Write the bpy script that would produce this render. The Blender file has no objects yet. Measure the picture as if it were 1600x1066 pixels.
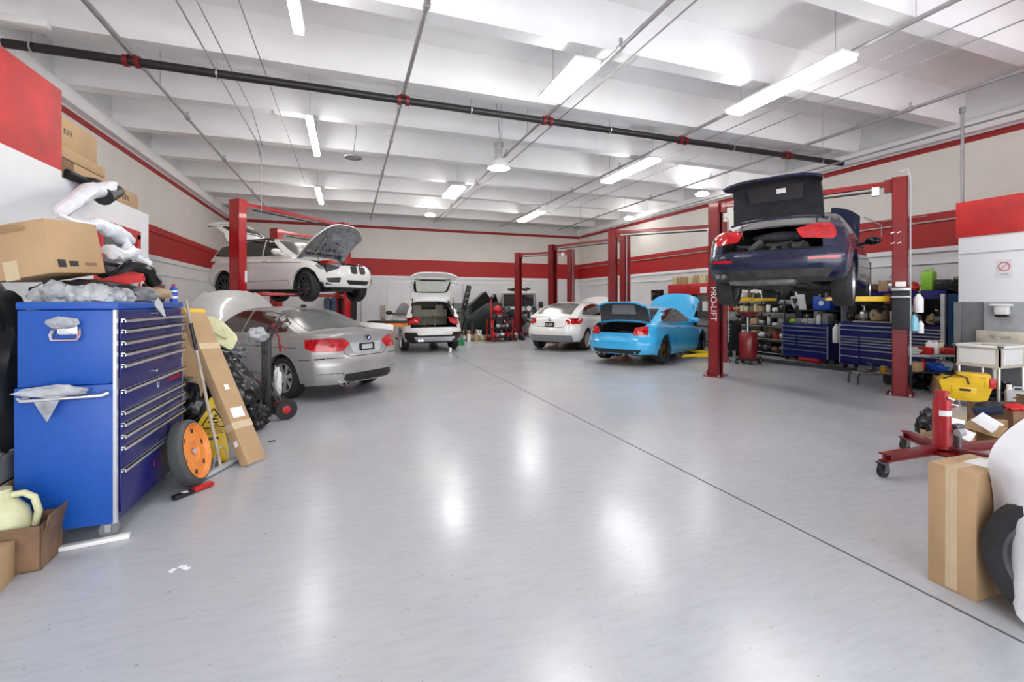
import bpy, bmesh, math, random
from mathutils import Vector, Matrix, Euler, noise
from mathutils.bvhtree import BVHTree
random.seed(7)
SC = bpy.context.scene
COL = SC.collection
R = math.radians
PI = math.pi

# ---------------------------------------------------------------- camera
cam_d = bpy.data.cameras.new('camera')
cam = bpy.data.objects.new('camera', cam_d); COL.objects.link(cam)
SC.camera = cam
cam_d.sensor_width = 36.0
cam_d.lens = 36.0*718/1600
cam_d.shift_y = (472-533)/1600.0
cam_d.clip_start = 0.05
cam.location = (0, 0, 1.5)
cam.rotation_euler = (R(90), 0, R(-19.55))

# ---------------------------------------------------------------- world: overcast daylight, entering by the open bay side behind the camera
w = bpy.data.worlds.new('daylight'); SC.world = w; w.use_nodes = True
nt = w.node_tree; nt.nodes.clear()
wo = nt.nodes.new('ShaderNodeOutputWorld'); bg = nt.nodes.new('ShaderNodeBackground')
bg.inputs[0].default_value = (0.93, 0.96, 1.0, 1); bg.inputs[1].default_value = 2.2
nt.links.new(bg.outputs[0], wo.inputs[0])
SC.view_settings.view_transform = 'Standard'
SC.view_settings.look = 'None'
SC.view_settings.gamma = 1.0
SC.view_settings.use_curve_mapping = False
SC.view_settings.exposure = 1.15
LAMP = 17.0          # emission of the fluorescent diffusers
SC.cycles.max_bounces = 12
SC.cycles.diffuse_bounces = 7
SC.cycles.glossy_bounces = 4
SC.cycles.sample_clamp_indirect = 6
SC.cycles.caustics_reflective = False
SC.cycles.caustics_refractive = False

# ---------------------------------------------------------------- materials
def mat(name, col, rough=0.5, metal=0.0, var=0.06, scale=6.0, bump=0.0, coat=0.0, spec=0.5, alpha=1.0, trans=0.0, bscale=None):
    m = bpy.data.materials.new(name); m.use_nodes = True
    n = m.node_tree.nodes; l = m.node_tree.links
    b = n['Principled BSDF']
    b.inputs['Roughness'].default_value = rough
    b.inputs['Metallic'].default_value = metal
    b.inputs['Coat Weight'].default_value = coat
    b.inputs['Coat Roughness'].default_value = 0.05
    b.inputs['Specular IOR Level'].default_value = spec
    b.inputs['Alpha'].default_value = alpha
    b.inputs['Transmission Weight'].default_value = trans
    tc = n.new('ShaderNodeTexCoord'); nz = n.new('ShaderNodeTexNoise')
    nz.inputs['Scale'].default_value = scale; nz.inputs['Detail'].default_value = 4
    l.new(tc.outputs['Object'], nz.inputs['Vector'])
    rp = n.new('ShaderNodeValToRGB')
    rp.color_ramp.elements[0].position = 0.3; rp.color_ramp.elements[1].position = 0.7
    rp.color_ramp.elements[0].color = (col[0]*(1-var), col[1]*(1-var), col[2]*(1-var), 1)
    rp.color_ramp.elements[1].color = (min(1, col[0]*(1+var)), min(1, col[1]*(1+var)), min(1, col[2]*(1+var)), 1)
    l.new(nz.outputs['Fac'], rp.inputs['Fac']); l.new(rp.outputs['Color'], b.inputs['Base Color'])
    if bump:
        n2 = n.new('ShaderNodeTexNoise'); n2.inputs['Scale'].default_value = bscale or scale*4; n2.inputs['Detail'].default_value = 3
        l.new(tc.outputs['Object'], n2.inputs['Vector'])
        bp = n.new('ShaderNodeBump'); bp.inputs['Strength'].default_value = bump; bp.inputs['Distance'].default_value = 0.02
        l.new(n2.outputs['Fac'], bp.inputs['Height']); l.new(bp.outputs['Normal'], b.inputs['Normal'])
    return m

def emat(name, col, s):
    m = bpy.data.materials.new(name); m.use_nodes = True
    b = m.node_tree.nodes['Principled BSDF']
    b.inputs['Base Color'].default_value = (0.9, 0.9, 0.9, 1)
    b.inputs['Emission Color'].default_value = (*col, 1); b.inputs['Emission Strength'].default_value = s
    return m

def floor_mat():
    m = bpy.data.materials.new('grey_epoxy_floor'); m.use_nodes = True
    n = m.node_tree.nodes; l = m.node_tree.links; b = n['Principled BSDF']
    tc = n.new('ShaderNodeTexCoord')
    def nz(s, d=5, r=0.6):
        t = n.new('ShaderNodeTexNoise'); t.inputs['Scale'].default_value = s; t.inputs['Detail'].default_value = d
        t.inputs['Roughness'].default_value = r
        l.new(tc.outputs['Object'], t.inputs['Vector']); return t
    def ramp(src, p0, c0, p1, c1):
        r = n.new('ShaderNodeValToRGB'); e = r.color_ramp.elements
        e[0].position = p0; e[1].position = p1; e[0].color = (*c0, 1); e[1].color = (*c1, 1)
        l.new(src, r.inputs['Fac']); return r
    def mixn(mode, fac, a, c):
        x = n.new('ShaderNodeMix'); x.data_type = 'RGBA'; x.blend_type = mode
        if isinstance(fac, float): x.inputs['Factor'].default_value = fac
        else: l.new(fac, x.inputs['Factor'])
        l.new(a, x.inputs[6]); l.new(c, x.inputs[7]); return x.outputs[2]
    base = ramp(nz(0.7).outputs['Fac'], 0.3, (0.455, 0.475, 0.51), 0.7, (0.49, 0.51, 0.54))
    blot = ramp(nz(1.7, 8, 0.62).outputs['Fac'], 0.25, (0.90, 0.89, 0.88), 0.75, (1, 1, 1))
    c = mixn('MULTIPLY', 0.55, base.outputs[0], blot.outputs[0])
    # fine scratches and dirt specks
    mp = n.new('ShaderNodeMapping'); mp.inputs['Scale'].default_value = (1.0, 5.0, 1); mp.inputs['Rotation'].default_value = (0, 0, 0.7)
    l.new(tc.outputs['Object'], mp.inputs['Vector'])
    t = n.new('ShaderNodeTexNoise'); t.inputs['Scale'].default_value = 5; t.inputs['Detail'].default_value = 9; t.inputs['Roughness'].default_value = 0.75
    l.new(mp.outputs[0], t.inputs['Vector'])
    sc = ramp(t.outputs['Fac'], 0.28, (0.6, 0.58, 0.56), 0.55, (1, 1, 1))
    c = mixn('MULTIPLY', 0.3, c, sc.outputs[0])
    sp = ramp(nz(38, 2).outputs['Fac'], 0.27, (0.35, 0.34, 0.32), 0.31, (1, 1, 1))
    c = mixn('MULTIPLY', 0.5, c, sp.outputs[0])
    # worn paler traffic patches
    wr = ramp(nz(0.35, 3).outputs['Fac'], 0.45, (1, 1, 1), 0.65, (1.0, 0.985, 0.95))
    c = mixn('MULTIPLY', 1.0, c, wr.outputs[0])
    l.new(c, b.inputs['Base Color'])
    rr = ramp(nz(1.2, 3, 0.5).outputs['Fac'], 0.3, (0.20, 0.20, 0.20), 0.7, (0.27, 0.27, 0.27))
    l.new(rr.outputs[0], b.inputs['Roughness'])
    bp = n.new('ShaderNodeBump'); bp.inputs['Strength'].default_value = 0.10; bp.inputs['Distance'].default_value = 0.01
    l.new(nz(9, 3).outputs['Fac'], bp.inputs['Height']); l.new(bp.outputs['Normal'], b.inputs['Normal'])
    return m

def block_mat():
    """painted concrete-block wall: white below, red band, cream above; bands by world height"""
    m = bpy.data.materials.new('painted_block_wall'); m.use_nodes = True
    n = m.node_tree.nodes; l = m.node_tree.links; b = n['Principled BSDF']
    g = n.new('ShaderNodeNewGeometry'); sp = n.new('ShaderNodeSeparateXYZ'); l.new(g.outputs['Position'], sp.inputs[0])
    cr = n.new('ShaderNodeValToRGB'); e = cr.color_ramp; e.interpolation = 'CONSTANT'
    mr = n.new('ShaderNodeMath'); mr.operation = 'DIVIDE'; mr.inputs[1].default_value = 8.0; l.new(sp.outputs['Z'], mr.inputs[0])
    l.new(mr.outputs[0], cr.inputs['Fac'])
    bands = [(0, (0.80, 0.80, 0.80)), (2.66, (0.42, 0.012, 0.012)), (3.43, (0.75, 0.71, 0.65)), (4.76, (0.33, 0.012, 0.012)), (4.90, (0.68, 0.68, 0.68))]
    e.elements[0].position = 0; e.elements[0].color = (*bands[0][1], 1)
    e.elements[1].position = bands[1][0]/8; e.elements[1].color = (*bands[1][1], 1)
    for z, c in bands[2:]:
        k = e.elements.new(z/8); k.color = (*c, 1)
    nz = n.new('ShaderNodeTexNoise'); nz.inputs['Scale'].default_value = 1.6; nz.inputs['Detail'].default_value = 7
    l.new(g.outputs['Position'], nz.inputs['Vector'])
    r2 = n.new('ShaderNodeValToRGB'); r2.color_ramp.elements[0].position = .3; r2.color_ramp.elements[0].color = (.93, .93, .93, 1); r2.color_ramp.elements[1].position = .6
    l.new(nz.outputs['Fac'], r2.inputs['Fac'])
    mx = n.new('ShaderNodeMix'); mx.data_type = 'RGBA'; mx.blend_type = 'MULTIPLY'; mx.inputs['Factor'].default_value = 0.8
    l.new(cr.outputs[0], mx.inputs[6]); l.new(r2.outputs[0], mx.inputs[7]); l.new(mx.outputs[2], b.inputs['Base Color'])
    # block courses as bump: u = x+y along the wall, v = z
    ad = n.new('ShaderNodeMath'); ad.operation = 'ADD'; l.new(sp.outputs['X'], ad.inputs[0]); l.new(sp.outputs['Y'], ad.inputs[1])
    cb = n.new('ShaderNodeCombineXYZ'); l.new(ad.outputs[0], cb.inputs['X']); l.new(sp.outputs['Z'], cb.inputs['Y'])
    br = n.new('ShaderNodeTexBrick'); br.inputs['Scale'].default_value = 1.0; br.inputs['Brick Width'].default_value = .4; br.inputs['Row Height'].default_value = .2
    br.inputs['Mortar Size'].default_value = .008; br.inputs['Color1'].default_value = (1, 1, 1, 1); br.inputs['Color2'].default_value = (1, 1, 1, 1); br.inputs['Mortar'].default_value = (0, 0, 0, 1)
    l.new(cb.outputs[0], br.inputs['Vector'])
    bp = n.new('ShaderNodeBump'); bp.inputs['Strength'].default_value = 0.25; bp.inputs['Distance'].default_value = 0.01
    l.new(br.outputs['Color'], bp.inputs['Height']); l.new(bp.outputs['Normal'], b.inputs['Normal'])
    b.inputs['Roughness'].default_value = 0.55
    return m

M = {}
M['floor'] = floor_mat()
M['block'] = block_mat()
M['ceil'] = mat('white_painted_concrete', (0.88, 0.88, 0.88), 0.7, var=0.04, scale=1.2, bump=0.1)
M['white_wall'] = mat('white_partition_paint', (0.80, 0.81, 0.82), 0.5, var=0.02, scale=1.5)
M['red_wall'] = mat('red_wall_paint', (0.50, 0.014, 0.013), 0.5, var=0.22, scale=3.5)
M['grey_wall'] = mat('grey_wall_paint', (0.22, 0.23, 0.24), 0.5, var=0.15, scale=3)
M['lgrey_wall'] = mat('pale_grey_panel', (0.40, 0.42, 0.43), 0.4, var=0.15, scale=3)
M['joint'] = mat('floor_joint_dark', (0.10, 0.10, 0.11), 0.8)
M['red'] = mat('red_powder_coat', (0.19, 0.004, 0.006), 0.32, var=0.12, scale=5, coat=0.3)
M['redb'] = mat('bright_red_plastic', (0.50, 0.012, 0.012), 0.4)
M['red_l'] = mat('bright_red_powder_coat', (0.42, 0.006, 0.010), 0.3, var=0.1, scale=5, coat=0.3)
M['pipe'] = mat('grey_steel_pipe', (0.36, 0.36, 0.36), 0.5, metal=0.3, var=0.12)
M['blackpipe'] = mat('black_steel_pipe', (0.018, 0.016, 0.016), 0.42, var=0.2)
M['galv'] = mat('galvanised_steel', (0.55, 0.56, 0.57), 0.35, metal=0.8, var=0.15)
M['chrome'] = mat('chrome', (0.80, 0.80, 0.82), 0.14, metal=1.0, var=0.02)
M['alu'] = mat('brushed_aluminium', (0.72, 0.73, 0.76), 0.3, metal=0.85, var=0.05)
M['steel'] = mat('dark_machined_steel', (0.18, 0.18, 0.19), 0.4, metal=0.8, var=0.3)
M['black'] = mat('black_plastic', (0.012, 0.012, 0.013), 0.45, var=0.3)
M['blackgloss'] = mat('gloss_black_plastic', (0.008, 0.008, 0.009), 0.12, var=0.2)
M['rubber'] = mat('tyre_rubber', (0.020, 0.020, 0.022), 0.7, var=0.25, scale=12, bump=0.1)
M['dark'] = mat('dark_interior', (0.010, 0.010, 0.011), 0.8, var=0.4, scale=8)
M['under'] = mat('dirty_underbody', (0.045, 0.043, 0.042), 0.6, metal=0.2, var=0.5, scale=9, bump=0.3)
M['cabblue'] = mat('blue_cabinet_enamel', (0.005, 0.075, 0.38), 0.42, var=0.08, scale=30)
M['cabblue2'] = mat('deep_blue_cabinet_enamel', (0.004, 0.007, 0.13), 0.35, var=0.1, scale=12)
M['card'] = mat('brown_cardboard', (0.47, 0.31, 0.165), 0.8, var=0.08, scale=4, bump=0.05)
M['card2'] = mat('dark_cardboard', (0.22, 0.13, 0.075), 0.85, var=0.25, scale=6, bump=0.1)
M['tape'] = mat('packing_tape', (0.60, 0.47, 0.30), 0.25, var=0.06)
M['paper'] = mat('white_paper_label', (0.85, 0.85, 0.87), 0.5, var=0.02)
M['white'] = mat('white_plastic', (0.80, 0.80, 0.79), 0.4, var=0.04)
M['ivory'] = mat('cloudy_ivory_plastic', (0.60, 0.60, 0.36), 0.4, var=0.12, scale=7)
M['yellow'] = mat('safety_yellow_plastic', (0.75, 0.47, 0.008), 0.38, var=0.08)
M['orange'] = mat('orange_painted_rim', (0.80, 0.27, 0.05), 0.4, var=0.08)
M['ink'] = mat('black_printing', (0.02, 0.02, 0.02), 0.6)
M['wood'] = mat('worn_wood_handle', (0.45, 0.38, 0.30), 0.6, var=0.2, scale=12)
M['bag'] = mat('black_bin_bag_film', (0.006, 0.006, 0.007), 0.22, var=0.2, bump=1.0, scale=4, bscale=6)
M['green'] = mat('green_plastic', (0.01, 0.20, 0.07), 0.4)
M['lime'] = mat('lime_green_plastic', (0.30, 0.62, 0.06), 0.4)
M['bluep'] = mat('bright_blue_plastic', (0.02, 0.10, 0.55), 0.35)
M['greyp'] = mat('mid_grey_plastic', (0.20, 0.21, 0.22), 0.5)
M['lgreyp'] = mat('light_grey_plastic', (0.45, 0.47, 0.48), 0.5)
M['tan'] = mat('tan_parts', (0.40, 0.29, 0.17), 0.6, var=0.2)
M['brown'] = mat('brown_parts', (0.17, 0.09, 0.05), 0.6, var=0.3)
M['hood_in'] = mat('bare_aluminium_hood_inner', (0.46, 0.47, 0.49), 0.4, metal=0.5, var=0.35, scale=8, bump=0.5, bscale=14)
M['liner'] = mat('grey_felt_trunk_liner', (0.055, 0.06, 0.068), 0.9, var=0.3, scale=14)
M['glass_d'] = mat('dark_tinted_glass', (0.014, 0.013, 0.012), 0.06, var=0.2, spec=0.6)
M['glass_g'] = mat('dusty_grey_glass', (0.11, 0.115, 0.11), 0.22, var=0.2, scale=3, spec=0.6)
M['glass_b'] = mat('brown_tinted_glass', (0.05, 0.032, 0.022), 0.08, var=0.2, spec=0.8)
M['lamp_red'] = mat('red_tail_lamp_lens', (0.50, 0.006, 0.010), 0.12, var=0.35, scale=14, coat=0.6)
M['lamp_clear'] = mat('clear_head_lamp', (0.35, 0.36, 0.37), 0.1, metal=0.6, var=0.5, scale=16)
M['lamp_amber'] = mat('amber_reflector', (0.60, 0.14, 0.02), 0.2)
M['p_white'] = mat('white_car_paint', (0.80, 0.79, 0.76), 0.25, var=0.02, coat=0.6)
M['p_silver'] = mat('dusty_silver_car_paint', (0.40, 0.39, 0.385), 0.33, metal=0.45, var=0.1, scale=2.5, coat=0.3)
M['p_blue'] = mat('sky_blue_car_paint', (0.04, 0.40, 0.75), 0.25, var=0.03, coat=0.6)
M['p_navy'] = mat('navy_car_paint', (0.007, 0.012, 0.042), 0.22, metal=0.1, var=0.1, coat=0.5, spec=0.4)
M['p_black'] = mat('black_car_paint', (0.01, 0.01, 0.011), 0.3, var=0.2, coat=0.5)
M['diffuser'] = emat('lit_diffuser', (1.0, 0.985, 0.96), LAMP)
M['diffuser_low'] = emat('lit_high_bay', (1.0, 0.985, 0.96), LAMP*0.7)
M['film'] = mat('crumpled_clear_film', (0.50, 0.52, 0.53), 0.15, var=0.45, alpha=0.62, bump=1.0, scale=9, bscale=16)
M['cover'] = mat('white_woven_car_cover', (0.74, 0.75, 0.77), 0.6, var=0.05, scale=5, bump=0.3, bscale=50)
M['mat_blk'] = mat('black_rubber_mat', (0.02, 0.022, 0.022), 0.7)
M['sink'] = mat('stained_beige_plastic_sink', (0.60, 0.55, 0.46), 0.45, var=0.12)
M['cyan'] = mat('pale_cyan_liquid_bottle', (0.25, 0.60, 0.72), 0.25)

# ---------------------------------------------------------------- mesh helpers
def nb(): return bmesh.new()
def box(bm, c, s, rot=None, bev=0.0, mi=0):
    """box centred c with size s"""
    mx = Matrix.Translation(Vector(c))
    if rot is not None: mx = mx @ (rot.to_4x4() if isinstance(rot, Matrix) else Euler(rot).to_matrix().to_4x4())
    r = bmesh.ops.create_cube(bm, size=1.0, matrix=mx @ Matrix.Diagonal((s[0], s[1], s[2], 1)))
    fs = {f for v in r['verts'] for f in v.link_faces}
    if bev > 0:
        es = list({e for v in r['verts'] for e in v.link_edges})
        o = bmesh.ops.bevel(bm, geom=es, offset=bev, segments=2, affect='EDGES', profile=0.5)
        fs = set(o['faces']) | {f for f in fs if f.is_valid}
    for f in fs: f.material_index = mi
    return fs
def bx(bm, x0, x1, y0, y1, z0, z1, bev=0.0, mi=0):
    return box(bm, ((x0+x1)/2, (y0+y1)/2, (z0+z1)/2), (abs(x1-x0), abs(y1-y0), abs(z1-z0)), None, bev, mi)
def frame(d):
    d = Vector(d).normalized()
    u = Vector((0, 0, 1)) if abs(d.z) < 0.95 else Vector((1, 0, 0))
    a = d.cross(u).normalized(); b = a.cross(d).normalized()
    return a, b
def tube(bm, pts, r, seg=10, mi=0, cap=True, radii=None):
    pts = [Vector(p) for p in pts]; rings = []
    for i, p in enumerate(pts):
        if i == 0: d = pts[1]-pts[0]
        elif i == len(pts)-1: d = pts[-1]-pts[-2]
        else: d = (pts[i+1]-pts[i]).normalized()+(pts[i]-pts[i-1]).normalized()
        if i == 0: a, b = frame(d)
        else:
            dn = d.normalized(); a = (a - dn*a.dot(dn)).normalized(); b = dn.cross(a).normalized()*-1
            b = a.cross(dn).normalized()
        rr = radii[i] if radii else r
        rings.append([bm.verts.new(p + a*math.cos(2*PI*k/seg)*rr + b*math.sin(2*PI*k/seg)*rr) for k in range(seg)])
    for A, B in zip(rings, rings[1:]):
        for k in range(seg):
            f = bm.faces.new((A[k], A[(k+1) % seg], B[(k+1) % seg], B[k])); f.material_index = mi; f.smooth = True
    if cap:
        f = bm.faces.new(rings[0][::-1]); f.material_index = mi
        f = bm.faces.new(rings[-1]); f.material_index = mi
def cyl(bm, p0, p1, r, seg=16, mi=0, r1=None):
    tube(bm, [p0, p1], r, seg, mi, True, [r, r if r1 is None else r1])
def lathe(bm, prof, c=(0, 0, 0), axis='z', seg=24, mi=0, mx=None, closed=False):
    """prof: list of (radius, height)"""
    rings = []
    for (r, h) in prof:
        ring = []
        for k in range(seg):
            a = 2*PI*k/seg
            if axis == 'z': p = Vector((r*math.cos(a), r*math.sin(a), h))
            elif axis == 'y': p = Vector((r*math.cos(a), h, r*math.sin(a)))
            else: p = Vector((h, r*math.cos(a), r*math.sin(a)))
            if mx: p = mx @ p
            ring.append(bm.verts.new(p+Vector(c)))
        rings.append(ring)
    prs = list(zip(rings, rings[1:]))
    if closed: prs.append((rings[-1], rings[0]))
    for A, B in prs:
        for k in range(seg):
            f = bm.faces.new((A[k], A[(k+1) % seg], B[(k+1) % seg], B[k])); f.material_index = mi; f.smooth = True
    if not closed:
        for rg in (rings[0], rings[-1]):
            try:
                f = bm.faces.new(rg); f.material_index = mi
            except ValueError: pass
def prism(bm, poly, h, mx=None, mi=0, bev=0.0):
    """extrude a 2-D polygon (x,y) from z=0 to z=h, then transform by mx"""
    mx = mx or Matrix.Identity(4)
    v0 = [bm.verts.new(mx @ Vector((x, y, 0))) for x, y in poly]
    v1 = [bm.verts.new(mx @ Vector((x, y, h))) for x, y in poly]
    n = len(poly); fs = [bm.faces.new(v0[::-1]), bm.faces.new(v1)]
    for k in range(n): fs.append(bm.faces.new((v0[k], v0[(k+1) % n], v1[(k+1) % n], v1[k])))
    for f in fs: f.material_index = mi
    if bev > 0:
        es = list({e for f in fs for e in f.edges})
        bmesh.ops.bevel(bm, geom=es, offset=bev, segments=2, affect='EDGES', profile=0.5)
def blob(bm, c, s, seed=0, amp=0.25, fr=2.5, sub=3, mi=0, rot=None, flat=None, crease=0.0):
    """crumpled lump, for bags, wraps and cloths"""
    r = bmesh.ops.create_icosphere(bm, subdivisions=sub, radius=1.0)
    off = Vector((seed*3.1, seed*1.7, seed*0.9)); rm = Euler(rot).to_matrix() if rot else None
    for v in r['verts']:
        n = v.co.normalized()
        d = 1 + amp*noise.noise(n*fr+off) + amp*0.5*noise.noise(n*fr*2.7+off)
        if crease: d += crease*(abs(noise.noise(n*fr*3+off*2))-0.2)
        p = n*d
        p = Vector((p.x*s[0], p.y*s[1], p.z*s[2]))
        if rm: p = rm @ p
        p += Vector(c)
        if flat is not None and p.z < flat: p.z = flat
        v.co = p
    for v in r['verts']:
        for f in v.link_faces: f.material_index = mi; f.smooth = True
def rpoly(pts, r, n=4):
    """round the corners of a 2-D polygon"""
    out = []; m = len(pts)
    for i in range(m):
        p = Vector(pts[i]); a = Vector(pts[i-1])-p; b = Vector(pts[(i+1) % m])-p
        rr = r[i] if isinstance(r, (list, tuple)) else r
        rr = min(rr, a.length*0.45, b.length*0.45)
        if rr < 1e-5: out.append(tuple(p)); continue
        p0 = p+a.normalized()*rr; p1 = p+b.normalized()*rr
        for k in range(n+1):
            t = k/n; q = p0*(1-t)**2 + p*2*t*(1-t) + p1*t**2
            out.append((q.x, q.y))
    return out

SHARP = 38
def obj(name, bm, mats, parent=None, loc=None, rot=None, smooth=True, kind=None):
    bmesh.ops.recalc_face_normals(bm, faces=bm.faces)
    me = bpy.data.meshes.new(name); bm.to_mesh(me); bm.free()
    if not isinstance(mats, (list, tuple)): mats = [mats]
    for m in mats: me.materials.append(M[m] if isinstance(m, str) else m)
    if smooth:
        for p in me.polygons: p.use_smooth = True
        me.set_sharp_from_angle(angle=R(SHARP))
    o = bpy.data.objects.new(name, me); COL.objects.link(o)
    if parent: o.parent = parent
    if loc is not None: o.location = loc
    if rot is not None: o.rotation_euler = rot
    if kind: o['kind'] = kind
    return o
def tag(o, label, cat, group=None):
    o['label'] = label; o['category'] = cat
    if group: o['group'] = group
    return o
def thing(name, label, cat, loc=(0, 0, 0), rotz=0, group=None, rot=None):
    o = bpy.data.objects.new(name, None); COL.objects.link(o)
    o.empty_display_size = 0.1
    o.location = loc; o.rotation_euler = rot or (0, 0, rotz)
    return tag(o, label, cat, group)
def copy_tree(o, parent=None):
    c = o.copy(); COL.objects.link(c); c.parent = parent
    for ch in list(o.children): copy_tree(ch, c)
    return c
def struct(name, bm, mats, parent=None, **k):
    o = obj(name, bm, mats, parent, **k)
    if not parent: o['kind'] = 'structure'
    return o
def text(name, body, size, mname, mx, parent=None, ext=0.001, align='CENTER'):
    cu = bpy.data.curves.new(name, 'FONT'); cu.body = body; cu.size = size; cu.extrude = ext
    cu.align_x = align; cu.align_y = 'CENTER'
    t = bpy.data.objects.new(name, cu); COL.objects.link(t)
    dg = bpy.context.evaluated_depsgraph_get()
    me = bpy.data.meshes.new_from_object(t.evaluated_get(dg))
    bpy.data.objects.remove(t)
    me.materials.clear(); me.materials.append(M[mname])
    me.transform(mx)
    o = bpy.data.objects.new(name, me); COL.objects.link(o)
    if parent: o.parent = parent
    return o
def basis(o, x, y):
    """matrix with origin o and local x / y axes given"""
    x = Vector(x).normalized(); y = Vector(y).normalized(); z = x.cross(y)
    m = Matrix((x, y, z)).transposed().to_4x4(); m.translation = Vector(o); return m
# ================================================================= THE SETTING
XL, YB = -4.66, 21.4
ZR, ZS = 5.2, 5.85           # underside of the ribs, underside of the slab
RW0, RW1 = (12.45, -3.5), (11.3, 21.4)   # right wall line
bm = nb(); bx(bm, -5.0, 13.0, -3.5, 21.8, -0.2, 0.0); struct('floor', bm, 'floor', smooth=False)
bm = nb()
bx(bm, 2.79, 2.805, -3.5, 17.5, 0.0, 0.0015)
struct('trim_1', bm, 'joint', smooth=False)
bm = nb(); bx(bm, XL-.2, XL, -3.5, YB+.2, 0, 6.2); struct('wall_left', bm, 'block', smooth=False)
bm = nb(); bx(bm, XL-.2, 13, YB, YB+.2, 0, 6.2); struct('wall_back', bm, 'block', smooth=False)
bm = nb(); prism(bm, [RW0, (RW0[0]+.2, RW0[1]), (RW1[0]+.2, RW1[1]), RW1], 6.2); struct('wall_right', bm, 'block', smooth=False)
bm = nb(); bx(bm, -5, 13, -3.5, YB+.2, ZS, ZS+.15)
for k in range(13):
    y = -2.0+2.0*k
    prism(bm, [(-0.13, 0), (0.13, 0), (0.2, ZS-ZR+.01), (-0.2, ZS-ZR+.01)], 17.9, basis((-5, y, ZR), (0, 1, 0), (0, 0, 1)))
struct('ceiling', bm, 'ceil', smooth=False)
# bearing ledge along the side walls under the ribs
bm = nb(); bx(bm, XL, XL+.14, -3.5, YB, 4.95, 5.2); struct('trim_2', bm, 'ceil', smooth=False)
bm = nb(); prism(bm, [RW0, (RW0[0]-.14, RW0[1]), (RW1[0]-.14, RW1[1]), RW1], .25, Matrix.Translation((0, 0, 4.95))); struct('trim_3', bm, 'ceil', smooth=False)
# front wall above and beside the big open bay door behind the camera
bm = nb(); bx(bm, -5, 13, -3.7, -3.5, 4.4, 6.1); bx(bm, -5, -4.2, -3.7, -3.5, 0, 4.4); bx(bm, 11.8, 13, -3.7, -3.5, 0, 4.4)
struct('wall_front', bm, 'white_wall', smooth=False)
# moulding under the red band, seam panels of the back wall
bm = nb()
bx(bm, XL, 11.3, YB-.04, YB, 2.56, 2.66); bx(bm, XL, XL+.04, 6, YB, 2.56, 2.66)
bx(bm, XL, 11.3, YB-.03, YB, 2.36, 2.39)
bx(bm, XL, XL+.03, 7.5, YB, 2.2, 2.24); bx(bm, XL, XL+.04, 7.5, YB, 3.26, 3.29, mi=1)
struct('trim_4', bm, ['white_wall', 'red_wall'], smooth=False)
bm = nb()
dx, dy = RW1[0]-RW0[0], RW1[1]-RW0[1]
def rwp(y, off=0.0): return RW0[0]+dx*(y-RW0[1])/dy-off
prism(bm, [(rwp(5, .05), 5), (rwp(5), 5), (rwp(YB), YB), (rwp(YB, .05), YB)], .03, Matrix.Translation((0, 0, 3.24)))
prism(bm, [(rwp(5, .06), 5), (rwp(5), 5), (rwp(YB), YB), (rwp(YB, .06), YB)], .05, Matrix.Translation((0, 0, 2.58)), mi=1)
prism(bm, [(rwp(5, .05), 5), (rwp(5), 5), (rwp(YB), YB), (rwp(YB, .05), YB)], .03, Matrix.Translation((0, 0, 2.33)), mi=1)
struct('trim_5', bm, ['pipe', 'white_wall'], smooth=False)
bm = nb(); 
for x in (1.6, 5.1): bx(bm, x, x+.03, YB-.02, YB, 0, 2.36)
struct('trim_6', bm, 'lgrey_wall', smooth=False)
bm = nb(); bx(bm, 4.6, 8.0, YB-.02, YB, 0, 1.45); struct('trim_7', bm, 'grey_wall', smooth=False)
# left office block: white box with red upper band nearer the camera
XO = -2.6
bm = nb(); bx(bm, XL, XO, -3.5, 7.64, 0, 2.70, mi=0); bx(bm, XL, XO, -3.5, 5.61, 2.70, 2.76, mi=0)
bx(bm, XO-.15, XO, -3.5, 5.61, 2.76, 3.53, mi=1)
struct('wall_office_left', bm, ['white_wall', 'red_wall'], smooth=False)
# red-framed office window in it
bm = nb()
for a in (6.25, 7.2): bx(bm, XO, XO+.05, a-.05, a+.05, 1.15, 2.36)
for z in (1.15, 2.36): bx(bm, XO, XO+.05, 6.2, 7.25, z-.05, z+.05)
wn = struct('window_1', bm, 'redb', smooth=False)
bm = nb(); bx(bm, XO+.005, XO+.02, 6.3, 7.15, 1.2, 2.31); obj('pane', bm, 'glass_g', wn, smooth=False)
# right office block: white sheet over grey, red band on top
XQ = 9.6
bm = nb(); bx(bm, XQ+.01, 12.6, -3.5, 4.72, 0, 2.57, mi=1); bx(bm, XQ, 12.6, -3.5, 4.74, 1.5, 2.57, mi=0)
bx(bm, XQ-.03, 12.6, -3.5, 4.76, 2.57, 3.15, mi=2)
bx(bm, XQ-.03, XQ, -3.5, 4.4, 0.5, 1.5, mi=3)
bx(bm, XQ-.012, XQ, -3.5, 4.74, 2.285, 2.30, mi=4)
struct('wall_office_right', bm, ['white_wall', 'grey_wall', 'red_wall', 'lgrey_wall', 'lgreyp'], smooth=False)
bm = nb(); bx(bm, XQ-.045, XQ, 4.70, 4.78, 0, 1.5); struct('trim_8', bm, 'grey_wall', smooth=False)

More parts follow.
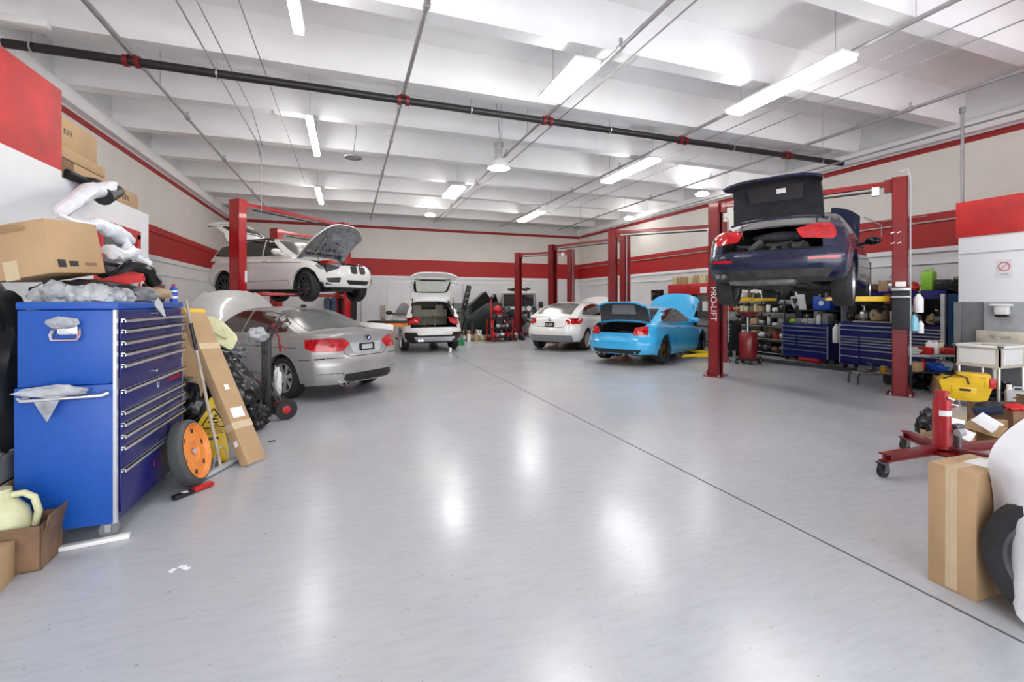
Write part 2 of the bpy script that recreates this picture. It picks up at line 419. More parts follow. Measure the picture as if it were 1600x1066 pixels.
# ================================================================= CEILING SERVICES
def pipe_fit(bm, p, ax, r):
    a = Vector(ax).normalized(); p = Vector(p)
    cyl(bm, p-a*.03, p+a*.03, r)
t = thing('sprinkler_main_pipe', 'thick black pipe crossing the whole hall under the ceiling', 'pipe', (0, 8.15, 5.0))
bm = nb(); cyl(bm, (-4.4, 0, 0), (11.75, 0, 0), .062, 16); obj('pipe_run', bm, 'blackpipe', t)
PX = [-2.97, .89, 3.62, 6.82, 9.87]
for i, x in enumerate(PX):
    bm = nb(); cyl(bm, (x-.10, 0, 0), (x-.04, 0, 0), .085); cyl(bm, (x+.04, 0, 0), (x+.1, 0, 0), .085)
    cyl(bm, (x, 0, -.02), (x, 0, .1), .05, 12)
    obj('coupling', bm, 'red', t)
for i, x in enumerate([-4.1, -1.9, 2.1, 5.0, 8.2, 11.0]):
    bm = nb(); cyl(bm, (x, 0, 0.06), (x, 0, .2), .008, 6)
    cyl(bm, (x, 0, 0.2), (x, 0, .84), .006, 6)
    lathe(bm, [(.07, -.012), (.078, -.012), (.078, .012), (.07, .012)], (x, 0, 0), 'x', 16, closed=True)
    obj('hanger', bm, 'galv', t)
LBL = ['grey branch pipe along the ceiling nearest the left wall', 'grey branch pipe crossing the black main left of the ring lamp\'s hall centre',
       'grey branch pipe passing just right of the hanging high-bay lamp', 'grey branch pipe running above the lifted navy sedan', 'grey branch pipe nearest the right wall, above its lifts']
LBL[1] = 'grey branch pipe nearest to straight overhead, between two long tube fixtures'
for i, x in enumerate(PX):
    t = thing('sprinkler_branch_pipe', LBL[i], 'pipe', (x, 0, 5.10), 0, 'grey branch pipes under the ceiling')
    bm = nb(); y1 = 20.9
    cyl(bm, (0, -2.5, 0), (0, 8.6, 0), .032 if i else .036, 12); cyl(bm, (0, 8.6, 0), (0, y1, 0), .026, 12)
    for y in (2.9, 5.6, 10.6, 13.4, 17.0): cyl(bm, (0, y-.05, 0), (0, y+.05, 0), .045, 12)
    obj('pipe_run', bm, 'pipe', t)
    for y in (5.6, 10.6, 13.4, 17.0):
        bm = nb(); cyl(bm, (0, y, 0.03), (0, y, .08), .02, 8); cyl(bm, (0, y, .08), (0, y, .12), .03, 8)
        obj('sprinkler_head', bm, 'galv', t)
    for y in (3.8, 9.2, 15.0):
        bm = nb(); cyl(bm, (0, y, 0.02), (0, y, .745), .006, 6); obj('hanger', bm, 'galv', t)
# right-hand drop pipe to the wall
t = thing('conduit_drop', 'thin grey pipe dropping from the ceiling down to the red band at right', 'pipe', (10.75, 5.25, 0))
bm = nb(); cyl(bm, (0, 0, 3.05), (0, 0, 5.07), .026, 10); cyl(bm, (0, 0, 5.02), (0, 0, 5.12), .045, 10); obj('pipe_run', bm, 'pipe', t)
bm = nb(); cyl(bm, (0, 0, 3.05), (0, 0, 3.2), .035, 10); obj('coupling', bm, 'red', t)
# thin conduits
def conduit(label, pts, r=.012, m='pipe'):
    bm = nb(); tube(bm, pts, r, 8)
    return tag(obj('ceiling_conduit', bm, m), label, 'conduit', 'thin conduits under the ceiling')
conduit('thin conduit hung left of the long tube fixtures, dropping to the left lift', [(-1.95, 3, 5.12), (-1.95, 11.7, 5.12), (-1.95, 12.2, 4.9), (-1.95, 12.2, 3.6)])
conduit('second thin conduit close beside the one dropping to the left lift', [(-1.72, 3, 5.12), (-1.72, 9.8, 5.12), (-1.9, 12.1, 5.12)], .009)
conduit('thin conduit running straight back just left of the overhead tube fixtures', [(-1.25, 3, 5.14), (-1.25, 15.5, 5.14)], .009)
conduit('thin conduit beside the branch pipe that passes the high-bay lamp', [(3.95, 2.9, 5.14), (3.95, 12, 5.14), (3.85, 20.8, 5.14)], .012)
conduit('thin conduit running right of the bright overhead strip lights', [(7.55, 1.5, 5.14), (7.55, 9.4, 5.14), (7.55, 20.8, 5.14)], .011)
conduit('thin conduit second to the right of the bright overhead strip lights', [(8.2, 1.5, 5.14), (8.2, 15.4, 5.14), (8.2, 15.4, 3.9)], .011)
conduit('thin conduit close under the ceiling along the right wall', [(11.35, 2.0, 4.9), (11.1, 16.0, 4.9)], .02)
bm = nb(); lathe(bm, [(.02, -.03), (.09, -.03), (.09, .03), (.02, .03)], (0, 0, 0), 'z', 16)
tag(obj('junction_box', bm, 'galv', loc=(3.95, 3.72, 5.14)), 'round grey junction box on a ceiling conduit', 'junction box')
bm = nb(); bx(bm, -.45, .45, -.06, .06, -.05, .05, .02)
tag(obj('lighting_tube', bm, 'white', loc=(-4.0, 7.4, 4.98)), 'short white unlit tube fixture under the black pipe by the left wall', 'ceiling light')
bm = nb(); tube(bm, [(0, .4, 3.32), (0, 0, 3.06), (0, 0, 2.8)], .012, 8); tube(bm, [(0, 0, 3.15), (0, -.9, 3.12)], .01, 8)
tag(obj('wall_conduit', bm, 'pipe', loc=(11.85, 7.3, 0.25)), 'bent grey conduit on the cream wall by the right lift post', 'conduit')

# ---- lamps
def tube_light(label, x, y, ln, wd, group='fluorescent ceiling fixtures', z=4.93, m='diffuser'):
    t = thing('fluorescent_light', label, 'ceiling light', (x, y, z), 0, group)
    bm = nb(); bx(bm, -wd/2, wd/2, -ln/2, ln/2, .035, .075, .01); obj('housing', bm, 'white', t)
    bm = nb(); bx(bm, -wd/2+.01, wd/2-.01, -ln/2+.02, ln/2-.02, -.03, .035, .02); obj('diffuser', bm, m, t)
    for s in (-1, 1):
        bm = nb(); cyl(bm, (0, s*ln*.4, .075), (0, s*ln*.4, .915), .006, 6); obj('hanger', bm, 'galv', t)
tube_light('narrow lit tube fixture overhead, nearest to the top edge, left of centre', -.6, 5.25, 2.4, .14)
tube_light('wide bright lit panel fixture hung above the middle of the floor', 3.23, 6.5, 1.35, .42)
tube_light('long bright strip light overhead at upper right', 6.58, 5.5, 2.1, .36)
tube_light('narrow lit tube fixture just left of the flat ring lamp', -.7, 10.5, 2.4, .14)
tube_light('long bright strip light above the blue coupe', 6.95, 10.4, 2.3, .36)
tube_light('wide lit fixture in the middle distance beyond the hanging high-bay lamp', 3.1, 14.2, 1.5, .45)
tube_light('lit strip light near the back wall in line with the right strips', 6.9, 17.2, 2.2, .36)
tube_light('small lit tube fixture above the raised white car\'s bonnet', -.9, 16.2, 2.3, .16)
# ring high-bay, not lit, and lit dish lamps
t = thing('disc_high_bay_lamp', 'flat pale disc lamp hanging on a cord, unlit', 'ceiling lamp', (.1, 11.28, 4.86))
bm = nb(); lathe(bm, [(.0, .03), (.15, .03), (.19, 0), (.15, -.012), (.0, -.012)], seg=28); obj('disc', bm, 'lgreyp', t)
bm = nb(); lathe(bm, [(.145, -.02), (.195, -.02), (.195, .01), (.145, .01)], seg=28, closed=True); obj('rim', bm, 'pipe', t)
bm = nb(); tube(bm, [(0, 0, .03), (.02, .05, .3), (.06, .1, .55), (.06, .12, .98)], .007, 6); obj('cord', bm, 'greyp', t)
for lab, x, y in (('round glowing lamp near the right wall high above the lifted navy sedan', 10.4, 11.54), ('round glowing lamp far back above the blue coupe', 10.63, 15.85),
                  ('small round glowing lamp far back at the middle of the hall', 2.97, 17.85)):
    t = thing('disc_high_bay_lamp', lab, 'ceiling lamp', (x, y, 4.88), 0, 'round glowing high-bay lamps')
    bm = nb(); lathe(bm, [(.0, .06), (.12, .05), (.2, .0), (.17, -.05), (0, -.07)], seg=24); obj('disc', bm, 'diffuser', t)
    bm = nb(); cyl(bm, (0, 0, .05), (0, 0, .96), .006, 6); obj('cord', bm, 'galv', t)
t = thing('disc_high_bay_lamp', 'pale unlit disc lamp close to the end of the black pipe', 'ceiling lamp', (10.13, 7.47, 4.9))
bm = nb(); lathe(bm, [(.0, .03), (.15, .03), (.19, 0), (.15, -.012), (.0, -.012)], seg=28); obj('disc', bm, 'lgreyp', t)
bm = nb(); cyl(bm, (0, 0, .02), (0, 0, .94), .006, 6); obj('cord', bm, 'galv', t)
t = thing('high_bay_lamp', 'grey cylinder high-bay lamp with a bright flared shade on a cable', 'ceiling lamp', (3.1, 9.6, 4.55))
bm = nb(); cyl(bm, (0, 0, .10), (0, 0, .36), .085, 20); cyl(bm, (0, 0, .36), (0, 0, .44), .11, 20); cyl(bm, (0, 0, .06), (0, 0, .12), .11, 20); obj('ballast_housing', bm, 'galv', t)
bm = nb(); lathe(bm, [(.09, .09), (.22, -.02), (.26, -.12), (.25, -.12), (.2, -.03), (.08, .07)], seg=28, closed=True); obj('lamp_shade', bm, 'white', t)
bm = nb(); lathe(bm, [(.0, .06), (.08, .05), (.12, -.03), (.07, -.09), (0, -.1)], seg=20); obj('bulb', bm, 'diffuser_low', t)
bm = nb(); tube(bm, [(0, 0, .44), (.03, 0, .6), (0, 0, .8), (-.05, 0, 1.29)], .012, 8); tube(bm, [(.02, 0, .44), (.08, 0, .7), (.05, 0, 1.29)], .006, 6); obj('cable', bm, 'galv', t)
# ================================================================= CAR BUILDER
def interp(keys, x, smooth=True):
    """monotone-ish cubic through (x, y) keys"""
    if x <= keys[0][0]: return keys[0][1]
    if x >= keys[-1][0]: return keys[-1][1]
    for i in range(len(keys)-1):
        x0, y0 = keys[i]; x1, y1 = keys[i+1]
        if x0 <= x <= x1:
            h = x1-x0; t = (x-x0)/h
            if not smooth: return y0+(y1-y0)*t
            d = (y1-y0)/h
            def slope(k):
                if k <= 0 or k >= len(keys)-1: return None
                a = (keys[k][1]-keys[k-1][1])/(keys[k][0]-keys[k-1][0]); b = (keys[k+1][1]-keys[k][1])/(keys[k+1][0]-keys[k][0])
                return 0.0 if a*b <= 0 else 2*a*b/(a+b)
            m0 = slope(i); m1 = slope(i+1)
            m0 = d if m0 is None else m0; m1 = d if m1 is None else m1
            return (2*t**3-3*t**2+1)*y0+(t**3-2*t**2+t)*h*m0+(-2*t**3+3*t**2)*y1+(t**3-t**2)*h*m1

def lattice(bm, ss, yy, tt, P, mis, skip=()):
    """closed deformed box; mis = material per side dict; returns list of (face, side)"""
    cache = {}
    def V(i, j, k):
        if (i, j, k) not in cache: cache[(i, j, k)] = bm.verts.new(P(ss[i], yy[j], tt[k]))
        return cache[(i, j, k)]
    I, J, K = len(ss)-1, len(yy)-1, len(tt)-1
    out = []
    def q(a, b, c, d, side):
        if side in skip: return
        vs = [V(*a), V(*b), V(*c), V(*d)]
        f = bm.faces.new(vs); f.material_index = mis.get(side, 0); f.smooth = True; out.append((f, side))
    for i in range(I):
        for j in range(J):
            q((i, j, K), (i+1, j, K), (i+1, j+1, K), (i, j+1, K), 'top')
            q((i, j, 0), (i, j+1, 0), (i+1, j+1, 0), (i+1, j, 0), 'bottom')
        for k in range(K):
            q((i, 0, k), (i+1, 0, k), (i+1, 0, k+1), (i, 0, k+1), 'right')
            q((i, J, k), (i, J, k+1), (i+1, J, k+1), (i+1, J, k), 'left')
    for j in range(J):
        for k in range(K):
            q((0, j, k), (0, j, k+1), (0, j+1, k+1), (0, j+1, k), 'rear')
            q((I, j, k), (I, j+1, k), (I, j+1, k+1), (I, j, k+1), 'front')
    return out

class Proj:
    """lays patches on the body surface: polygon in a plane, projected along n"""
    def __init__(s, bm): s.t = BVHTree.FromBMesh(bm)
    def patch(s, poly, o, e1, e2, off=0.006, cell=0.09, skin=0.012, mi=0, bm=None):
        o = Vector(o); e1 = Vector(e1).normalized(); e2 = Vector(e2).normalized(); n = e2.cross(e1).normalized()
        own = bm is None
        b = bmesh.new()
        vs = [b.verts.new((x, y, 0)) for x, y in poly]
        b.faces.new(vs)
        xs = [p[0] for p in poly]; ys = [p[1] for p in poly]
        for axis, lo, hi in ((0, min(xs), max(xs)), (1, min(ys), max(ys))):
            m = int((hi-lo)/cell)
            for k in range(1, m+1):
                c = lo+(hi-lo)*k/(m+1); co = [0, 0, 0]; co[axis] = c; no = [0, 0, 0]; no[axis] = 1
                bmesh.ops.bisect_plane(b, geom=b.verts[:]+b.edges[:]+b.faces[:], plane_co=co, plane_no=no)
        bmesh.ops.triangulate(b, faces=[f for f in b.faces if len(f.verts) > 4])
        pos = {}; nrm = {}
        last = None; miss = []
        for v in b.verts:
            st = o+e1*v.co.x+e2*v.co.y
            h = s.t.ray_cast(st, n, 9)
            if h[0] is not None:
                nn = h[1] if h[1].dot(n) < 0 else -h[1]
                pos[v.index if False else v] = h[0]; nrm[v] = nn; last = v
            else: miss.append(v)
        good = [v for v in b.verts if v in pos]
        for v in miss:
            if not good: return nb() if own else None
        if miss: bmesh.ops.delete(b, geom=miss, context='VERTS')
        bound = [e for e in b.edges if len(e.link_faces) == 1]
        for v in b.verts: v.co = pos[v]+nrm[v]*off
        if skin:
            r = bmesh.ops.extrude_edge_only(b, edges=bound)
            nv = [g for g in r['geom'] if isinstance(g, bmesh.types.BMVert)]
            # map new verts to source by coincidence
            for v in nv:
                src = None
                for e in v.link_edges:
                    w_ = e.other_vert(v)
                    if w_ in nrm and (w_.co-v.co).length < 1e-6: src = w_
                if src: v.co = pos[src]-nrm[src]*skin
        for f in b.faces: f.smooth = True; f.material_index = mi
        if own: return b
        me = bpy.data.meshes.new('tmp'); b.to_mesh(me); b.free()
        k0 = len(bm.faces); bm.from_mesh(me); bpy.data.meshes.remove(me)
        bm.faces.ensure_lookup_table()
        for f in bm.faces[k0:]: f.material_index = mi
    def seam(s, pts, o, e1, e2, wd=0.008, off=0.003, mi=0, bm=None):
        for a, c in zip(pts, pts[1:]):
            a = Vector(a); c = Vector(c); d = (c-a).normalized(); p = Vector((-d.y, d.x))*wd/2; d = d*wd*.3
            s.patch([tuple(a+p-d), tuple(a-p-d), tuple(c-p+d), tuple(c+p+d)], o, e1, e2, off=off, cell=.08, skin=0.0, mi=mi, bm=bm)

# projection frames (origin, e1, e2): coordinates are car x / y / z in metres
def FR(name):
    return {'rear': ((-5, 0, 0), (0, -1, 0), (0, 0, 1)), 'front': ((5, 0, 0), (0, 1, 0), (0, 0, 1)),
            'left': ((0, 4, 0), (-1, 0, 0), (0, 0, 1)), 'right': ((0, -4, 0), (1, 0, 0), (0, 0, 1)),
            'top': ((0, 0, 5), (0, 1, 0), (-1, 0, 0))}[name]
def chkframes():
    for k, want in (('rear', (1, 0, 0)), ('front', (-1, 0, 0)), ('left', (0, -1, 0)), ('right', (0, 1, 0)), ('top', (0, 0, -1))):
        o, a, b = FR(k); n = Vector(b).cross(Vector(a))
        if (n-Vector(want)).length > 1e-6: print('FRAME', k, n)
chkframes()

def make_wheel(Rw, Wd, rim='alu', spokes=5, tread=True, rr=0.68, cap='black'):
    """wheel lying in the x-z plane, outer face towards -y; returns (tyre bm, rim bm)"""
    t = nb(); h = Wd/2
    prof = [(Rw*rr, -h*.86), (Rw*.80, -h*1.0), (Rw*.93, -h*.95), (Rw*.985, -h*.72), (Rw, -h*.40), (Rw, h*.40), (Rw*.985, h*.72), (Rw*.93, h*.95), (Rw*.8, h), (Rw*rr, h*.86)]
    lathe(t, prof, axis='y', seg=40, closed=True)
    for g in (-.45, -.15, .15, .45):
        lathe(t, [(Rw*1.004, h*(g-.05)), (Rw*1.004, h*(g+.05)), (Rw*.98, h*(g+.05)), (Rw*.98, h*(g-.05))], axis='y', seg=40, closed=True)
    r = nb(); ri = Rw*rr
    lathe(r, [(ri*1.02, -h*.80), (ri*1.02, -h*.9), (ri*.95, -h*.9), (ri*.90, -h*.62), (ri*.90, h*.6), (ri*1.0, h*.8)], axis='y', seg=40)
    bmesh.ops.delete(r, geom=[f for f in r.faces if len(f.verts) > 10], context='FACES')
    lathe(r, [(0, -h*.30), (ri*.9, -h*.02), (ri*.9, 0.02), (0, 0.03)], axis='y', seg=28, mi=1)
    lathe(r, [(0, -h*.72), (ri*.17, -h*.70), (ri*.22, -h*.58), (ri*.22, 0)], axis='y', seg=20)
    for k in range(spokes):
        a = 2*PI*k/spokes+.3
        for dd in (-1, 1):
            b0 = Vector((math.cos(a+dd*.12), 0, math.sin(a+dd*.12))); b1 = Vector((math.cos(a+dd*.75/spokes), 0, math.sin(a+dd*.75/spokes)))
            p0 = b0*ri*.16+Vector((0, -h*.60, 0)); p1 = b1*ri*.93+Vector((0, -h*.74, 0))
            tn = Vector((-b1.z, 0, b1.x))
            w0, w1 = ri*.09, ri*.075
            vs = []
            for p, w_ in ((p0, w0), (p1, w1)):
                for sgn in (-1, 1):
                    for dy in (0, .028): vs.append(r.verts.new(p+tn*w_*sgn+Vector((0, dy, 0))))
            for idx in ((0, 1, 5, 4), (2, 6, 7, 3), (0, 4, 6, 2), (1, 3, 7, 5), (0, 2, 3, 1), (4, 5, 7, 6)):
                r.faces.new([vs[q] for q in idx])
    return t, r

def add_wheels(t, P):
    tb, rb = make_wheel(P['Rw'], P.get('Wd', .225), spokes=P.get('spokes', 5), rr=P.get('rr', .68))
    w0 = obj('wheel', tb, 'rubber', t); rim = obj('rim', rb, [P.get('rim', 'alu'), 'dark'], w0)
    xr, xf = P['axles']; tr = P['W']/2-P.get('Wd', .225)/2-.02
    zw = P['Rw']-P.get('droop', 0)
    locs = [(xr, -tr, 0), (xr, tr, PI), (xf, -tr, P.get('steer', 0)), (xf, tr, PI+P.get('steer', 0))]
    for i, (x, y, a) in enumerate(locs):
        w_ = w0 if i == 0 else copy_tree(w0, t)
        w_.location = (x, y, zw); w_.rotation_euler = (0, 0, a)
    return w0

def build_car(P, label, cat, loc, heading, z=0.0, group=None, tilt=0.0):
    """P: dictionary of the body's curves. x forward, y left, origin on the ground at the middle"""
    t = thing(P['name'], label, cat, (loc[0], loc[1], z), 0, group, rot=(0, -tilt, heading))
    L, W = P['L'], P['W']; hl = L/2
    Rw = P['Rw']; Ra = Rw+P.get('gap', .045)
    arches = [(P['axles'][0], Rw, Ra), (P['axles'][1], Rw, Ra)]
    rp, fp = P['rear'], P['front']           # (z, dx): surface inset from the extreme end
    cr, cf = P.get('cr', .30), P.get('cf', .38)
    side = P.get('side', [(0, .93), (.12, .975), (.4, 1.0), (.62, .995), (.8, .975), (.93, .945), (1, .905)])
    def Pl(s, yn, tt):
        x0 = -hl+s*L
        zt = interp(P['deck'], x0); zb = interp(P['sill'], x0, False)
        zz = zb+(zt-zb)*tt
        ay = abs(yn)
        A = -hl+interp(rp, zz)+cr*ay**4
        B = hl-interp(fp, zz)-cf*ay**3.2
        x = A+(B-A)*s
        wd = W/2*interp(side, tt)
        wd *= 1-P.get('tf', .05)*max(0, (s-.72)/.28)**2-P.get('tr', .04)*max(0, (.2-s)/.2)**2
        y = wd*yn
        zz -= P.get('crown', .045)*ay**3*tt**2
        for (xc, zc, ra) in arches:
            dx_ = abs(x-xc)
            if dx_ < ra:
                za = zc+math.sqrt(ra*ra-dx_*dx_)
                if zz < za: zz = za
        return Vector((x, y, zz))
    ss = [k/44 for k in range(45)]
    for (xc, zc, ra) in arches:
        for a in range(0, 13):
            xt = xc+ra*math.cos(PI*a/12)*.9995
            # invert x(s) on the side surface at mid height
            zz = zc+.1; A = -hl+interp(rp, zz)+cr; B = hl-interp(fp, zz)-cf
            ss.append(min(1, max(0, (xt-A)/(B-A))))
    hood = P.get('hood'); trunk = P.get('trunk')
    cuts = []
    for d in (hood, trunk):
        if d:
            for xx in d['x']:
                if abs(xx) < hl-.02:
                    zq = interp(P['deck'], xx); A = -hl+interp(rp, zq); B = hl-interp(fp, zq); cuts.append((xx-A)/(B-A))
    ss = [s for s in ss if all(abs(s-c) > .006 for c in cuts)]+cuts
    ss = sorted(set(round(min(1, max(0, s)), 4) for s in ss))
    yy = [-1, -.97, -.91, -.82, -.72, -.6, -.45, -.3, -.15, 0, .15, .3, .45, .6, .72, .82, .91, .97, 1]
    tt = [0, .06, .14, .24, .34, .44, .54, .64, .74, .83, .90, .95, .985, 1]
    bm = nb()
    fl = lattice(bm, ss, yy, tt, Pl, {'bottom': 1})
    # greenhouse
    gh = P['gh']; g0, g1 = gh[0][0], gh[-1][0]; zmax = max(z_ for _, z_ in gh); zbelt = P['belt']
    wb, wr = P.get('wb', .90)*W/2, P.get('wr', .66)*W/2
    pr, pf = P.get('pr', .10), P.get('pf', .16)
    def Pg(s, yn, tt_):
        x0 = g0+(g1-g0)*s
        zt = interp(gh, x0); zb = min(zt, interp(P['deck'], x0))-.06
        zz = zb+(zt-zb)*tt_
        ay = abs(yn)
        x = x0+pr*ay**2.5*(1-s)**3-pf*ay**2.2*s**3
        q = min(1, max(0, (zz-zbelt)/(zmax-zbelt)))
        wd = wb+(wr-wb)*q**1.15
        zz -= P.get('rcrown', .05)*ay**3.5*tt_**3*(1 if zt > zbelt+.1 else .4)
        if tt_ > .93: wd *= 1-.06*((tt_-.93)/.07)**1.5*q
        return Vector((x, wd*yn, zz))
    gs = [k/40 for k in range(41)]
    gt = [0, .12, .24, .36, .48, .6, .72, .82, .9, .95, .985, 1]
    gl = lattice(bm, gs, yy, gt, Pg, {'bottom': 1}, skip=('bottom',))
    bm.normal_update()
    pj = Proj(bm)
    paint, inner = P['paint'], 'dark'
    mats = [paint, 'under', 'dark', 'blackgloss', 'black']
    # opening panels -------------------------------------------------
    def cut(sel, hinge, angle, name, thick, innermat, label=None):
        fs = [f for f, sd in fl+gl if f.is_valid and sel(f, sd)]
        if not fs: return None
        pb = bmesh.new(); mp = {}
        vn = {}
        for f in fs:
            for v in f.verts: vn.setdefault(v, Vector((0, 0, 0))); vn[v] += f.normal if f.normal.length else Vector()
        for v in vn: mp[v] = (pb.verts.new(v.co-Vector(hinge)), pb.verts.new(v.co-vn[v].normalized()*thick-Vector(hinge)))
        cen = sum((v.co for v in vn), Vector())/len(vn)
        es = {}
        for f in fs:
            a = pb.faces.new([mp[v][0] for v in f.verts]); a.material_index = 0
            a = pb.faces.new([mp[v][1] for v in reversed(f.verts)]); a.material_index = 1
            for e in f.edges: es.setdefault(e, 0); es[e] += 1
        for e, c in es.items():
            if c == 1:
                v0, v1 = e.verts
                try:
                    a = pb.faces.new((mp[v0][0], mp[v1][0], mp[v1][1], mp[v0][1])); a.material_index = 0
                except ValueError: pass
        pb2 = pb
        for f in pb2.faces: f.smooth = True
        me_ = bpy.data.meshes.new(name); bmesh.ops.recalc_face_normals(pb2, faces=pb2.faces)
        pb2.to_mesh(me_); pb2.free()
        for m_ in (paint, innermat): me_.materials.append(M[m_])
        me_.set_sharp_from_angle(angle=R(SHARP))
        o = bpy.data.objects.new(name, me_); COL.objects.link(o); o.parent = t
        o.location = hinge; o.rotation_euler = (0, angle, 0)
        if label: o['label'] = label
        bmesh.ops.delete(bm, geom=fs, context='FACES')
        return o
    lid = hd = None
    if trunk:
        x0, x1 = trunk['x']; yw = trunk['y']; zl = trunk['lip']
        def sel(f, sd):
            c = f.calc_center_median()
            if abs(c.y) > yw: return False
            if sd == 'top' and f in ftop: return c.x-cr*(abs(c.y)/(W/2*.93))**4*(hl-x1)/L < x1 and c.x > x0-.5
            if sd == 'rear': return c.z > zl
            return False
        ftop = set(f for f, sd in (fl+(gl if trunk.get('hatch') else [])) if sd == 'top')
        frear = set(f for f, sd in gl if sd == 'rear')
        if trunk.get('hatch'):
            def sel(f, sd):
                c = f.calc_center_median()
                if f in frl and sd == 'rear': return abs(c.y) < yw and c.z > zl
                if f in frl and sd == 'top': return abs(c.y) < yw and c.x < g0-.03
                if f in fgl and sd in ('rear',): return True
                if f in fgl and sd == 'top': return abs(c.y) < trunk['gy'] and c.x < x1
                return False
            frl = set(f for f, sd in fl); fgl = set(f for f, sd in gl)
        if trunk.get('hatch'):
            gone = [f for f, sd in fl if f.is_valid and sd == 'top' and g0-.03 <= f.calc_center_median().x < trunk['deckx'] and abs(f.calc_center_median().y) < yw+.08]
        lid = cut(sel, (x1, 0, trunk['hz']), trunk['angle'], P.get('lidname', 'trunk_lid'), .035, trunk.get('inner', 'liner'), trunk.get('label'))
        if trunk.get('hatch'): bmesh.ops.delete(bm, geom=[f for f in gone if f.is_valid], context='FACES')
        if lid and trunk.get('lift'): lid.location += Vector((trunk['lift'][0], 0, trunk['lift'][1]))
        c_ = nb(); zf = trunk.get('floor', .48); ty = yw+.05; tx = trunk.get('tubx', x1+.25)
        def A_(y, z_): return -hl+interp(rp, z_)+cr*abs(y/(W/2))**4+.012
        ys = [ty*k/10 for k in range(-10, 11)]
        lo = [c_.verts.new((A_(y, zl)+.05, y, zf)) for y in ys]; up = [c_.verts.new((A_(y, zl), y, zl-.004)) for y in ys]
        for k in range(20): c_.faces.new((lo[k], lo[k+1], up[k+1], up[k]))
        f0 = c_.verts.new((tx, ty, zf)); f1 = c_.verts.new((tx, -ty, zf)); g0_ = c_.verts.new((tx, ty, trunk['tz'])); g1_ = c_.verts.new((tx, -ty, trunk['tz']))
        hz2 = trunk['hz']-.05 if not trunk.get('hatch') else trunk['tz']
        zs_ = trunk.get('wallz', .93)
        m0 = c_.verts.new((A_(ty, 1.0)+.10, ty, zs_)); m1 = c_.verts.new((A_(ty, 1.0)+.10, -ty, zs_))
        c_.faces.new(lo+[f0, f1]); c_.faces.new((f0, f1, g1_, g0_)); c_.faces.new((f0, g0_, m0, up[-1], lo[-1])); c_.faces.new((f1, g1_, m1, up[0], lo[0]))
        obj('boot_tub', c_, trunk.get('tubmat', 'dark'), t)
    if hood:
        x0, x1 = hood['x']; yw = hood['y']
        def sel2(f, sd):
            c = f.calc_center_median()
            ay = (abs(c.y)/(W/2*.93))**3.2*cf
            return sd == 'top' and f in fset and c.x+ay*(x0+hl)/L > x0 and c.x+ay*(x1+hl)/L < x1 and abs(c.y) < yw
        fset = set(f for f, sd in fl)
        hd = cut(sel2, (x0, 0, hood['hz']), -hood['angle'], 'bonnet', .03, hood.get('inner', 'black'), hood.get('label'))
        c_ = nb(); ty = yw+.02
        def B_(y): return min(hl-interp(fp, .7)-cf*abs(y/(W/2))**3.2-.04, x1)
        ys = [ty*k/10 for k in range(-10, 11)]
        lo = [c_.verts.new((B_(y), y, .35)) for y in ys]; up = [c_.verts.new((B_(y), y, interp(P['deck'], B_(y))-.12)) for y in ys]
        for k in range(20): c_.faces.new((lo[k], up[k], up[k+1], lo[k+1]))
        zt_ = interp(P['deck'], x0)-.06
        f0 = c_.verts.new((x0+.02, ty, .35)); f1 = c_.verts.new((x0+.02, -ty, .35)); g0_ = c_.verts.new((x0+.02, ty, zt_-.05)); g1_ = c_.verts.new((x0+.02, -ty, zt_-.05))
        c_.faces.new([f1, f0]+lo[::-1]); c_.faces.new((f0, f1, g1_, g0_)); c_.faces.new((f0, g0_, up[-1], lo[-1])); c_.faces.new((f1, g1_, up[0], lo[0]))
        box(c_, (x0+.45, 0, .58), (.55, .6, .3), bev=.05); box(c_, (x0+.2, .45, .6), (.3, .3, .3), bev=.04); box(c_, (x0+.5, -.5, .58), (.3, .25, .28), bev=.04)
        obj('engine_bay', c_, hood.get('bay', 'under'), t)
        for yy_ in (-yw+.05,):
            c_ = nb(); a = hood['angle']; Lh = (x1-x0)*.55
            tube(c_, [(x0+Lh*1.1, yy_, hood['hz']-.1), (x0+Lh*math.cos(a), yy_, hood['hz']+Lh*math.sin(a)-.03)], .009, 8); obj('gas_strut', c_, 'steel', t)
    # seams on the body
    for (fr, pts) in P.get('seams', []):
        frs = ['left', 'right'] if fr == 'sides' else [fr]
        for q in frs:
            o_, e1, e2 = FR(q); sg = -1 if q == 'left' else 1
            pp = [(x*sg, z_) for x, z_ in pts]
            pj.seam(pp, o_, e1, e2, P.get('seamw', .009), mi=2, bm=bm)
    body = obj('body', bm, mats, t)
    # patches: (partname, frame, polygon, material, offset, on) ; frame 'sides' mirrors; sym mirrors y on rear/front/top
    for pt in P.get('patches', []):
        nm, fr, poly, m_ = pt[:4]; opt = pt[4] if len(pt) > 4 else {}
        vers = []
        if fr == 'sides':
            vers = [('left', [(-x, z_) for x, z_ in poly]), ('right', poly)]
            if opt.get('only'): vers = [v for v in vers if v[0] == opt['only']]
        elif opt.get('sym'): vers = [(fr, poly), (fr, [(-x, z_) for x, z_ in poly])]
        else: vers = [(fr, poly)]
        for q, pl in vers:
            o_, e1, e2 = FR(q) if isinstance(q, str) else q
            if opt.get('round'): pl = rpoly(pl, opt['round'])
            b_ = pj.patch(pl, o_, e1, e2, off=opt.get('off', .006), cell=opt.get('cell', .09), mi=0)
            po = obj(nm, b_, m_, t)
            if opt.get('label'): po['label'] = opt['label']
            if opt.get('on') == 'lid' and lid:
                po.parent = lid; po.location = -Vector((trunk['x'][1], 0, trunk['hz']))
            if opt.get('on') == 'hood' and hd:
                po.parent = hd; po.location = -Vector((hood['x'][0], 0, hood['hz']))
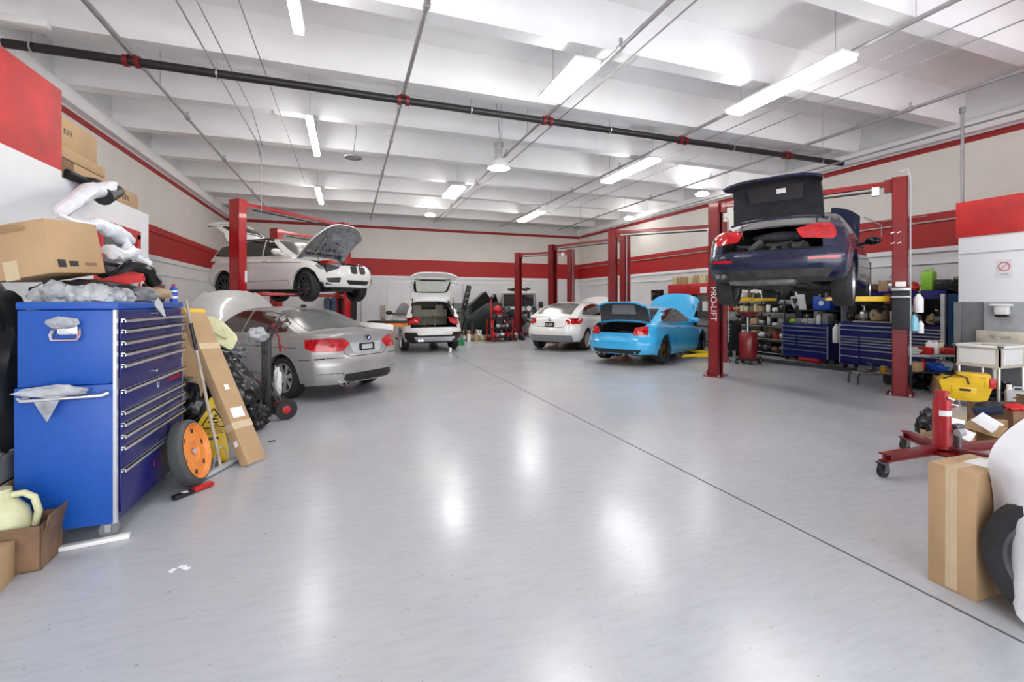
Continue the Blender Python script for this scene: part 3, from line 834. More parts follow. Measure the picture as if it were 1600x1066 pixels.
    # corner lamps projected diagonally
    for nm, corner, poly, m_ in P.get('corner', []):
        for sg in (-1, 1):
            ax, az = corner      # origin x, direction angle
            d = Vector((math.cos(az), -sg*math.sin(az), 0))      # travel direction towards the body
            o_ = Vector((ax, sg*P['W']/2*.8, 0))-d*3
            e2 = Vector((0, 0, 1)); e1 = d.cross(e2)   # e2 x e1 = d
            if (e2.cross(e1)-d).length > .01: e1 = -e1
            pl = [(x*sg*(1 if math.cos(az) > 0 else -1), z_) for x, z_ in poly]
            b_ = pj.patch(rpoly(pl, P.get('lampr', .03)), o_, e1, e2, off=.008, cell=.07)
            obj(nm, b_, m_, t)
    if P.get('mirrors'):
        mx_, mz, mm = P['mirrors']
        for sg in (-1, 1):
            c_ = nb(); blob(c_, (mx_, sg*(W/2+.06), mz), (.09, .12, .075), 3, .05, sub=3)
            cyl(c_, (mx_+.02, sg*(W/2-.12), mz-.05), (mx_, sg*(W/2+.02), mz-.02), .03, 10)
            obj('wing_mirror', c_, mm, t)
    for hx, hz_ in P.get('handles', []):
        for sg in (-1, 1):
            h = pj.t.ray_cast(Vector((hx, sg*3, hz_)), Vector((0, -sg, 0)), 9)
            if h[0] is None: continue
            c_ = nb(); y = h[0].y+sg*.022
            box(c_, (hx, y, hz_), (.2, .02, .028), bev=.008); box(c_, (hx-.085, y-sg*.012, hz_), (.03, .03, .026)); box(c_, (hx+.085, y-sg*.012, hz_), (.03, .03, .026))
            obj('door_handle', c_, P.get('handlemat', paint), t)
    add_wheels(t, P)
    return t, body, lid, hd, pj

def roundel(parent, mx, r=.04):
    bm = nb(); cyl(bm, (0, 0, -.004), (0, 0, .004), r, 24, 0)
    for k in range(4):
        a0 = k*PI/2; pts = [(0, 0)]+[(r*.62*math.cos(a0+j*PI/12), r*.62*math.sin(a0+j*PI/12)) for j in range(7)]
        prism(bm, pts, .002, Matrix.Translation((0, 0, .0045)), mi=1 if k % 2 else 2)
    for v in bm.verts: v.co = mx @ v.co
    return obj('badge', bm, ['blackgloss', 'bluep', 'paper'], parent)

S_SIDE = lambda x0, x1, z0, z1: [(x0, z0), (x1, z1)]
def door_seams(xr_, xm, xf_, zb, zs, zt):
    """two doors: rear edge, middle, front edge"""
    return [('sides', [(xr_, zs+.12), (xr_-.02, zb)]), ('sides', [(xm, zs), (xm-.01, zb)]), ('sides', [(xf_, zs+.02), (xf_+.02, zb-.02)]), ('sides', [(xr_, zs+.12), (xr_+.12, zs), (xf_, zs+.02)])]

# ----------------------------------------------------------------- silver saloon, parked
P = dict(name='silver_saloon_car', L=4.53, W=1.82, Rw=.325, axles=(-1.33, 1.43), paint='p_silver', belt=.93, droop=0,
    deck=[(-2.265, 1.03), (-2.1, 1.045), (-1.5, 1.04), (-1.0, .985), (0, .955), (.9, .93), (1.3, .90), (1.9, .80), (2.265, .66)],
    sill=[(-2.265, .25), (-1.9, .20), (1.9, .18), (2.265, .22)],
    rear=[(.2, .06), (.3, .01), (.45, 0), (.63, .0), (.66, .045), (.85, .075), (.95, .05), (1.0, .02), (1.04, .02)],
    front=[(.2, .08), (.4, 0), (.6, .02), (.7, .12), (.85, .3)],
    gh=[(-1.72, 1.03), (-1.5, 1.09), (-1.05, 1.27), (-.7, 1.375), (-.3, 1.42), (.1, 1.415), (.45, 1.33), (.75, 1.17), (1.15, .96)],
    wb=.885, wr=.66,
    hood=dict(x=(.92, 1.98), y=.80, hz=.93, zc=.85, angle=R(60), label='raised dull white bonnet'),
    seams=door_seams(-1.02, -.12, .93, .28, .36, .9)+[('rear', [(-.52, 1.0), (-.5, .88), (-.42, .70), (-.34, .655), (.34, .655), (.42, .70), (.5, .88), (.52, 1.0)]), ('rear', [(-.9, .648), (-.45, .648)]), ('rear', [(.45, .648), (.9, .648)]), ('rear', [(-.88, .42), (-.5, .42), (-.46, .30)]), ('rear', [(.88, .42), (.5, .42), (.46, .30)]), ('sides', [(-2.1, .64), (-1.72, .62)]), ('sides', [(-1.65, .80), (1.5, .78)])],
    patches=[
        ('side_window', 'sides', [(-1.28, 1.03), (-1.22, 1.14), (-.92, 1.28), (-.92, .995)], 'glass_b', dict(round=.05)),
        ('side_window', 'sides', [(-.89, .995), (-.89, 1.29), (-.62, 1.335), (-.2, 1.345), (-.12, .985)], 'glass_b', dict(round=.03)),
        ('side_window', 'sides', [(-.07, .985), (-.13, 1.345), (.15, 1.335), (.36, 1.25), (.62, 1.08), (.70, .985)], 'glass_b', dict(round=.03)),
        ('rear_window', 'top', [(-.60, 1.57), (.60, 1.57), (.52, .72), (-.52, .72)], 'glass_g', dict(round=.07)),
        ('windshield', 'top', [(-.62, -1.05), (.62, -1.05), (.5, -.33), (-.5, -.33)], 'glass_d', dict(round=.06)),
        ('rear_panel', 'rear', [(-.34, .86), (.34, .86), (.27, .70), (-.27, .70)], 'lgreyp', dict(round=.02, off=.004)),
        ('license_plate', 'rear', [(-.155, .845), (.155, .845), (.155, .725), (-.155, .725)], 'black', dict(off=.016)),
        ('plate_face', 'rear', [(-.11, .82), (.11, .82), (.11, .75), (-.11, .75)], 'lgreyp', dict(off=.020)),
        ('bumper_slot', 'rear', [(-.46, .40), (.46, .40), (.46, .335), (-.46, .335)], 'black', dict(off=.008)),
        ('diffuser_panel', 'rear', [(-.5, .335), (.5, .335), (.42, .27), (-.42, .27)], 'black', dict(off=.01)),
    ],
    corner=[('tail_lamp', (-2.2, R(30)), [(-.30, .93), (-.02, .955), (.24, .94), (.34, .86), (.22, .745), (-.18, .75), (-.30, .80)], 'lamp_red')],
    lampr=.02, mirrors=(.62, 1.0, 'p_silver'), handles=[(-.75, .86), (.15, .85)], rim='galv', spokes=7, cr=.27)
silver, _, _, hdS, pjS = build_car(P, 'dusty silver saloon with its bonnet up, parked beside the hand truck', 'car', (-1.17, 9.45), R(131))
roundel(silver, basis((-2.248, 0, .93), (0, -1, 0), (0, .1, 1)))
for s in (-1,):
    for dy in (0, .08):
        bm = nb(); cyl(bm, (-2.28, .44+dy, .26), (-2.05, .44+dy, .26), .034, 16); cyl(bm, (-2.285, .44+dy, .26), (-2.27, .44+dy, .26), .026, 16, mi=1); obj('exhaust_tip', bm, ['chrome', 'dark'], silver)
bm = nb(); box(bm, (-.62, 0, 1.43), (.12, .05, .05), bev=.02); obj('roof_antenna', bm, 'blackgloss', silver)
M['dullwhite'] = mat('dusty_white_bonnet_paint', (.50, .50, .49), .3, var=.06, coat=.4)
hdS.data.materials[0] = M['dullwhite']

# ----------------------------------------------------------------- navy saloon on the right lift
P = dict(name='navy_saloon_car', L=4.9, W=1.86, Rw=.335, axles=(-1.50, 1.47), paint='p_navy', belt=.98, droop=.10, gap=.06,
    deck=[(-2.45, 1.02), (-2.3, 1.09), (-1.7, 1.09), (-1.1, 1.03), (0, .99), (.9, .97), (1.3, .95), (2.0, .86), (2.45, .70)],
    sill=[(-2.45, .30), (-2.0, .24), (2.1, .20), (2.45, .24)],
    rear=[(.2, .14), (.36, .05), (.5, 0), (.66, .0), (.70, .03), (.9, .05), (1.02, .06), (1.08, .10), (1.12, .16)],
    front=[(.2, .08), (.4, 0), (.6, .02), (.7, .12), (.85, .3)],
    gh=[(-1.85, 1.08), (-1.6, 1.15), (-1.1, 1.33), (-.7, 1.43), (-.3, 1.465), (.15, 1.46), (.55, 1.37), (.85, 1.2), (1.25, 1.0)],
    wb=.885, wr=.66,
    trunk=dict(x=(-2.45, -1.85), y=.61, lip=.70, lift=(-.02, .15), hz=1.085, zc=1.0, angle=R(82), tz=1.05, tubx=-1.3, floor=.62, label='raised navy boot lid with black liner', inner='liner2'),
    hood=dict(x=(1.05, 2.25), y=.72, hz=.96, zc=.9, angle=R(60), label='raised navy bonnet'),
    seams=door_seams(-1.15, -.1, .98, .32, .38, .95)+[('rear', [(-.8, .70), (.8, .70)])],
    patches=[
        ('side_window', 'sides', [(-1.42, 1.08), (-1.3, 1.2), (-1.0, 1.33), (-1.0, 1.04)], 'glass_g', dict(round=.05)),
        ('side_window', 'sides', [(-.97, 1.04), (-.97, 1.34), (-.6, 1.40), (-.15, 1.40), (-.08, 1.03)], 'glass_g', dict(round=.03)),
        ('side_window', 'sides', [(-.03, 1.03), (-.1, 1.40), (.2, 1.38), (.42, 1.29), (.68, 1.12), (.76, 1.03)], 'glass_g', dict(round=.03)),
        ('rear_window', 'top', [(-.64, 1.66), (.64, 1.66), (.54, .76), (-.54, .76)], 'glass_g', dict(round=.07)),
        ('windshield', 'top', [(-.64, -1.12), (.64, -1.12), (.52, -.43), (-.52, -.43)], 'glass_d', dict(round=.06)),
        ('bumper_reflector', 'rear', [(-.82, .585), (-.48, .57), (-.48, .535), (-.82, .55)], 'lamp_red', dict(sym=True, off=.01)),
        ('lower_valance', 'rear', [(-.75, .42), (.75, .42), (.68, .31), (-.68, .31)], 'under', dict(off=.008)),
    ],
    corner=[('tail_lamp', (-2.35, R(35)), [(-.10, 1.0), (-.06, 1.045), (.18, 1.02), (.36, .97), (.30, .84), (-.04, .81), (-.10, .86)], 'lamp_red')],
    lampr=.025, mirrors=(.75, 1.06, 'blackgloss'), handles=[(-.8, .9), (.2, .89)], rim='alu', spokes=10, cr=.28, Wd=.25)
M['liner2'] = mat('black_boot_liner', (.012, .013, .017), .75, var=.4, scale=10)
navy, _, lidN, _, _ = build_car(P, 'navy blue saloon raised high on the right lift with its boot open', 'car', (7.72, 6.1), R(29), z=1.54)
# things of the navy lid
bm = nb(); prism(bm, rpoly([(-.36, -.12), (.36, -.12), (.36, .12), (-.36, .12)], .03), .012, basis((-.36, 0, -.058), (0, -1, 0), (-1, 0, .0)))
obj('warning_triangle_tray', bm, 'blackgloss', lidN)
bm = nb(); bx(bm, -.06, .06, -.035, .035, 0, .004); 
for v in bm.verts: v.co = basis((-.38, -.08, -.075), (0, -1, 0), (-1, 0, 0)) @ v.co
obj('boot_label', bm, 'paper', lidN)
bm = nb(); tube(bm, [(-1.75, .5, .95), (-1.85, .5, 1.02), (-1.80, .5, 1.2)], .015, 8); obj('hinge', bm, 'steel', navy)
bm = nb(); tube(bm, [(-1.75, -.5, .95), (-1.85, -.5, 1.02), (-1.80, -.5, 1.2)], .015, 8); obj('hinge', bm, 'steel', navy)
bm = nb(); blob(bm, (-1.62, 0, .96), (.14, .38, .09), 5, .12, sub=3); obj('parcel_shelf_trim', bm, 'liner', navy)
bm = nb()
for k in range(9): box(bm, (-2.1+random.uniform(-.15, .25), random.uniform(-.45, .5), .68+random.uniform(0, .1)), (random.uniform(.1, .3), random.uniform(.05, .25), .08), (random.random(), random.random(), random.random()*3), .01)
obj('boot_fittings', bm, 'under', navy)
# underbody: floor pan, exhaust boxes, axle, arms
def underbody(t, xr_, xf_, W_, z0=.2, muff=True):
    bm = nb()
    cyl(bm, (xr_, -W_/2+.2, z0+.03), (xr_, W_/2-.2, z0+.03), .035, 10)
    blob(bm, (xr_, 0, z0+.03), (.2, .16, .12), 2, .1)
    for s in (-1, 1):
        tube(bm, [(xr_+.45, s*.35, z0+.05), (xr_+.1, s*.5, z0-.02), (xr_, s*(W_/2-.22), z0+.02)], .03, 8)
        tube(bm, [(xr_-.25, s*.3, z0+.08), (xr_-.08, s*.5, z0), (xr_, s*(W_/2-.22), z0+.05)], .022, 8)
        cyl(bm, (xr_+.12, s*.52, z0), (xr_+.12, s*.52, z0+.28), .06, 12)
        tube(bm, [(xf_-.35, s*.3, z0+.02), (xf_, s*(W_/2-.25), z0)], .03, 8)
    box(bm, (xf_, 0, z0+.03), (.6, .7, .12), bev=.03)
    tube(bm, [(xf_-.3, .1, z0), (0, .05, z0-.02), (xr_+.5, .1, z0)], .04, 10)
    obj('running_gear', bm, 'under', t)
    if muff:
        bm = nb(); box(bm, (xr_-.55, .15, z0+.09), (.32, .9, .16), bev=.06); 
        tube(bm, [(xr_-.6, .55, z0+.12), (xr_-.85, .68, z0+.14), (xr_-.93, .68, z0+.14)], .032, 10)
        tube(bm, [(xr_-.6, .45, z0+.12), (xr_-.85, .60, z0+.14), (xr_-.93, .60, z0+.14)], .032, 10)
        obj('exhaust_silencer', bm, 'galv2', t)
M['galv2'] = mat('dull_exhaust_steel', (.22, .215, .21), .45, metal=.7, var=.35, scale=8)
underbody(navy, -1.5, 1.47, 1.86, .2)

# ----------------------------------------------------------------- white crossover on the left lift
P = dict(name='white_crossover_car', L=4.47, W=1.80, Rw=.345, axles=(-1.32, 1.44), paint='p_white', belt=1.03, droop=.04, gap=.06,
    deck=[(-2.235, 1.0), (-2.1, 1.05), (-1.2, 1.06), (0, 1.03), (.8, 1.01), (1.1, 1.02), (1.6, .99), (2.0, .92), (2.235, .80)],
    sill=[(-2.235, .36), (-1.9, .27), (1.9, .25), (2.235, .30)],
    rear=[(.2, .2), (.36, .06), (.5, 0), (.66, .0), (.72, .05), (.9, .09), (1.1, .15)],
    front=[(.2, .14), (.35, .02), (.5, 0), (.75, .04), (.85, .10), (.95, .22)],
    gh=[(-2.05, 1.05), (-1.95, 1.22), (-1.78, 1.42), (-1.5, 1.52), (-.8, 1.555), (-.1, 1.55), (.3, 1.46), (.65, 1.26), (1.1, 1.03)],
    wb=.89, wr=.68, pr=.12,
    trunk=dict(hatch=True, x=(-2.235, -1.50), deckx=-1.5, y=.66, gy=.62, lip=.80, hz=1.53, zc=1.0, angle=R(86), tz=1.3, tubx=-.9, floor=.62, label='raised white tailgate with dark window'),
    hood=dict(x=(.98, 2.10), y=.72, hz=1.0, zc=.9, angle=R(52), inner='hood_in', label='raised bonnet with bare metal ribbed inner side'),
    seams=door_seams(-1.0, -.1, .93, .36, .44, 1.02)+[('sides', [(-1.0, .92), (1.3, .86)])],
    patches=[
        ('side_window', 'sides', [(-1.80, 1.12), (-1.66, 1.36), (-1.1, 1.44), (-1.1, 1.08)], 'glass_d', dict(round=.06)),
        ('side_window', 'sides', [(-1.07, 1.08), (-1.07, 1.445), (-.6, 1.475), (-.12, 1.475), (-.05, 1.06)], 'glass_d', dict(round=.03)),
        ('side_window', 'sides', [(0, 1.06), (-.06, 1.475), (.12, 1.45), (.30, 1.34), (.56, 1.16), (.62, 1.06)], 'glass_d', dict(round=.03)),
        ('windshield', 'top', [(-.64, -1.0), (.64, -1.0), (.54, -.2), (-.54, -.2)], 'glass_g', dict(round=.05)),
        ('rear_window', 'rear', [(-.52, 1.14), (.52, 1.14), (.46, 1.42), (-.46, 1.42)], 'glass_d', dict(round=.05, on='lid')),
        ('roof_rail', 'top', [(-.60, 1.3), (-.565, 1.3), (-.565, -.1), (-.60, -.1)], 'black', dict(sym=True, off=.03)),
        ('grille', 'front', [(.035, .80), (.23, .79), (.245, .65), (.19, .61), (.045, .615)], 'black', dict(sym=True, round=.03, off=.008)),
        ('lower_grille', 'front', [(-.38, .46), (.38, .46), (.30, .36), (-.30, .36)], 'black', dict(round=.02)),
        ('side_intake', 'front', [(.50, .52), (.76, .50), (.70, .40), (.52, .40)], 'black', dict(sym=True, round=.02)),
        ('wheel_arch_trim', 'sides', [(2.02, .30), (1.98, .34), (1.82, .36), (1.82, .30)], 'p_white', {}),
    ],
    corner=[('head_lamp', (2.05, PI-R(32)), [(-.28, .80), (-.20, .70), (.12, .69), (.26, .80), (.28, .87), (0, .83)], 'lamp_clear'),
            ('tail_lamp', (-2.1, R(38)), [(-.12, 1.0), (.2, 1.04), (.22, .9), (-.1, .84)], 'lamp_red')],
    lampr=.03, mirrors=(.62, 1.13, 'p_white'), handles=[(-.75, .95), (.15, .93)], rim='blackgloss', spokes=10, cr=.30, cf=.42, steer=R(-14))
xup, _, lidX, hdX, _ = build_car(P, 'white crossover raised on the left lift, bonnet and tailgate open', 'car', (-1.40, 13.05), R(-43), z=1.545)
roundel(xup, basis((2.205, 0, .845), (0, 1, 0), (-.25, 0, 1)))
underbody(xup, -1.32, 1.44, 1.8, .24)
# ribs and holes of the bonnet's inner face
bm = nb()
for k in range(46):
    a = random.uniform(.12, 1.0); y = random.uniform(-.58, .58)
    box(bm, (a, y, -.055-.10*(a**2)*.25), (random.uniform(.02, .06), random.uniform(.02, .05), .01), (0, 0, random.random()*3))
for k in range(14): box(bm, (.18, -.55+k*.085, -.05), (.035, .035, .012))
obj('bonnet_cutouts', bm, 'ink', hdX)
bm = nb()
for yy_ in (-.3, 0, .3): tube(bm, [(.1, yy_, -.05), (.5, yy_*.9, -.06), (1.0, yy_*.6, -.10)], .018, 6)
tube(bm, [(.25, -.6, -.05), (.25, .6, -.05)], .016, 6); tube(bm, [(.7, -.5, -.075), (.7, .5, -.075)], .016, 6)
obj('bonnet_ribs', bm, 'hood_in', hdX)
bm = nb(); box(bm, (1.55, -.25, .88), (.3, .35, .12), bev=.04); obj('engine_cover', bm, 'redb', xup)
# ----------------------------------------------------------------- white crossover on the floor, tailgate up
P = dict(name='white_crossover_car', L=4.47, W=1.80, Rw=.345, axles=(-1.32, 1.44), paint='p_white', belt=1.03,
    deck=[(-2.235, 1.0), (-2.1, 1.05), (-1.2, 1.06), (0, 1.03), (.8, 1.01), (1.1, 1.02), (1.6, .99), (2.0, .92), (2.235, .80)],
    sill=[(-2.235, .30), (-1.9, .25), (1.9, .22), (2.235, .28)],
    rear=[(.2, .2), (.36, .06), (.5, 0), (.66, .0), (.72, .05), (.9, .09), (1.1, .15)],
    front=[(.2, .14), (.35, .02), (.5, 0), (.75, .04), (.85, .10), (.95, .22)],
    gh=[(-2.05, 1.05), (-1.95, 1.22), (-1.78, 1.42), (-1.5, 1.52), (-.8, 1.555), (-.1, 1.55), (.3, 1.46), (.65, 1.26), (1.1, 1.03)],
    wb=.89, wr=.68, pr=.12,
    trunk=dict(hatch=True, x=(-2.235, -1.50), deckx=-1.5, y=.66, gy=.62, lip=.74, hz=1.53, zc=1.0, angle=R(106), tz=1.32, tubx=-.9, floor=.60, inner='p_white', label='raised white tailgate with window painted bright'),
    seams=door_seams(-1.0, -.1, .93, .33, .42, 1.02),
    patches=[
        ('side_window', 'sides', [(-1.80, 1.12), (-1.66, 1.36), (-1.1, 1.44), (-1.1, 1.08)], 'glass_d', dict(round=.06)),
        ('side_window', 'sides', [(-1.07, 1.08), (-1.07, 1.445), (-.6, 1.475), (-.12, 1.475), (-.05, 1.06)], 'glass_g', dict(round=.03)),
        ('side_window', 'sides', [(0, 1.06), (-.06, 1.475), (.12, 1.45), (.30, 1.34), (.56, 1.16), (.62, 1.06)], 'glass_g', dict(round=.03)),
        ('windshield', 'top', [(-.64, -1.0), (.64, -1.0), (.54, -.2), (-.54, -.2)], 'glass_g', dict(round=.05)),
        ('lower_bumper', 'rear', [(-.86, .60), (-.55, .60), (-.5, .52), (.5, .52), (.55, .60), (.86, .60), (.84, .30), (-.84, .30)], 'black', dict(off=.008)),
        ('skid_plate', 'rear', [(-.62, .47), (.62, .47), (.52, .34), (-.52, .34)], 'alu', dict(off=.016, round=.03)),
        ('sill_trim', 'sides', [(-.92, .22), (1.02, .22), (1.02, .36), (-.92, .36)], 'black', {}),
    ],
    corner=[('tail_lamp', (-2.1, R(38)), [(-.16, 1.0), (.2, 1.04), (.22, .88), (-.12, .80)], 'lamp_red')],
    lampr=.03, mirrors=(.62, 1.13, 'black'), handles=[(-.75, .95), (.15, .93)], rim='alu', spokes=7, cr=.30)
xfl, _, lidF, _, _ = build_car(P, 'white crossover with tailgate open, tail towards the viewer, near the back wall', 'car', (2.30, 15.78), R(93))
bm = nb()   # tailgate glass from inside: brightness behind painted as opaque pale colour, framed black
prism(bm, rpoly([(-.60, -.30), (.60, -.30), (.52, .20), (-.52, .20)], .05), .008, basis((-.345, 0, -.315), (0, -1, 0), (-.59, 0, -.81)) @ Matrix.Rotation(PI, 4, 'Z'))
obj('window_frame', bm, 'black', lidF)
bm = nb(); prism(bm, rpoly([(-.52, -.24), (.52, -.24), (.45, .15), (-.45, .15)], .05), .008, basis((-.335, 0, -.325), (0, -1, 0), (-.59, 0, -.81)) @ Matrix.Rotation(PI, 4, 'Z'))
obj('window_pane', bm, mat('pane_painted_bright', (.72, .76, .66), .15), lidF)
for s in (-1, 1):
    bm = nb(); tube(bm, [(-1.95, s*.62, 1.05), (-1.9, s*.62, 1.62)], .012, 8); obj('gas_strut', bm, 'black', xfl)
bm = nb(); box(bm, (-1.2, 0, 1.02), (.12, 1.2, .5), bev=.03); box(bm, (-1.2, -.35, 1.32), (.1, .28, .2), bev=.04); box(bm, (-1.2, .35, 1.32), (.1, .28, .2), bev=.04)
obj('rear_seat', bm, 'tan2', xfl) if 'tan2' in M else obj('rear_seat', bm, mat('dim_beige_leather', (.16, .15, .11), .6), xfl)
for y in (-.2, .14):
    bm = nb(); box(bm, (-1.28, y, .9), (.02, .03, .5)); obj('seat_strap', bm, 'greyp', xfl)
bm = nb(); box(bm, (-2.0, -.15, .68), (.15, .2, .07), (0, 0, .4)); obj('boot_oddments', bm, 'tan', xfl)
for dy in (0, .09):
    bm = nb(); cyl(bm, (-2.27, .40+dy, .37), (-2.05, .40+dy, .37), .035, 14); obj('exhaust_tip', bm, 'chrome', xfl)

# ----------------------------------------------------------------- white fastback
P = dict(name='white_fastback_car', L=4.82, W=1.83, Rw=.335, axles=(-1.45, 1.47), paint='p_white', belt=1.03,
    deck=[(-2.41, .98), (-2.3, 1.06), (-1.8, 1.07), (-1.0, 1.05), (0, 1.02), (.9, 1.0), (1.3, .98), (1.9, .90), (2.41, .74)],
    sill=[(-2.41, .30), (-2.0, .24), (2.0, .20), (2.41, .24)],
    rear=[(.2, .16), (.36, .04), (.5, 0), (.64, .0), (.70, .04), (.95, .10), (1.1, .16)],
    front=[(.2, .08), (.4, 0), (.6, .02), (.7, .12), (.85, .3)],
    gh=[(-2.2, 1.06), (-2.0, 1.16), (-1.5, 1.36), (-1.0, 1.47), (-.4, 1.51), (.1, 1.50), (.5, 1.40), (.85, 1.22), (1.25, 1.0)],
    wb=.885, wr=.66,
    hood=dict(x=(1.1, 2.2), y=.7, hz=.99, zc=.9, angle=R(50), label='raised white bonnet'),
    seams=door_seams(-1.05, -.1, .95, .3, .40, 1.0)+[('rear', [(-.55, 1.0), (-.5, .80), (-.42, .74), (.42, .74), (.5, .80), (.55, 1.0)])],
    patches=[
        ('side_window', 'sides', [(-1.66, 1.12), (-1.3, 1.30), (-.95, 1.385), (-.95, 1.07)], 'glass_d', dict(round=.05)),
        ('side_window', 'sides', [(-.92, 1.07), (-.92, 1.39), (-.5, 1.43), (-.1, 1.43), (-.05, 1.05)], 'glass_d', dict(round=.03)),
        ('side_window', 'sides', [(0, 1.05), (-.05, 1.43), (.2, 1.41), (.42, 1.31), (.68, 1.14), (.74, 1.05)], 'glass_d', dict(round=.03)),
        ('rear_window', 'top', [(-.58, 2.02), (.58, 2.02), (.50, 1.12), (-.50, 1.12)], 'glass_g', dict(round=.07)),
        ('windshield', 'top', [(-.64, -1.12), (.64, -1.12), (.52, -.4), (-.52, -.4)], 'glass_d', dict(round=.06)),
        ('license_plate', 'rear', [(-.16, .88), (.16, .88), (.16, .74), (-.16, .74)], 'ink', dict(off=.014)),
        ('lower_bumper', 'rear', [(-.70, .50), (.70, .50), (.72, .30), (-.72, .30)], 'greyp', dict(off=.01, round=.03)),
    ],
    corner=[('tail_lamp', (-2.25, R(30)), [(-.36, .98), (-.02, 1.0), (.20, .97), (.24, .87), (.1, .82), (-.26, .84)], 'lamp_red')],
    lampr=.04, mirrors=(.75, 1.1, 'p_white'), handles=[(-.8, .92), (.2, .9)], rim='alu', spokes=7, cr=.34, Wd=.235)
gt_, _, _, _, _ = build_car(P, 'white fastback parked behind the sky blue coupe', 'car', (7.55, 14.3), R(40))
roundel(gt_, basis((-2.345, 0, .96), (0, -1, 0), (.2, 0, 1)), .045)
text('plate_writing', 'PURE', .10, 'paper', basis((-2.39, 0, .81), (0, -1, 0), (0, 0, 1)), gt_)

# ----------------------------------------------------------------- sky blue coupe
P = dict(name='sky_blue_coupe_car', L=4.49, W=1.78, Rw=.33, axles=(-1.28, 1.45), paint='p_blue', belt=.93,
    deck=[(-2.245, .92), (-2.1, .985), (-1.5, .98), (-.9, .94), (0, .915), (.9, .90), (1.3, .87), (1.9, .78), (2.245, .64)],
    sill=[(-2.245, .26), (-1.9, .19), (1.9, .16), (2.245, .2)],
    rear=[(.2, .08), (.3, .01), (.45, 0), (.58, .0), (.62, .06), (.85, .08), (.95, .10), (1.0, .16)],
    front=[(.2, .06), (.4, 0), (.6, .02), (.7, .12), (.85, .3)],
    gh=[(-1.7, .975), (-1.45, 1.05), (-1.05, 1.23), (-.7, 1.335), (-.3, 1.37), (.05, 1.36), (.4, 1.27), (.75, 1.09), (1.1, .92)],
    wb=.885, wr=.64,
    trunk=dict(x=(-2.245, -1.63), y=.62, lip=.76, hz=.98, zc=.9, angle=R(80), tz=.95, tubx=-1.1, floor=.50, label='raised blue boot lid with grey felt liner'),
    hood=dict(x=(.95, 2.12), y=.70, hz=.90, zc=.85, angle=R(55), inner='p_blue', label='raised bonnet, pale sky blue'),
    seams=[('sides', [(-.62, .22), (-.62, .60), (-.5, .9)]), ('sides', [(.82, .24), (.86, .88)]), ('sides', [(-.62, .24), (.82, .24)])],
    patches=[
        ('side_window', 'sides', [(-1.25, .98), (-1.2, 1.08), (-.9, 1.23), (-.45, 1.29), (-.42, .96)], 'glass_d', dict(round=.05)),
        ('side_window', 'sides', [(-.39, .96), (-.42, 1.295), (0, 1.30), (.26, 1.21), (.54, 1.03), (.60, .96)], 'glass_d', dict(round=.03)),
        ('rear_window', 'top', [(-.58, 1.52), (.58, 1.52), (.50, .76), (-.50, .76)], 'glass_d', dict(round=.07)),
        ('windshield', 'top', [(-.6, -1.0), (.6, -1.0), (.5, -.3), (-.5, -.3)], 'glass_d', dict(round=.06)),
        ('lower_valance', 'rear', [(-.62, .37), (.62, .37), (.55, .28), (-.55, .28)], 'black', dict(off=.01)),
    ],
    corner=[('tail_lamp', (-2.12, R(25)), [(-.08, .90), (.04, .90), (.22, .88), (.28, .70), (-.06, .70)], 'lamp_red')],
    lampr=.03, mirrors=(.6, .98, 'p_blue'), handles=[(-.42, .84)], rim='blackgloss', spokes=10, cr=.34, Wd=.25)
coupe, _, lidB, hdB, _ = build_car(P, 'sky blue coupe with boot and bonnet open, beside the red lift post', 'car', (7.78, 10.50), R(31), z=.03)
bm = nb(); prism(bm, rpoly([(-.32, -.12), (.32, -.12), (.28, .12), (-.28, .12)], .03), .02, basis((-.33, 0, -.058), (0, -1, 0), (-1, 0, 0)))
obj('liner_recess', bm, 'greyp', lidB)
for dy in (-.12, -.2, .12, .2):
    bm = nb(); cyl(bm, (-2.26, dy*2, .25), (-2.05, dy*2, .25), .032, 14); obj('exhaust_tip', bm, 'galv2', coupe)
bm = nb(); blob(bm, (-1.6, 0, .66), (.3, .35, .1), 4, .1); obj('spare_wheel_well', bm, 'under', coupe)

# ----------------------------------------------------------------- stripped off-roader at the back
t = thing('stripped_off_road_vehicle', 'boxy off-roader with its nose stripped to the engine, behind the white fastback', 'car', (7.4, 19.9, 0), 0, rot=(0, 0, R(-112))); t.scale = (1.06, 1.06, 1.06)
bm = nb()
bx(bm, -1.2, .3, -.78, .78, .55, 1.15, .05)
obj('body', bm, 'p_black', t)
bm = nb()
prism(bm, [(-1.2, 1.15), (.35, 1.15), (.10, 1.78), (-1.15, 1.80)], 1.46, basis((0, .73, 0), (1, 0, 0), (0, 0, 1)), bev=.04)
obj('cabin', bm, 'p_black', t)
bm = nb(); box(bm, (-.52, 0, 1.83), (1.3, 1.5, .09), bev=.04); obj('roof_panel', bm, 'white', t)
bm = nb()
mxw = basis((.345, 0, 1.48), (0, 1, 0), (-.37, 0, .93))
prism(bm, rpoly([(-.64, -.24), (.64, -.24), (.60, .26), (-.60, .26)], .03), .012, mxw); obj('windshield', bm, 'glass_d', t)
bm = nb()
for a, b_ in (((-.70, -.33), (.70, -.28)), ((-.66, .27), (.66, .32)), ((-.70, -.33), (-.64, .32)), ((.64, -.33), (.70, .32))):
    prism(bm, [(a[0], a[1]), (b_[0], a[1]), (b_[0], b_[1]), (a[0], b_[1])], .03, mxw)
obj('windshield_frame', bm, 'greyp', t)
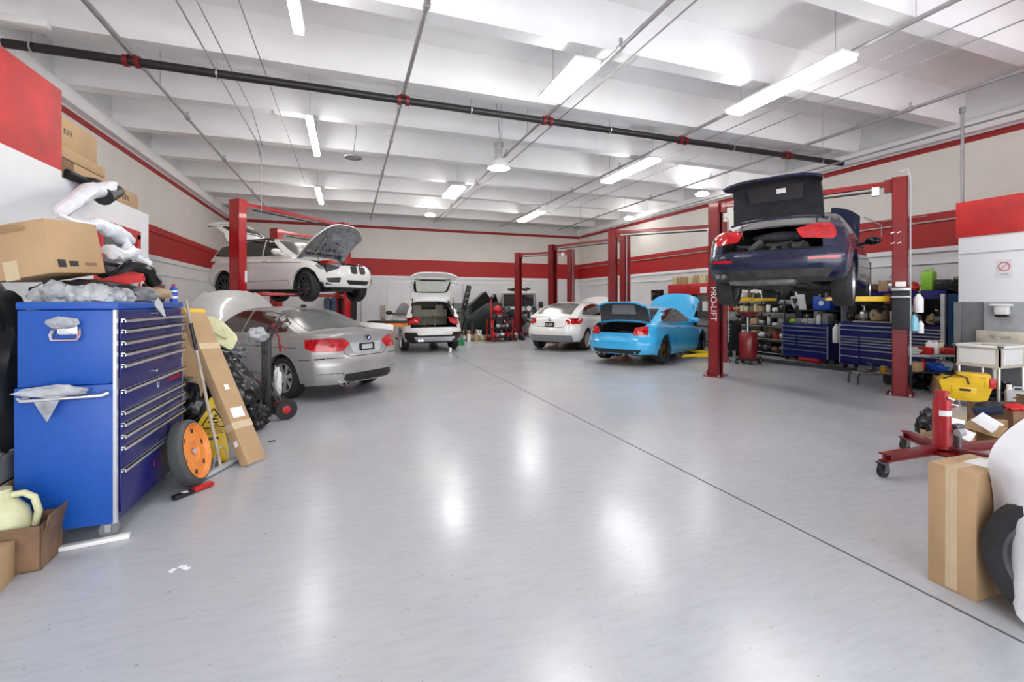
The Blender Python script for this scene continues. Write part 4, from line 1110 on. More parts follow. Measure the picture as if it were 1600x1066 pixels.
for s in (-1, 1):
    bm = nb(); prism(bm, rpoly([(-.9, 1.2), (.1, 1.2), (-.03, 1.68), (-.9, 1.7)], .03), .01, basis((0, s*.735, 0), (1, 0, 0), (0, 0, 1))); obj('side_window', bm, 'glass_d', t)
    bm = nb(); box(bm, (.35, s*.95, 1.3), (.1, .2, .26), bev=.04); obj('wing_mirror', bm, 'black', t)
bm = nb()
random.seed(3)
for s in (-1, 1): bx(bm, .3, 1.75, s*.42-.05, s*.42+.05, .5, .62)
for k in range(40):
    box(bm, (random.uniform(.45, 1.7), random.uniform(-.6, .6), random.uniform(.55, 1.12)), (random.uniform(.08, .35), random.uniform(.08, .3), random.uniform(.06, .25)), (random.random(), random.random(), random.random()*3), .015)
for k in range(16):
    p = Vector((random.uniform(.5, 1.6), random.uniform(-.6, .6), random.uniform(.6, 1.1))); q = p+Vector((random.uniform(-.3, .3), random.uniform(-.4, .4), random.uniform(-.2, .15)))
    tube(bm, [p, (p+q)/2+Vector((0, 0, .12)), q], .025, 8)
obj('engine', bm, 'steel', t)
bm = nb(); cyl(bm, (1.25, .45, 1.15), (1.32, .45, 1.15), .10, 16); cyl(bm, (1.25, .2, 1.12), (1.3, .2, 1.12), .07, 16); blob(bm, (1.1, -.2, 1.15), (.16, .12, .06), 1, .3); obj('air_filter', bm, 'white', t)
tb, rb = make_wheel(.38, .26, rr=.6)
w0 = obj('wheel', tb, 'rubber', t); obj('rim', rb, ['steel', 'dark'], w0); w0.location = (-.75, -.72, .38)
for x, y, a in ((-.75, .72, PI), (1.35, -.74, 0), (1.35, .74, PI)):
    c = copy_tree(w0, t); c.location = (x, y, .38); c.rotation_euler = (0, 0, a)
random.seed(5)
for k, (x, y, lb) in enumerate(((-.95, -.3, 'long flat black trim piece, rearmost on the off-roader\'s roof'), (-.5, .25, 'bulky black trim piece in the middle of the off-roader\'s roof'), (-.1, -.2, 'angled black trim piece at the windshield end of the off-roader\'s roof'))):
    bm = nb(); box(bm, (0, 0, .09), (.5, .22, .10), (.12, .1, k), .02); box(bm, (.12, .05, .12), (.3, .3, .06), (.1, .3, k*2), .02)
    q = Matrix.Rotation(R(-112), 3, 'Z') @ Vector((x, y, 0))
    tag(obj('trim_piece', bm, 'p_black', loc=(7.4+q.x, 19.9+q.y, 1.99)), lb, 'car part')

# ================================================================= LIFTS
def two_post_lift(label, pa, pb, h=3.5, arm_z=1.35, beam=True, group='red two-post lifts', arms=None, armmat='yellow', wire=True, arm_len=1.25, red='red'):
    """pa, pb: post feet"""
    a = Vector((*pa, 0)); b = Vector((*pb, 0)); c = (a+b)/2; d = (b-a); ang = math.atan2(d.y, d.x); hs = d.length/2
    t = thing('two_post_lift', label, 'car lift', c, ang, group)
    for s in (-1, 1):
        x = s*hs
        bm = nb()
        # C-section column open towards the middle
        bx(bm, x+s*.085, x+s*.10, -.15, .15, .012, h)
        bx(bm, x-s*.10, x+s*.10, -.15, -.135, .012, h); bx(bm, x-s*.10, x+s*.10, .135, .15, .012, h)
        bx(bm, x-s*.10, x-s*.088, -.15, -.085, .012, h); bx(bm, x-s*.10, x-s*.088, .085, .15, .012, h)
        bx(bm, x-.10, x+.10, -.15, .15, h, h+.012)
        post = obj('post', bm, red, t)
        bm = nb(); bx(bm, x-.17, x+.17, -.25, .25, 0, .015)
        for py in (-.2, .2): prism(bm, [(0, 0), (.0, .14), (.06, 0)], .012, basis((x+s*.10, py*.75, .015), (s, 0, 0), (0, 0, 1)))
        obj('base_plate', bm, red, t)
        bm = nb()
        for px in (-.12, .12):
            for py in (-.21, .21): cyl(bm, (x+px, py, .012), (x+px, py, .04), .016, 8)
        obj('anchor_bolts', bm, 'galv', post)
        bm = nb(); bx(bm, x-s*.08, x+s*.07, -.11, .11, arm_z-.45, arm_z+.45); obj('carriage', bm, 'black', t)
        bm = nb(); bx(bm, x-s*.20, x-s*.10, -.14, .14, arm_z-.08, arm_z+.08, .01); obj('arm_bracket', bm, red, t)
        bm = nb(); cyl(bm, (x+s*.05, 0, .05), (x+s*.05, 0, h-.1), .03, 10); obj('hydraulic_cylinder', bm, 'steel', t)
        for q in (-1, 1):
            aa = R(arms if arms else 48)*q
            p0 = Vector((x-s*.15, q*.10, arm_z)); dr = Vector((-s*math.cos(aa), math.sin(aa)*1.0, 0))
            bm = nb()
            e = p0+dr*arm_len*.62; n_ = Vector((-dr.y, dr.x, 0))
            box(bm, (p0+e)/2, ((e-p0).length, .10, .085), (0, 0, math.atan2(dr.y, dr.x)), .006)
            ar = obj('lift_arm', bm, red if armmat == 'redarm' else armmat, t)
            bm = nb(); e2 = p0+dr*arm_len
            box(bm, (p0+dr*arm_len*.3+e2)/2, ((e2-p0-dr*arm_len*.3).length, .075, .06), (0, 0, math.atan2(dr.y, dr.x)), .005)
            obj('arm_extension', bm, red if armmat == 'redarm' else armmat, ar)
            bm = nb(); cyl(bm, e2+Vector((0, 0, .02)), e2+Vector((0, 0, .10)), .055, 14); obj('arm_pad', bm, 'black', ar)
    if beam:
        bm = nb(); bx(bm, -hs+.1, hs-.1, -.05, .05, h-.10, h-.02); bx(bm, -hs-.02, -hs+.2, -.06, .06, h-.2, h); bx(bm, hs-.2, hs+.02, -.06, .06, h-.2, h)
        obj('overhead_beam', bm, red, t)
        bm = nb(); cyl(bm, (-hs+.35, -.06, h-.17), (hs-.35, -.06, h-.17), .018, 10); obj('shutoff_bar', bm, 'black', t)
        bm = nb(); bx(bm, hs-.36, hs-.26, -.1, .02, h-.24, h-.1, .01); obj('limit_switch', bm, 'white', t)
    if wire:
        bm = nb(); cyl(bm, (hs+.125, -.1, .5), (hs+.125, -.1, h+.02), .012, 8); tube(bm, [(hs+.125, -.1, h), (hs+.10, -.1, h+.12), (hs, -.1, h+.1)], .012, 8)
        obj('hose', bm, 'lgreyp', t)
    return t
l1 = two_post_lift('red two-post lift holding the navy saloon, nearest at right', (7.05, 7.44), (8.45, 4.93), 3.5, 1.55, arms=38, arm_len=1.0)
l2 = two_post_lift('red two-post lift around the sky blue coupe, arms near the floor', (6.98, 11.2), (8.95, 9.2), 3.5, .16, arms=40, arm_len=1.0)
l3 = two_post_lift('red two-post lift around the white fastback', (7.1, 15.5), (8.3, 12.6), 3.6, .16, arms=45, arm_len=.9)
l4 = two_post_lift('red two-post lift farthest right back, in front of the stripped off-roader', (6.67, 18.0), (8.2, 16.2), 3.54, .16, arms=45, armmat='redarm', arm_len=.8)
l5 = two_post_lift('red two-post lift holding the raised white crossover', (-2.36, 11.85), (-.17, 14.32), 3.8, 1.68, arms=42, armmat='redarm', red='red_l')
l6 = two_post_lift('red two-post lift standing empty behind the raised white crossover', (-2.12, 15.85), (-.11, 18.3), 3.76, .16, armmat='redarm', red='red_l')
# vertical writing on the near post, white decals
text('post_writing', 'PRO-LIFT', .17, 'paper', basis((-1.437, -.152, 1.46), (0, 0, -1), (1, 0, 0)), l1)
bm = nb()
for z in (2.45, 2.62):
    for y in (-.06, .06): box(bm, (1.437-.04+y*.0+(.03 if y > 0 else -.05), -.152, z), (.05, .004, .012), (0, R(-20), 0))
obj('post_decal', bm, 'paper', l1)
bm = nb(); bx(bm, -1.60, -1.54, -.154, -.150, 1.95, 2.2); bx(bm, -1.60, -1.54, -.154, -.150, 1.5, 1.75); obj('post_label', bm, 'paper', l5)
# ================================================================= LEFT FOREGROUND
# ---- tall blue tool chest on cabinet
CX0, CX1, CY0, CY1 = -1.86, -1.37, 3.56, 4.76
t = thing('tool_chest', 'tall blue two-piece tool chest on castors at the left, heaped with junk', 'tool chest', (CX0, CY0, 0))
D_, W_ = CX1-CX0, CY1-CY0
bm = nb(); bx(bm, -.01, D_-.02, -.01, W_+.01, .11, .985, .006); obj('lower_cabinet', bm, 'cabblue', t)
bm = nb(); bx(bm, 0, D_-.02, 0, W_, .988, 1.45, .006); obj('upper_chest', bm, 'cabblue', t)
bm = nb(); bx(bm, -.006, D_, -.006, W_+.006, 1.453, 1.50, .008); obj('lid', bm, 'cabblue', t)
bm = nb()
for y in (.0, W_): 
    bm = nb(); bx(bm, D_-.022, D_-.004, y-.012, y+.012, .11, 1.45); obj('corner_trim', bm, 'alu', t)
bm = nb(); bx(bm, D_-.02, D_-.008, .02, W_-.02, .12, .99); bx(bm, D_-.02, D_-.008, .02, W_-.02, .99, 1.44); obj('front_panel', bm, 'cabblue2', t)
HZ = [(1.381, 1), (1.312, 1), (1.236, 1), (1.164, 1), (1.091, 1), (.928, 0), (.79, 1), (.715, 1), (.639, 1), (.564, 1), (.424, 0)]
bott = [1.33, 1.255, 1.18, 1.108, 1.02, .80, .725, .65, .574, .44, .16]
for (z, split), zb_ in zip(HZ, bott):
    spans = [(.03, .80), (.815, W_-.03)] if split else [(.03, W_-.03)]
    for a, b_ in spans:
        bm = nb(); bx(bm, D_-.008, D_+.004, a, b_, zb_, z+.012, .003); d = obj('drawer', bm, 'cabblue2', t)
        bm = nb(); bx(bm, D_+.004, D_+.030, a, b_, z+.006, z+.012); bx(bm, D_+.024, D_+.030, a, b_, z-.012, z+.012); bx(bm, D_+.004, D_+.012, a, b_, z-.012, z+.0)
        obj('drawer_pull', bm, 'alu', d)
for z in (1.415, .985):
    bm = nb(); cyl(bm, (D_-.01, .60, z), (D_+.008, .60, z), .014, 14); obj('lock', bm, 'chrome', t)
for x in (.06, D_-.07):
    for y in (.07, W_-.07):
        bm = nb(); cyl(bm, (x, y-.022, .05), (x, y+.022, .05), .05, 20); obj('castor', bm, 'greyp', t)
        bm = nb(); bx(bm, x-.03, x+.03, y-.03, y+.03, .09, .112); bx(bm, x-.015, x+.015, y-.03, y-.025, .04, .1); bx(bm, x-.015, x+.015, y+.025, y+.03, .04, .1); obj('castor_fork', bm, 'galv', t)
# side handles
bm = nb(); tube(bm, [(.18, -.012, 1.34), (.17, -.035, 1.30), (.18, -.04, 1.27), (.30, -.04, 1.27), (.31, -.035, 1.30), (.30, -.012, 1.34)], .009, 8)
bx(bm, .19, .29, -.012, -.002, 1.30, 1.36, .004); obj('side_handle', bm, 'chrome', t)
bm = nb(); tube(bm, [(.06, -.01, .925), (.03, -.045, .925), (.05, -.055, .915), (.43, -.055, .925), (.45, -.045, .935), (.43, -.01, .94)], .013, 10)
obj('push_handle', bm, 'chrome', t)
text('maker_emblem', 'U', .06, 'redb', basis((D_+.006, .55, .30), (0, 1, 0), (0, 0, 1)), t)
text('maker_lettering', 'U.S.GENERAL', .045, 'redb', basis((D_+.006, .98, .875), (0, 1, 0), (0, 0, 1)), t)
text('maker_lettering', 'US', .04, 'redb', basis((D_+.004, 1.13, 1.42), (0, 1, 0), (0, 0, 1)), t)
text('maker_badge', 'U', .06, 'paper', basis((D_+.006, .63, .87), (0, 1, 0), (0, 0, 1)), t)
bm = nb(); blob(bm, (CX0+.235, CY0-.05, 1.375), (.075, .03, .035), 2, .3); tag(obj('parts_bag', bm, 'film'), 'clear film bag stuffed over the upper side handle of the tall blue chest', 'bag', )
bm = nb(); blob(bm, (CX0+.20, CY0-.065, .965), (.16, .03, .035), 6, .35, crease=.3); tag(obj('parts_bag', bm, 'film'), 'crumpled clear film bag lying along the long side handle of the blue chest', 'bag')
bm = nb(); prism(bm, [(-.065, .0), (.065, .01), (.0, -.13)], .004, basis((CX0+.17, CY0-.06, .915), (1, 0, 0), (0, 0, 1))); tag(obj('parts_bag', bm, 'film'), 'triangular corner of clear bag hanging under the long side handle', 'bag')

def carton(label, c, s, rot=(0, 0, 0), m='card', tape=None, group=None, open_=False, name='cardboard_box', flaps=False):
    """closed box: body, tape strips"""
    t = thing(name, label, 'box', c, 0, group, rot=rot)
    bm = nb()
    if open_:
        th = .006
        bx(bm, -s[0]/2, s[0]/2, -s[1]/2, s[1]/2, 0, th)
        bx(bm, -s[0]/2, -s[0]/2+th, -s[1]/2, s[1]/2, 0, s[2]); bx(bm, s[0]/2-th, s[0]/2, -s[1]/2, s[1]/2, 0, s[2])
        bx(bm, -s[0]/2, s[0]/2, -s[1]/2, -s[1]/2+th, 0, s[2]); bx(bm, -s[0]/2, s[0]/2, s[1]/2-th, s[1]/2, 0, s[2])
    else: bx(bm, -s[0]/2, s[0]/2, -s[1]/2, s[1]/2, 0, s[2], .004)
    obj('carton', bm, m, t)
    if flaps:
        for sx, w_ in ((-1, s[0]), (1, s[0])):
            bm = nb(); a = s[1]/2
            box(bm, (sx*(s[0]/2+.04), 0, s[2]-.04), (.14, s[1], .005), (0, sx*R(50), 0)); obj('flap', bm, m, t)
    if tape == 'x':
        bm = nb(); bx(bm, -s[0]/2-.001, s[0]/2+.001, -.03, .03, s[2]-.10, s[2]+.0012); obj('tape', bm, 'tape', t)
    if tape == 'y':
        bm = nb(); bx(bm, -.03, .03, -s[1]/2-.001, s[1]/2+.001, s[2]-.10, s[2]+.0012); obj('tape', bm, 'tape', t)
    if tape == 'v':
        bm = nb(); bx(bm, -s[0]/2-.0012, -s[0]/2+.02, -.025, .025, 0.01, s[2]+.0012); bx(bm, -s[0]/2, s[0]/2, -.025, .025, s[2]-.01, s[2]+.0012); obj('tape', bm, 'tape', t)
    return t
def label_patch(t, x, y, z, w_, h_, plane='x', m='paper', name='paper_label'):
    bm = nb()
    if plane == 'x': bx(bm, x-.0015, x+.0015, y-w_/2, y+w_/2, z-h_/2, z+h_/2)
    elif plane == 'y': bx(bm, x-w_/2, x+w_/2, y-.0015, y+.0015, z-h_/2, z+h_/2)
    else: bx(bm, x-w_/2, x+w_/2, y-h_/2, y+h_/2, z-.0015, z+.0015)
    return obj(name, bm, m, t)

# ---- on top of the chest
b = carton('large tilted cardboard box on top of the junk heaped on the tall blue chest', (-1.84, 3.86, 1.66), (.40, .36, .34), (R(3), R(-9), R(-20)))
label_patch(b, -.13, -.181, .30, .09, .09, 'y', 'tape', 'tape'); label_patch(b, -.06, -.181, .05, .09, .12, 'y', 'tape', 'tape')
label_patch(b, .201, -.12, .06, .05, .05, 'x', 'ink', 'printed_mark'); label_patch(b, .201, -0.04, .06, .06, .035, 'x', 'ink', 'printed_mark'); label_patch(b, .201, .08, .06, .08, .02, 'x', 'card2', 'printed_mark')
bm = nb(); box(bm, (0, -.21, .30), (.16, .06, .004), (R(-30), 0, 0)); obj('flap', bm, 'card', b)
# black cover hanging behind and left of the chest, its top under the box
bm = nb(); blob(bm, (-2.16, 3.86, .80), (.22, .30, .80), 4, .12, 2.2, sub=4, crease=.15, flat=0.0)
for v in bm.verts:
    v.co.x = min(v.co.x, -1.885)
tag(obj('black_cover', bm, 'black'), 'tall bundle under a black cover wedged left of the tall blue chest', 'cover')
bm = nb(); blob(bm, (-1.68, 4.0, 1.58), (.26, .36, .075), 9, .18, sub=4, flat=1.5); tag(obj('black_bag', bm, 'black'), 'flat black bag under the big tilted box on the tall blue chest', 'bag')
random.seed(11)
spots = [(-1.70, 3.62, .07, 'film'), (-1.60, 3.63, .06, 'film'), (-1.51, 3.64, .07, 'film'), (-1.44, 3.70, .055, 'film'), (-1.56, 3.74, .06, 'ivory'), (-1.43, 3.82, .05, 'film'), (-1.78, 3.64, .055, 'film')]
labs = ['crumpled clear film bag of parts at the chest\'s front edge, second from left', 'clear film bag of parts in the middle of the chest\'s front edge', 'clear film bag of parts right of the middle on the chest edge', 'clear film bag of parts on the chest\'s near right corner',
        'ivory plastic fittings lying between the film bags on the chest', 'clear film bag on the drawer side just behind the near corner', 'clear film bag at the far left end of the chest\'s front edge']
for k, ((x, y, r, m_), lb) in enumerate(zip(spots, labs)):
    bm = nb(); blob(bm, (x, y, 1.5+r*.7), (r*1.15, r*.9, r), k, .3, 2.5, sub=3, crease=.6, flat=1.502)
    tag(obj('parts_bag', bm, m_), lb, 'bag', 'bags of parts on the tall chest')
def plate(label, cat, name, c, s, rot, m, bev=.02, group=None):
    bm = nb(); box(bm, (0, 0, 0), s, None, bev)
    return tag(obj(name, bm, m, loc=c, rot=rot), label, cat, group)
t = thing('red_panel_part', 'red triangular car panel piece lying on the junk on the tall blue chest', 'car part', (-1.52, 3.98, 1.63), rot=(R(15), R(-12), R(10)))
bm = nb(); prism(bm, rpoly([(-.20, -.08), (.16, -.05), (.06, .14)], .03), .05, bev=.01); obj('panel', bm, 'redb', t)
plate('black plastic duct on the tall chest behind the red panel piece', 'car part', 'air_duct', (-1.62, 4.22, 1.72), (.26, .14, .12), (.3, .2, .5), 'black', .04)
bm = nb(); tube(bm, [(-1.62, 4.12, 1.64), (-1.53, 4.18, 1.77), (-1.46, 4.26, 1.74), (-1.43, 4.32, 1.64)], .055, 12); tag(obj('rubber_hose', bm, 'blackgloss'), 'bent black rubber hose lying on the tall chest near its far end', 'hose')
bm = nb(); blob(bm, (-1.44, 4.08, 1.55), (.10, .14, .06), 8, .2, crease=.4, flat=1.502); tag(obj('headlamp_shell', bm, 'greyp'), 'smoky grey headlamp shell at the edge of the tall chest above the drawers', 'car part')
bm = nb(); blob(bm, (-1.45, 4.38, 1.565), (.10, .2, .05), 12, .15, crease=.3, flat=1.502); tag(obj('mudguard_liner', bm, 'tan'), 'dusty beige plastic liner on the chest beside the maroon cases', 'car part')
t = thing('plastic_fender_strip', 'long grey pointed plastic strip hanging over the chest\'s drawer edge', 'car part', (-1.375, 4.18, 1.50), rot=(R(0), R(62), R(-15)))
bm = nb(); prism(bm, rpoly([(-.12, -.035), (.02, -.05), (.14, .0), (.02, .045), (-.12, .03)], .015), .008); obj('strip', bm, 'lgreyp', t)
t = thing('spring_compressor_case', 'maroon case standing at the far end of the tall chest', 'case', (-1.50, 4.60, 1.50))
bm = nb(); bx(bm, -.07, .02, -.13, .10, 0.0, .15, .01); obj('case', bm, 'redm', t) if 'redm' in M else obj('case', bm, mat('maroon_plastic', (.12, .008, .01), .4), t)
bm = nb(); bx(bm, .02, .024, -.03, -.01, .04, .11); obj('stripe', bm, 'paper', t)
t = thing('spray_can', 'blue and white spray can at the far end of the tall chest', 'spray can', (-1.43, 4.73, 1.50))
bm = nb(); cyl(bm, (0, 0, 0), (0, 0, .11), .028, 20); lathe(bm, [(.028, .11), (.02, .13), (.012, .135)], seg=20); obj('can', bm, 'bluep', t)
bm = nb(); cyl(bm, (0, 0, .03), (0, 0, .05), .0285, 20); cyl(bm, (0, 0, .085), (0, 0, .1), .0285, 20); obj('white_band', bm, 'paper', t)
bm = nb(); cyl(bm, (0, 0, .135), (0, 0, .155), .014, 12); obj('cap', bm, 'redb', t)
# bumper wrapped in film, leaning between office roof and chest
t = thing('wrapped_bumper', 'car bumper trim in white foam film reaching from the chest up to the office roof', 'car part', (0, 0, 0))
bm = nb(); tube(bm, [(-2.24, 5.55, 2.60), (-2.22, 5.2, 2.50), (-2.14, 4.8, 2.34), (-2.02, 4.35, 2.17), (-1.94, 4.12, 2.09)], .09, 12, radii=[.075, .075, .06, .05, .02])
bmesh.ops.subdivide_edges(bm, edges=bm.edges[:], cuts=2, use_grid_fill=True)
for v in bm.verts:
    n_ = noise.noise(v.co*9)+.6*abs(noise.noise(v.co*21)); v.co += Vector((n_, n_*.5, n_))*.035
obj('foam_sleeve', bm, 'film2', t) if 'film2' in M else obj('foam_sleeve', bm, mat('white_foam_film', (.78, .80, .84), .35, var=.08, bump=.8, scale=7, bscale=14), t)
bm = nb(); tube(bm, [(-2.20, 5.42, 2.50), (-2.26, 5.86, 2.65)], .085, 12, radii=[.08, .06]); obj('bumper_end', bm, 'black', t)
M['film2'] = bpy.data.materials['white_foam_film']
def film(label, pts, rad, seed=0):
    bm = nb(); tube(bm, pts, .05, 12, radii=[r_*.8 for r_ in rad]); bmesh.ops.subdivide_edges(bm, edges=bm.edges[:], cuts=2, use_grid_fill=True)
    for v in bm.verts:
        n_ = Vector((noise.noise(v.co*7+Vector((seed, 0, 0))), noise.noise(v.co*7+Vector((0, seed, 3))), noise.noise(v.co*7+Vector((5, 0, seed)))))
        v.co += n_*.06+Vector((1, .5, 1))*.03*abs(noise.noise(v.co*19+Vector((seed, 0, 0))))
    return tag(obj('foam_film', bm, 'film2'), label, 'packing film', 'white packing film on the chest junk')
film('white packing film arching over the big tilted box', [(-1.95, 4.1, 2.09), (-1.80, 4.30, 2.08), (-1.72, 4.55, 2.02), (-1.74, 4.7, 2.0)], [.03, .05, .055, .03], 1)
film('white packing film trailing down behind the big tilted box', [(-1.72, 4.60, 2.03), (-1.68, 4.50, 1.92), (-1.66, 4.42, 1.80), (-1.62, 4.40, 1.70)], [.04, .05, .04, .04], 2)
film('roll of white packing film above the black duct on the chest', [(-1.66, 4.10, 1.84), (-1.60, 4.35, 1.84), (-1.56, 4.60, 1.80)], [.06, .075, .05], 4)
film('small white film sleeve standing beside the black rubber hose', [(-1.52, 4.22, 1.62), (-1.48, 4.36, 1.74)], [.035, .04], 6)

# ---- on the office roof
carton('upper cardboard box on the white office roof, against the red band\'s edge', (-2.83, 5.98, 3.022), (.42, .66, .28), (0, 0, 0))
carton('lower wide cardboard box on the office roof under the square box', (-2.86, 6.05, 2.908), (.50, .84, .11), (0, 0, 0))
b = carton('long cardboard box lying on the office roof edge, lettered', (-2.77, 6.62, 2.70), (.30, 1.5, .205), (0, 0, 0)); 
text('box_lettering', 'KIFR', .09, 'ink', basis((.151, .38, .10), (0, 1, 0), (0, 0, 1)), b)
carton('dark cardboard box sunk between the boxes at the office roof edge', (-2.72, 5.75, 2.70), (.2, .22, .205), (0, 0, 0), 'card2')
bm = nb(); tube(bm, [(-2.60, 5.68, 2.76), (-2.52, 5.9, 2.72), (-2.46, 6.05, 2.70)], .045, 8); box(bm, (-2.48, 5.98, 2.74), (.12, .26, .07), (0, .1, -.1), .02); tag(obj('trim_piece', bm, 'black'), 'black car trim lying along the office roof edge below the boxes', 'car part')
bm = nb(); blob(bm, (-2.5, 5.88, 2.62), (.06, .13, .07), 3, .3); tag(obj('blue_wrap', bm, 'bluep'), 'crumpled blue wrap hanging from the office roof edge', 'packing film')
text('box_lettering', 'KIFR', .08, 'ink', basis((-2.6195, 5.76, 3.17), (0, 1, 0), (0, 0, 1)), bpy.data.objects['cardboard_box.001'] if False else None)
_bl = bpy.data.objects[[o.name for o in bpy.data.objects if o.name.startswith('box_lettering')][-1]]
_ub = [o for o in bpy.data.objects if o.get('label', '').startswith('upper cardboard box on the white office roof')][0]
_bl.parent = _ub; _bl.location = -Vector(_ub.location)

# ---- floor, far left
b = carton('brown cardboard box on the floor holding the ivory drain pan, lower left corner', (-1.83, 3.41, 0), (.40, .25, .25), (0, 0, R(4)), 'card2', open_=True)
bm = nb(); box(bm, (.21, .02, .23), (.006, .22, .12), (0, R(12), 0)); obj('flap', bm, 'card2', b)
t = thing('drain_pan', 'cloudy ivory oil drain container with two loop handles, in the brown box', 'container', (-1.85, 3.41, .02), 0)
bm = nb(); lathe(bm, [(0, 0), (.11, 0), (.13, .03), (.135, .22), (.12, .30), (.07, .36), (.05, .37), (.05, .40), (0, .40)], seg=24)
for v in bm.verts: v.co.y *= .75
obj('tank', bm, 'ivory', t)
for s in (-1, 1):
    bm = nb(); tube(bm, [(s*.05, 0, .385), (s*.10, 0, .39), (s*.145, 0, .36), (s*.165, 0, .28), (s*.15, 0, .2)], .018, 10); obj('handle', bm, 'ivory', t)
bm = nb(); cyl(bm, (0, 0, .39), (0, 0, .425), .045, 20); obj('screw_cap', bm, 'ivory', t)
carton('pale cardboard box cut by the picture\'s lower left edge', (-1.89, 3.14, 0), (.38, .22, .20), (0, 0, R(8)))
bm = nb(); box(bm, (-1.80, 3.06, .21), (.17, .10, .008), (R(-25), R(10), 0)); tag(obj('paper_bag_scrap', bm, 'tan'), 'torn brown paper scrap on the pale box at the lower left edge', 'paper')
carton('cardboard box standing left of the tall blue chest under the grey crate', (-2.11, 3.62, .0), (.38, .22, .42), (0, 0, 0))
t = thing('plastic_crate', 'small grey plastic crate on the box left of the tall blue chest', 'crate', (-2.09, 3.62, .42))
bm = nb()
for (x0, x1, y0, y1, z0, z1) in ((-.16, .16, -.10, .10, 0, .01), (-.16, -.15, -.1, .1, 0, .17), (.15, .16, -.1, .1, 0, .17), (-.16, .16, -.1, -.09, 0, .17), (-.16, .16, .09, .1, 0, .17), (-.175, .175, -.115, -.095, .15, .17), (-.175, .175, .095, .115, .15, .17), (.155, .175, -.115, .115, .15, .17)): bx(bm, x0, x1, y0, y1, z0, z1)
obj('tub', bm, 'greyp', t)
bm = nb(); blob(bm, (0, 0, .14), (.13, .08, .05), 3, .3); obj('contents', bm, 'lgreyp', t)
plate('white plastic strip lying on the floor under the tall blue chest\'s near side', 'strip', 'plastic_strip', (-1.48, 3.565-.02, .014), (.34, .05, .028), (0, 0, R(9)), 'white', .006)
# ---- spare wheel, squeegee, sign, boxes
t = thing('spare_wheel', 'narrow spare wheel with orange rim leaning on the blue chest drawers', 'wheel', (-1.225, 4.42, .27), rot=(0, 0, 0)); SW = .905
tb = nb(); Rw = .292
lathe(tb, [(.235, -.055), (.258, -.065), (.282, -.05), (.292, -.03), (.292, .03), (.282, .05), (.258, .065), (.235, .055)], axis='y', seg=44, closed=True)
for g in (-.03, -.01, .01, .03): lathe(tb, [(.2935, g-.003), (.2935, g+.003), (.28, g+.003), (.28, g-.003)], axis='y', seg=44, closed=True)
obj('tyre', tb, 'rubber2', t) if 'rubber2' in M else obj('tyre', tb, mat('dusty_grey_tyre', (.075, .08, .085), .7, var=.2, bump=.1), t)
rb = nb(); lathe(rb, [(.250, -.068), (.246, -.070), (.232, -.050), (.222, -.028), (.16, -.038), (.09, -.045), (.08, -.03), (.035, -.03), (.03, .0), (0, 0)], axis='y', seg=44)
bmesh.ops.delete(rb, geom=[f for f in rb.faces if len(f.verts) > 10], context='FACES')
obj('rim', rb, 'orange', t)
bm = nb()
for k in range(6):
    a = 2*PI*k/6+.2; c_, s_ = math.cos(a), math.sin(a)
    prism(bm, rpoly([(-.018, -.036), (.018, -.036), (.022, .036), (-.022, .036)], .012), .002, basis((c_*.165, -.0375, s_*.165), (-s_, 0, c_), (c_, 0, s_)))
obj('rim_slots', bm, 'ink', t)['kind'] = 'stuff'
bm = nb(); cyl(bm, (0, -.05, 0), (0, -.03, 0), .022, 16); obj('hub_cap', bm, 'lgreyp', t)
nv_ = Vector((.97, -.10, .24)).normalized()     # outward axis (-y local)
zz_ = Vector((0, 0, 1)); xx_ = (-nv_).cross(zz_).normalized(); zz_ = xx_.cross(-nv_).normalized()
t.rotation_euler = Matrix((xx_, -nv_, zz_)).transposed().to_euler(); t.scale = (SW, SW, SW)

t = thing('floor_squeegee', 'push broom with worn wooden handle leaning on the blue chest corner', 'broom', (0, 0, 0))
hb = Vector((-1.08, 4.74, .03)); ht = Vector((-1.36, 4.80, 1.52))
bm = nb(); cyl(bm, hb, hb+(ht-hb)*.72, .0135, 12); obj('handle', bm, 'wood', t)
bm = nb(); cyl(bm, hb+(ht-hb)*.70, hb+(ht-hb)*.86, .016, 12); obj('grip', bm, 'black', t)
bm = nb(); cyl(bm, hb+(ht-hb)*.85, ht, .013, 12); obj('handle_end', bm, 'wood', t)
bm = nb(); d = Vector((.17, .43, 0)).normalized(); c = Vector((-1.075, 4.72, .025)); box(bm, c, (.50, .055, .035), (0, 0, math.atan2(d.y, d.x)), .01); obj('head', bm, 'lgreyp', t)
bm = nb(); box(bm, c+Vector((0, 0, -.017)), (.50, .02, .018), (0, 0, math.atan2(d.y, d.x))); obj('rubber_blade', bm, 'black', t)
for s in (-1, 1):
    bm = nb(); tube(bm, [hb+Vector((0, 0, .18)), hb+Vector((0, 0, .14))+d*s*.06, c+d*s*.10+Vector((0, 0, .015))], .004, 6); obj('brace', bm, 'galv', t)
t = thing('ice_scraper', 'red and black ice scraper on the floor below the orange spare wheel', 'scraper', (-1.14, 4.25, .02), R(50))
bm = nb(); bx(bm, -.17, -.02, -.025, .025, -.015, .012, .006); obj('scraper_head', bm, 'black', t)
bm = nb(); bx(bm, -.02, .14, -.028, .028, -.015, .02, .01); obj('grip', bm, 'redb', t)
bm = nb(); bx(bm, -.10, -.06, -.02, .02, .012, .014); obj('sticker', bm, 'paper', t)

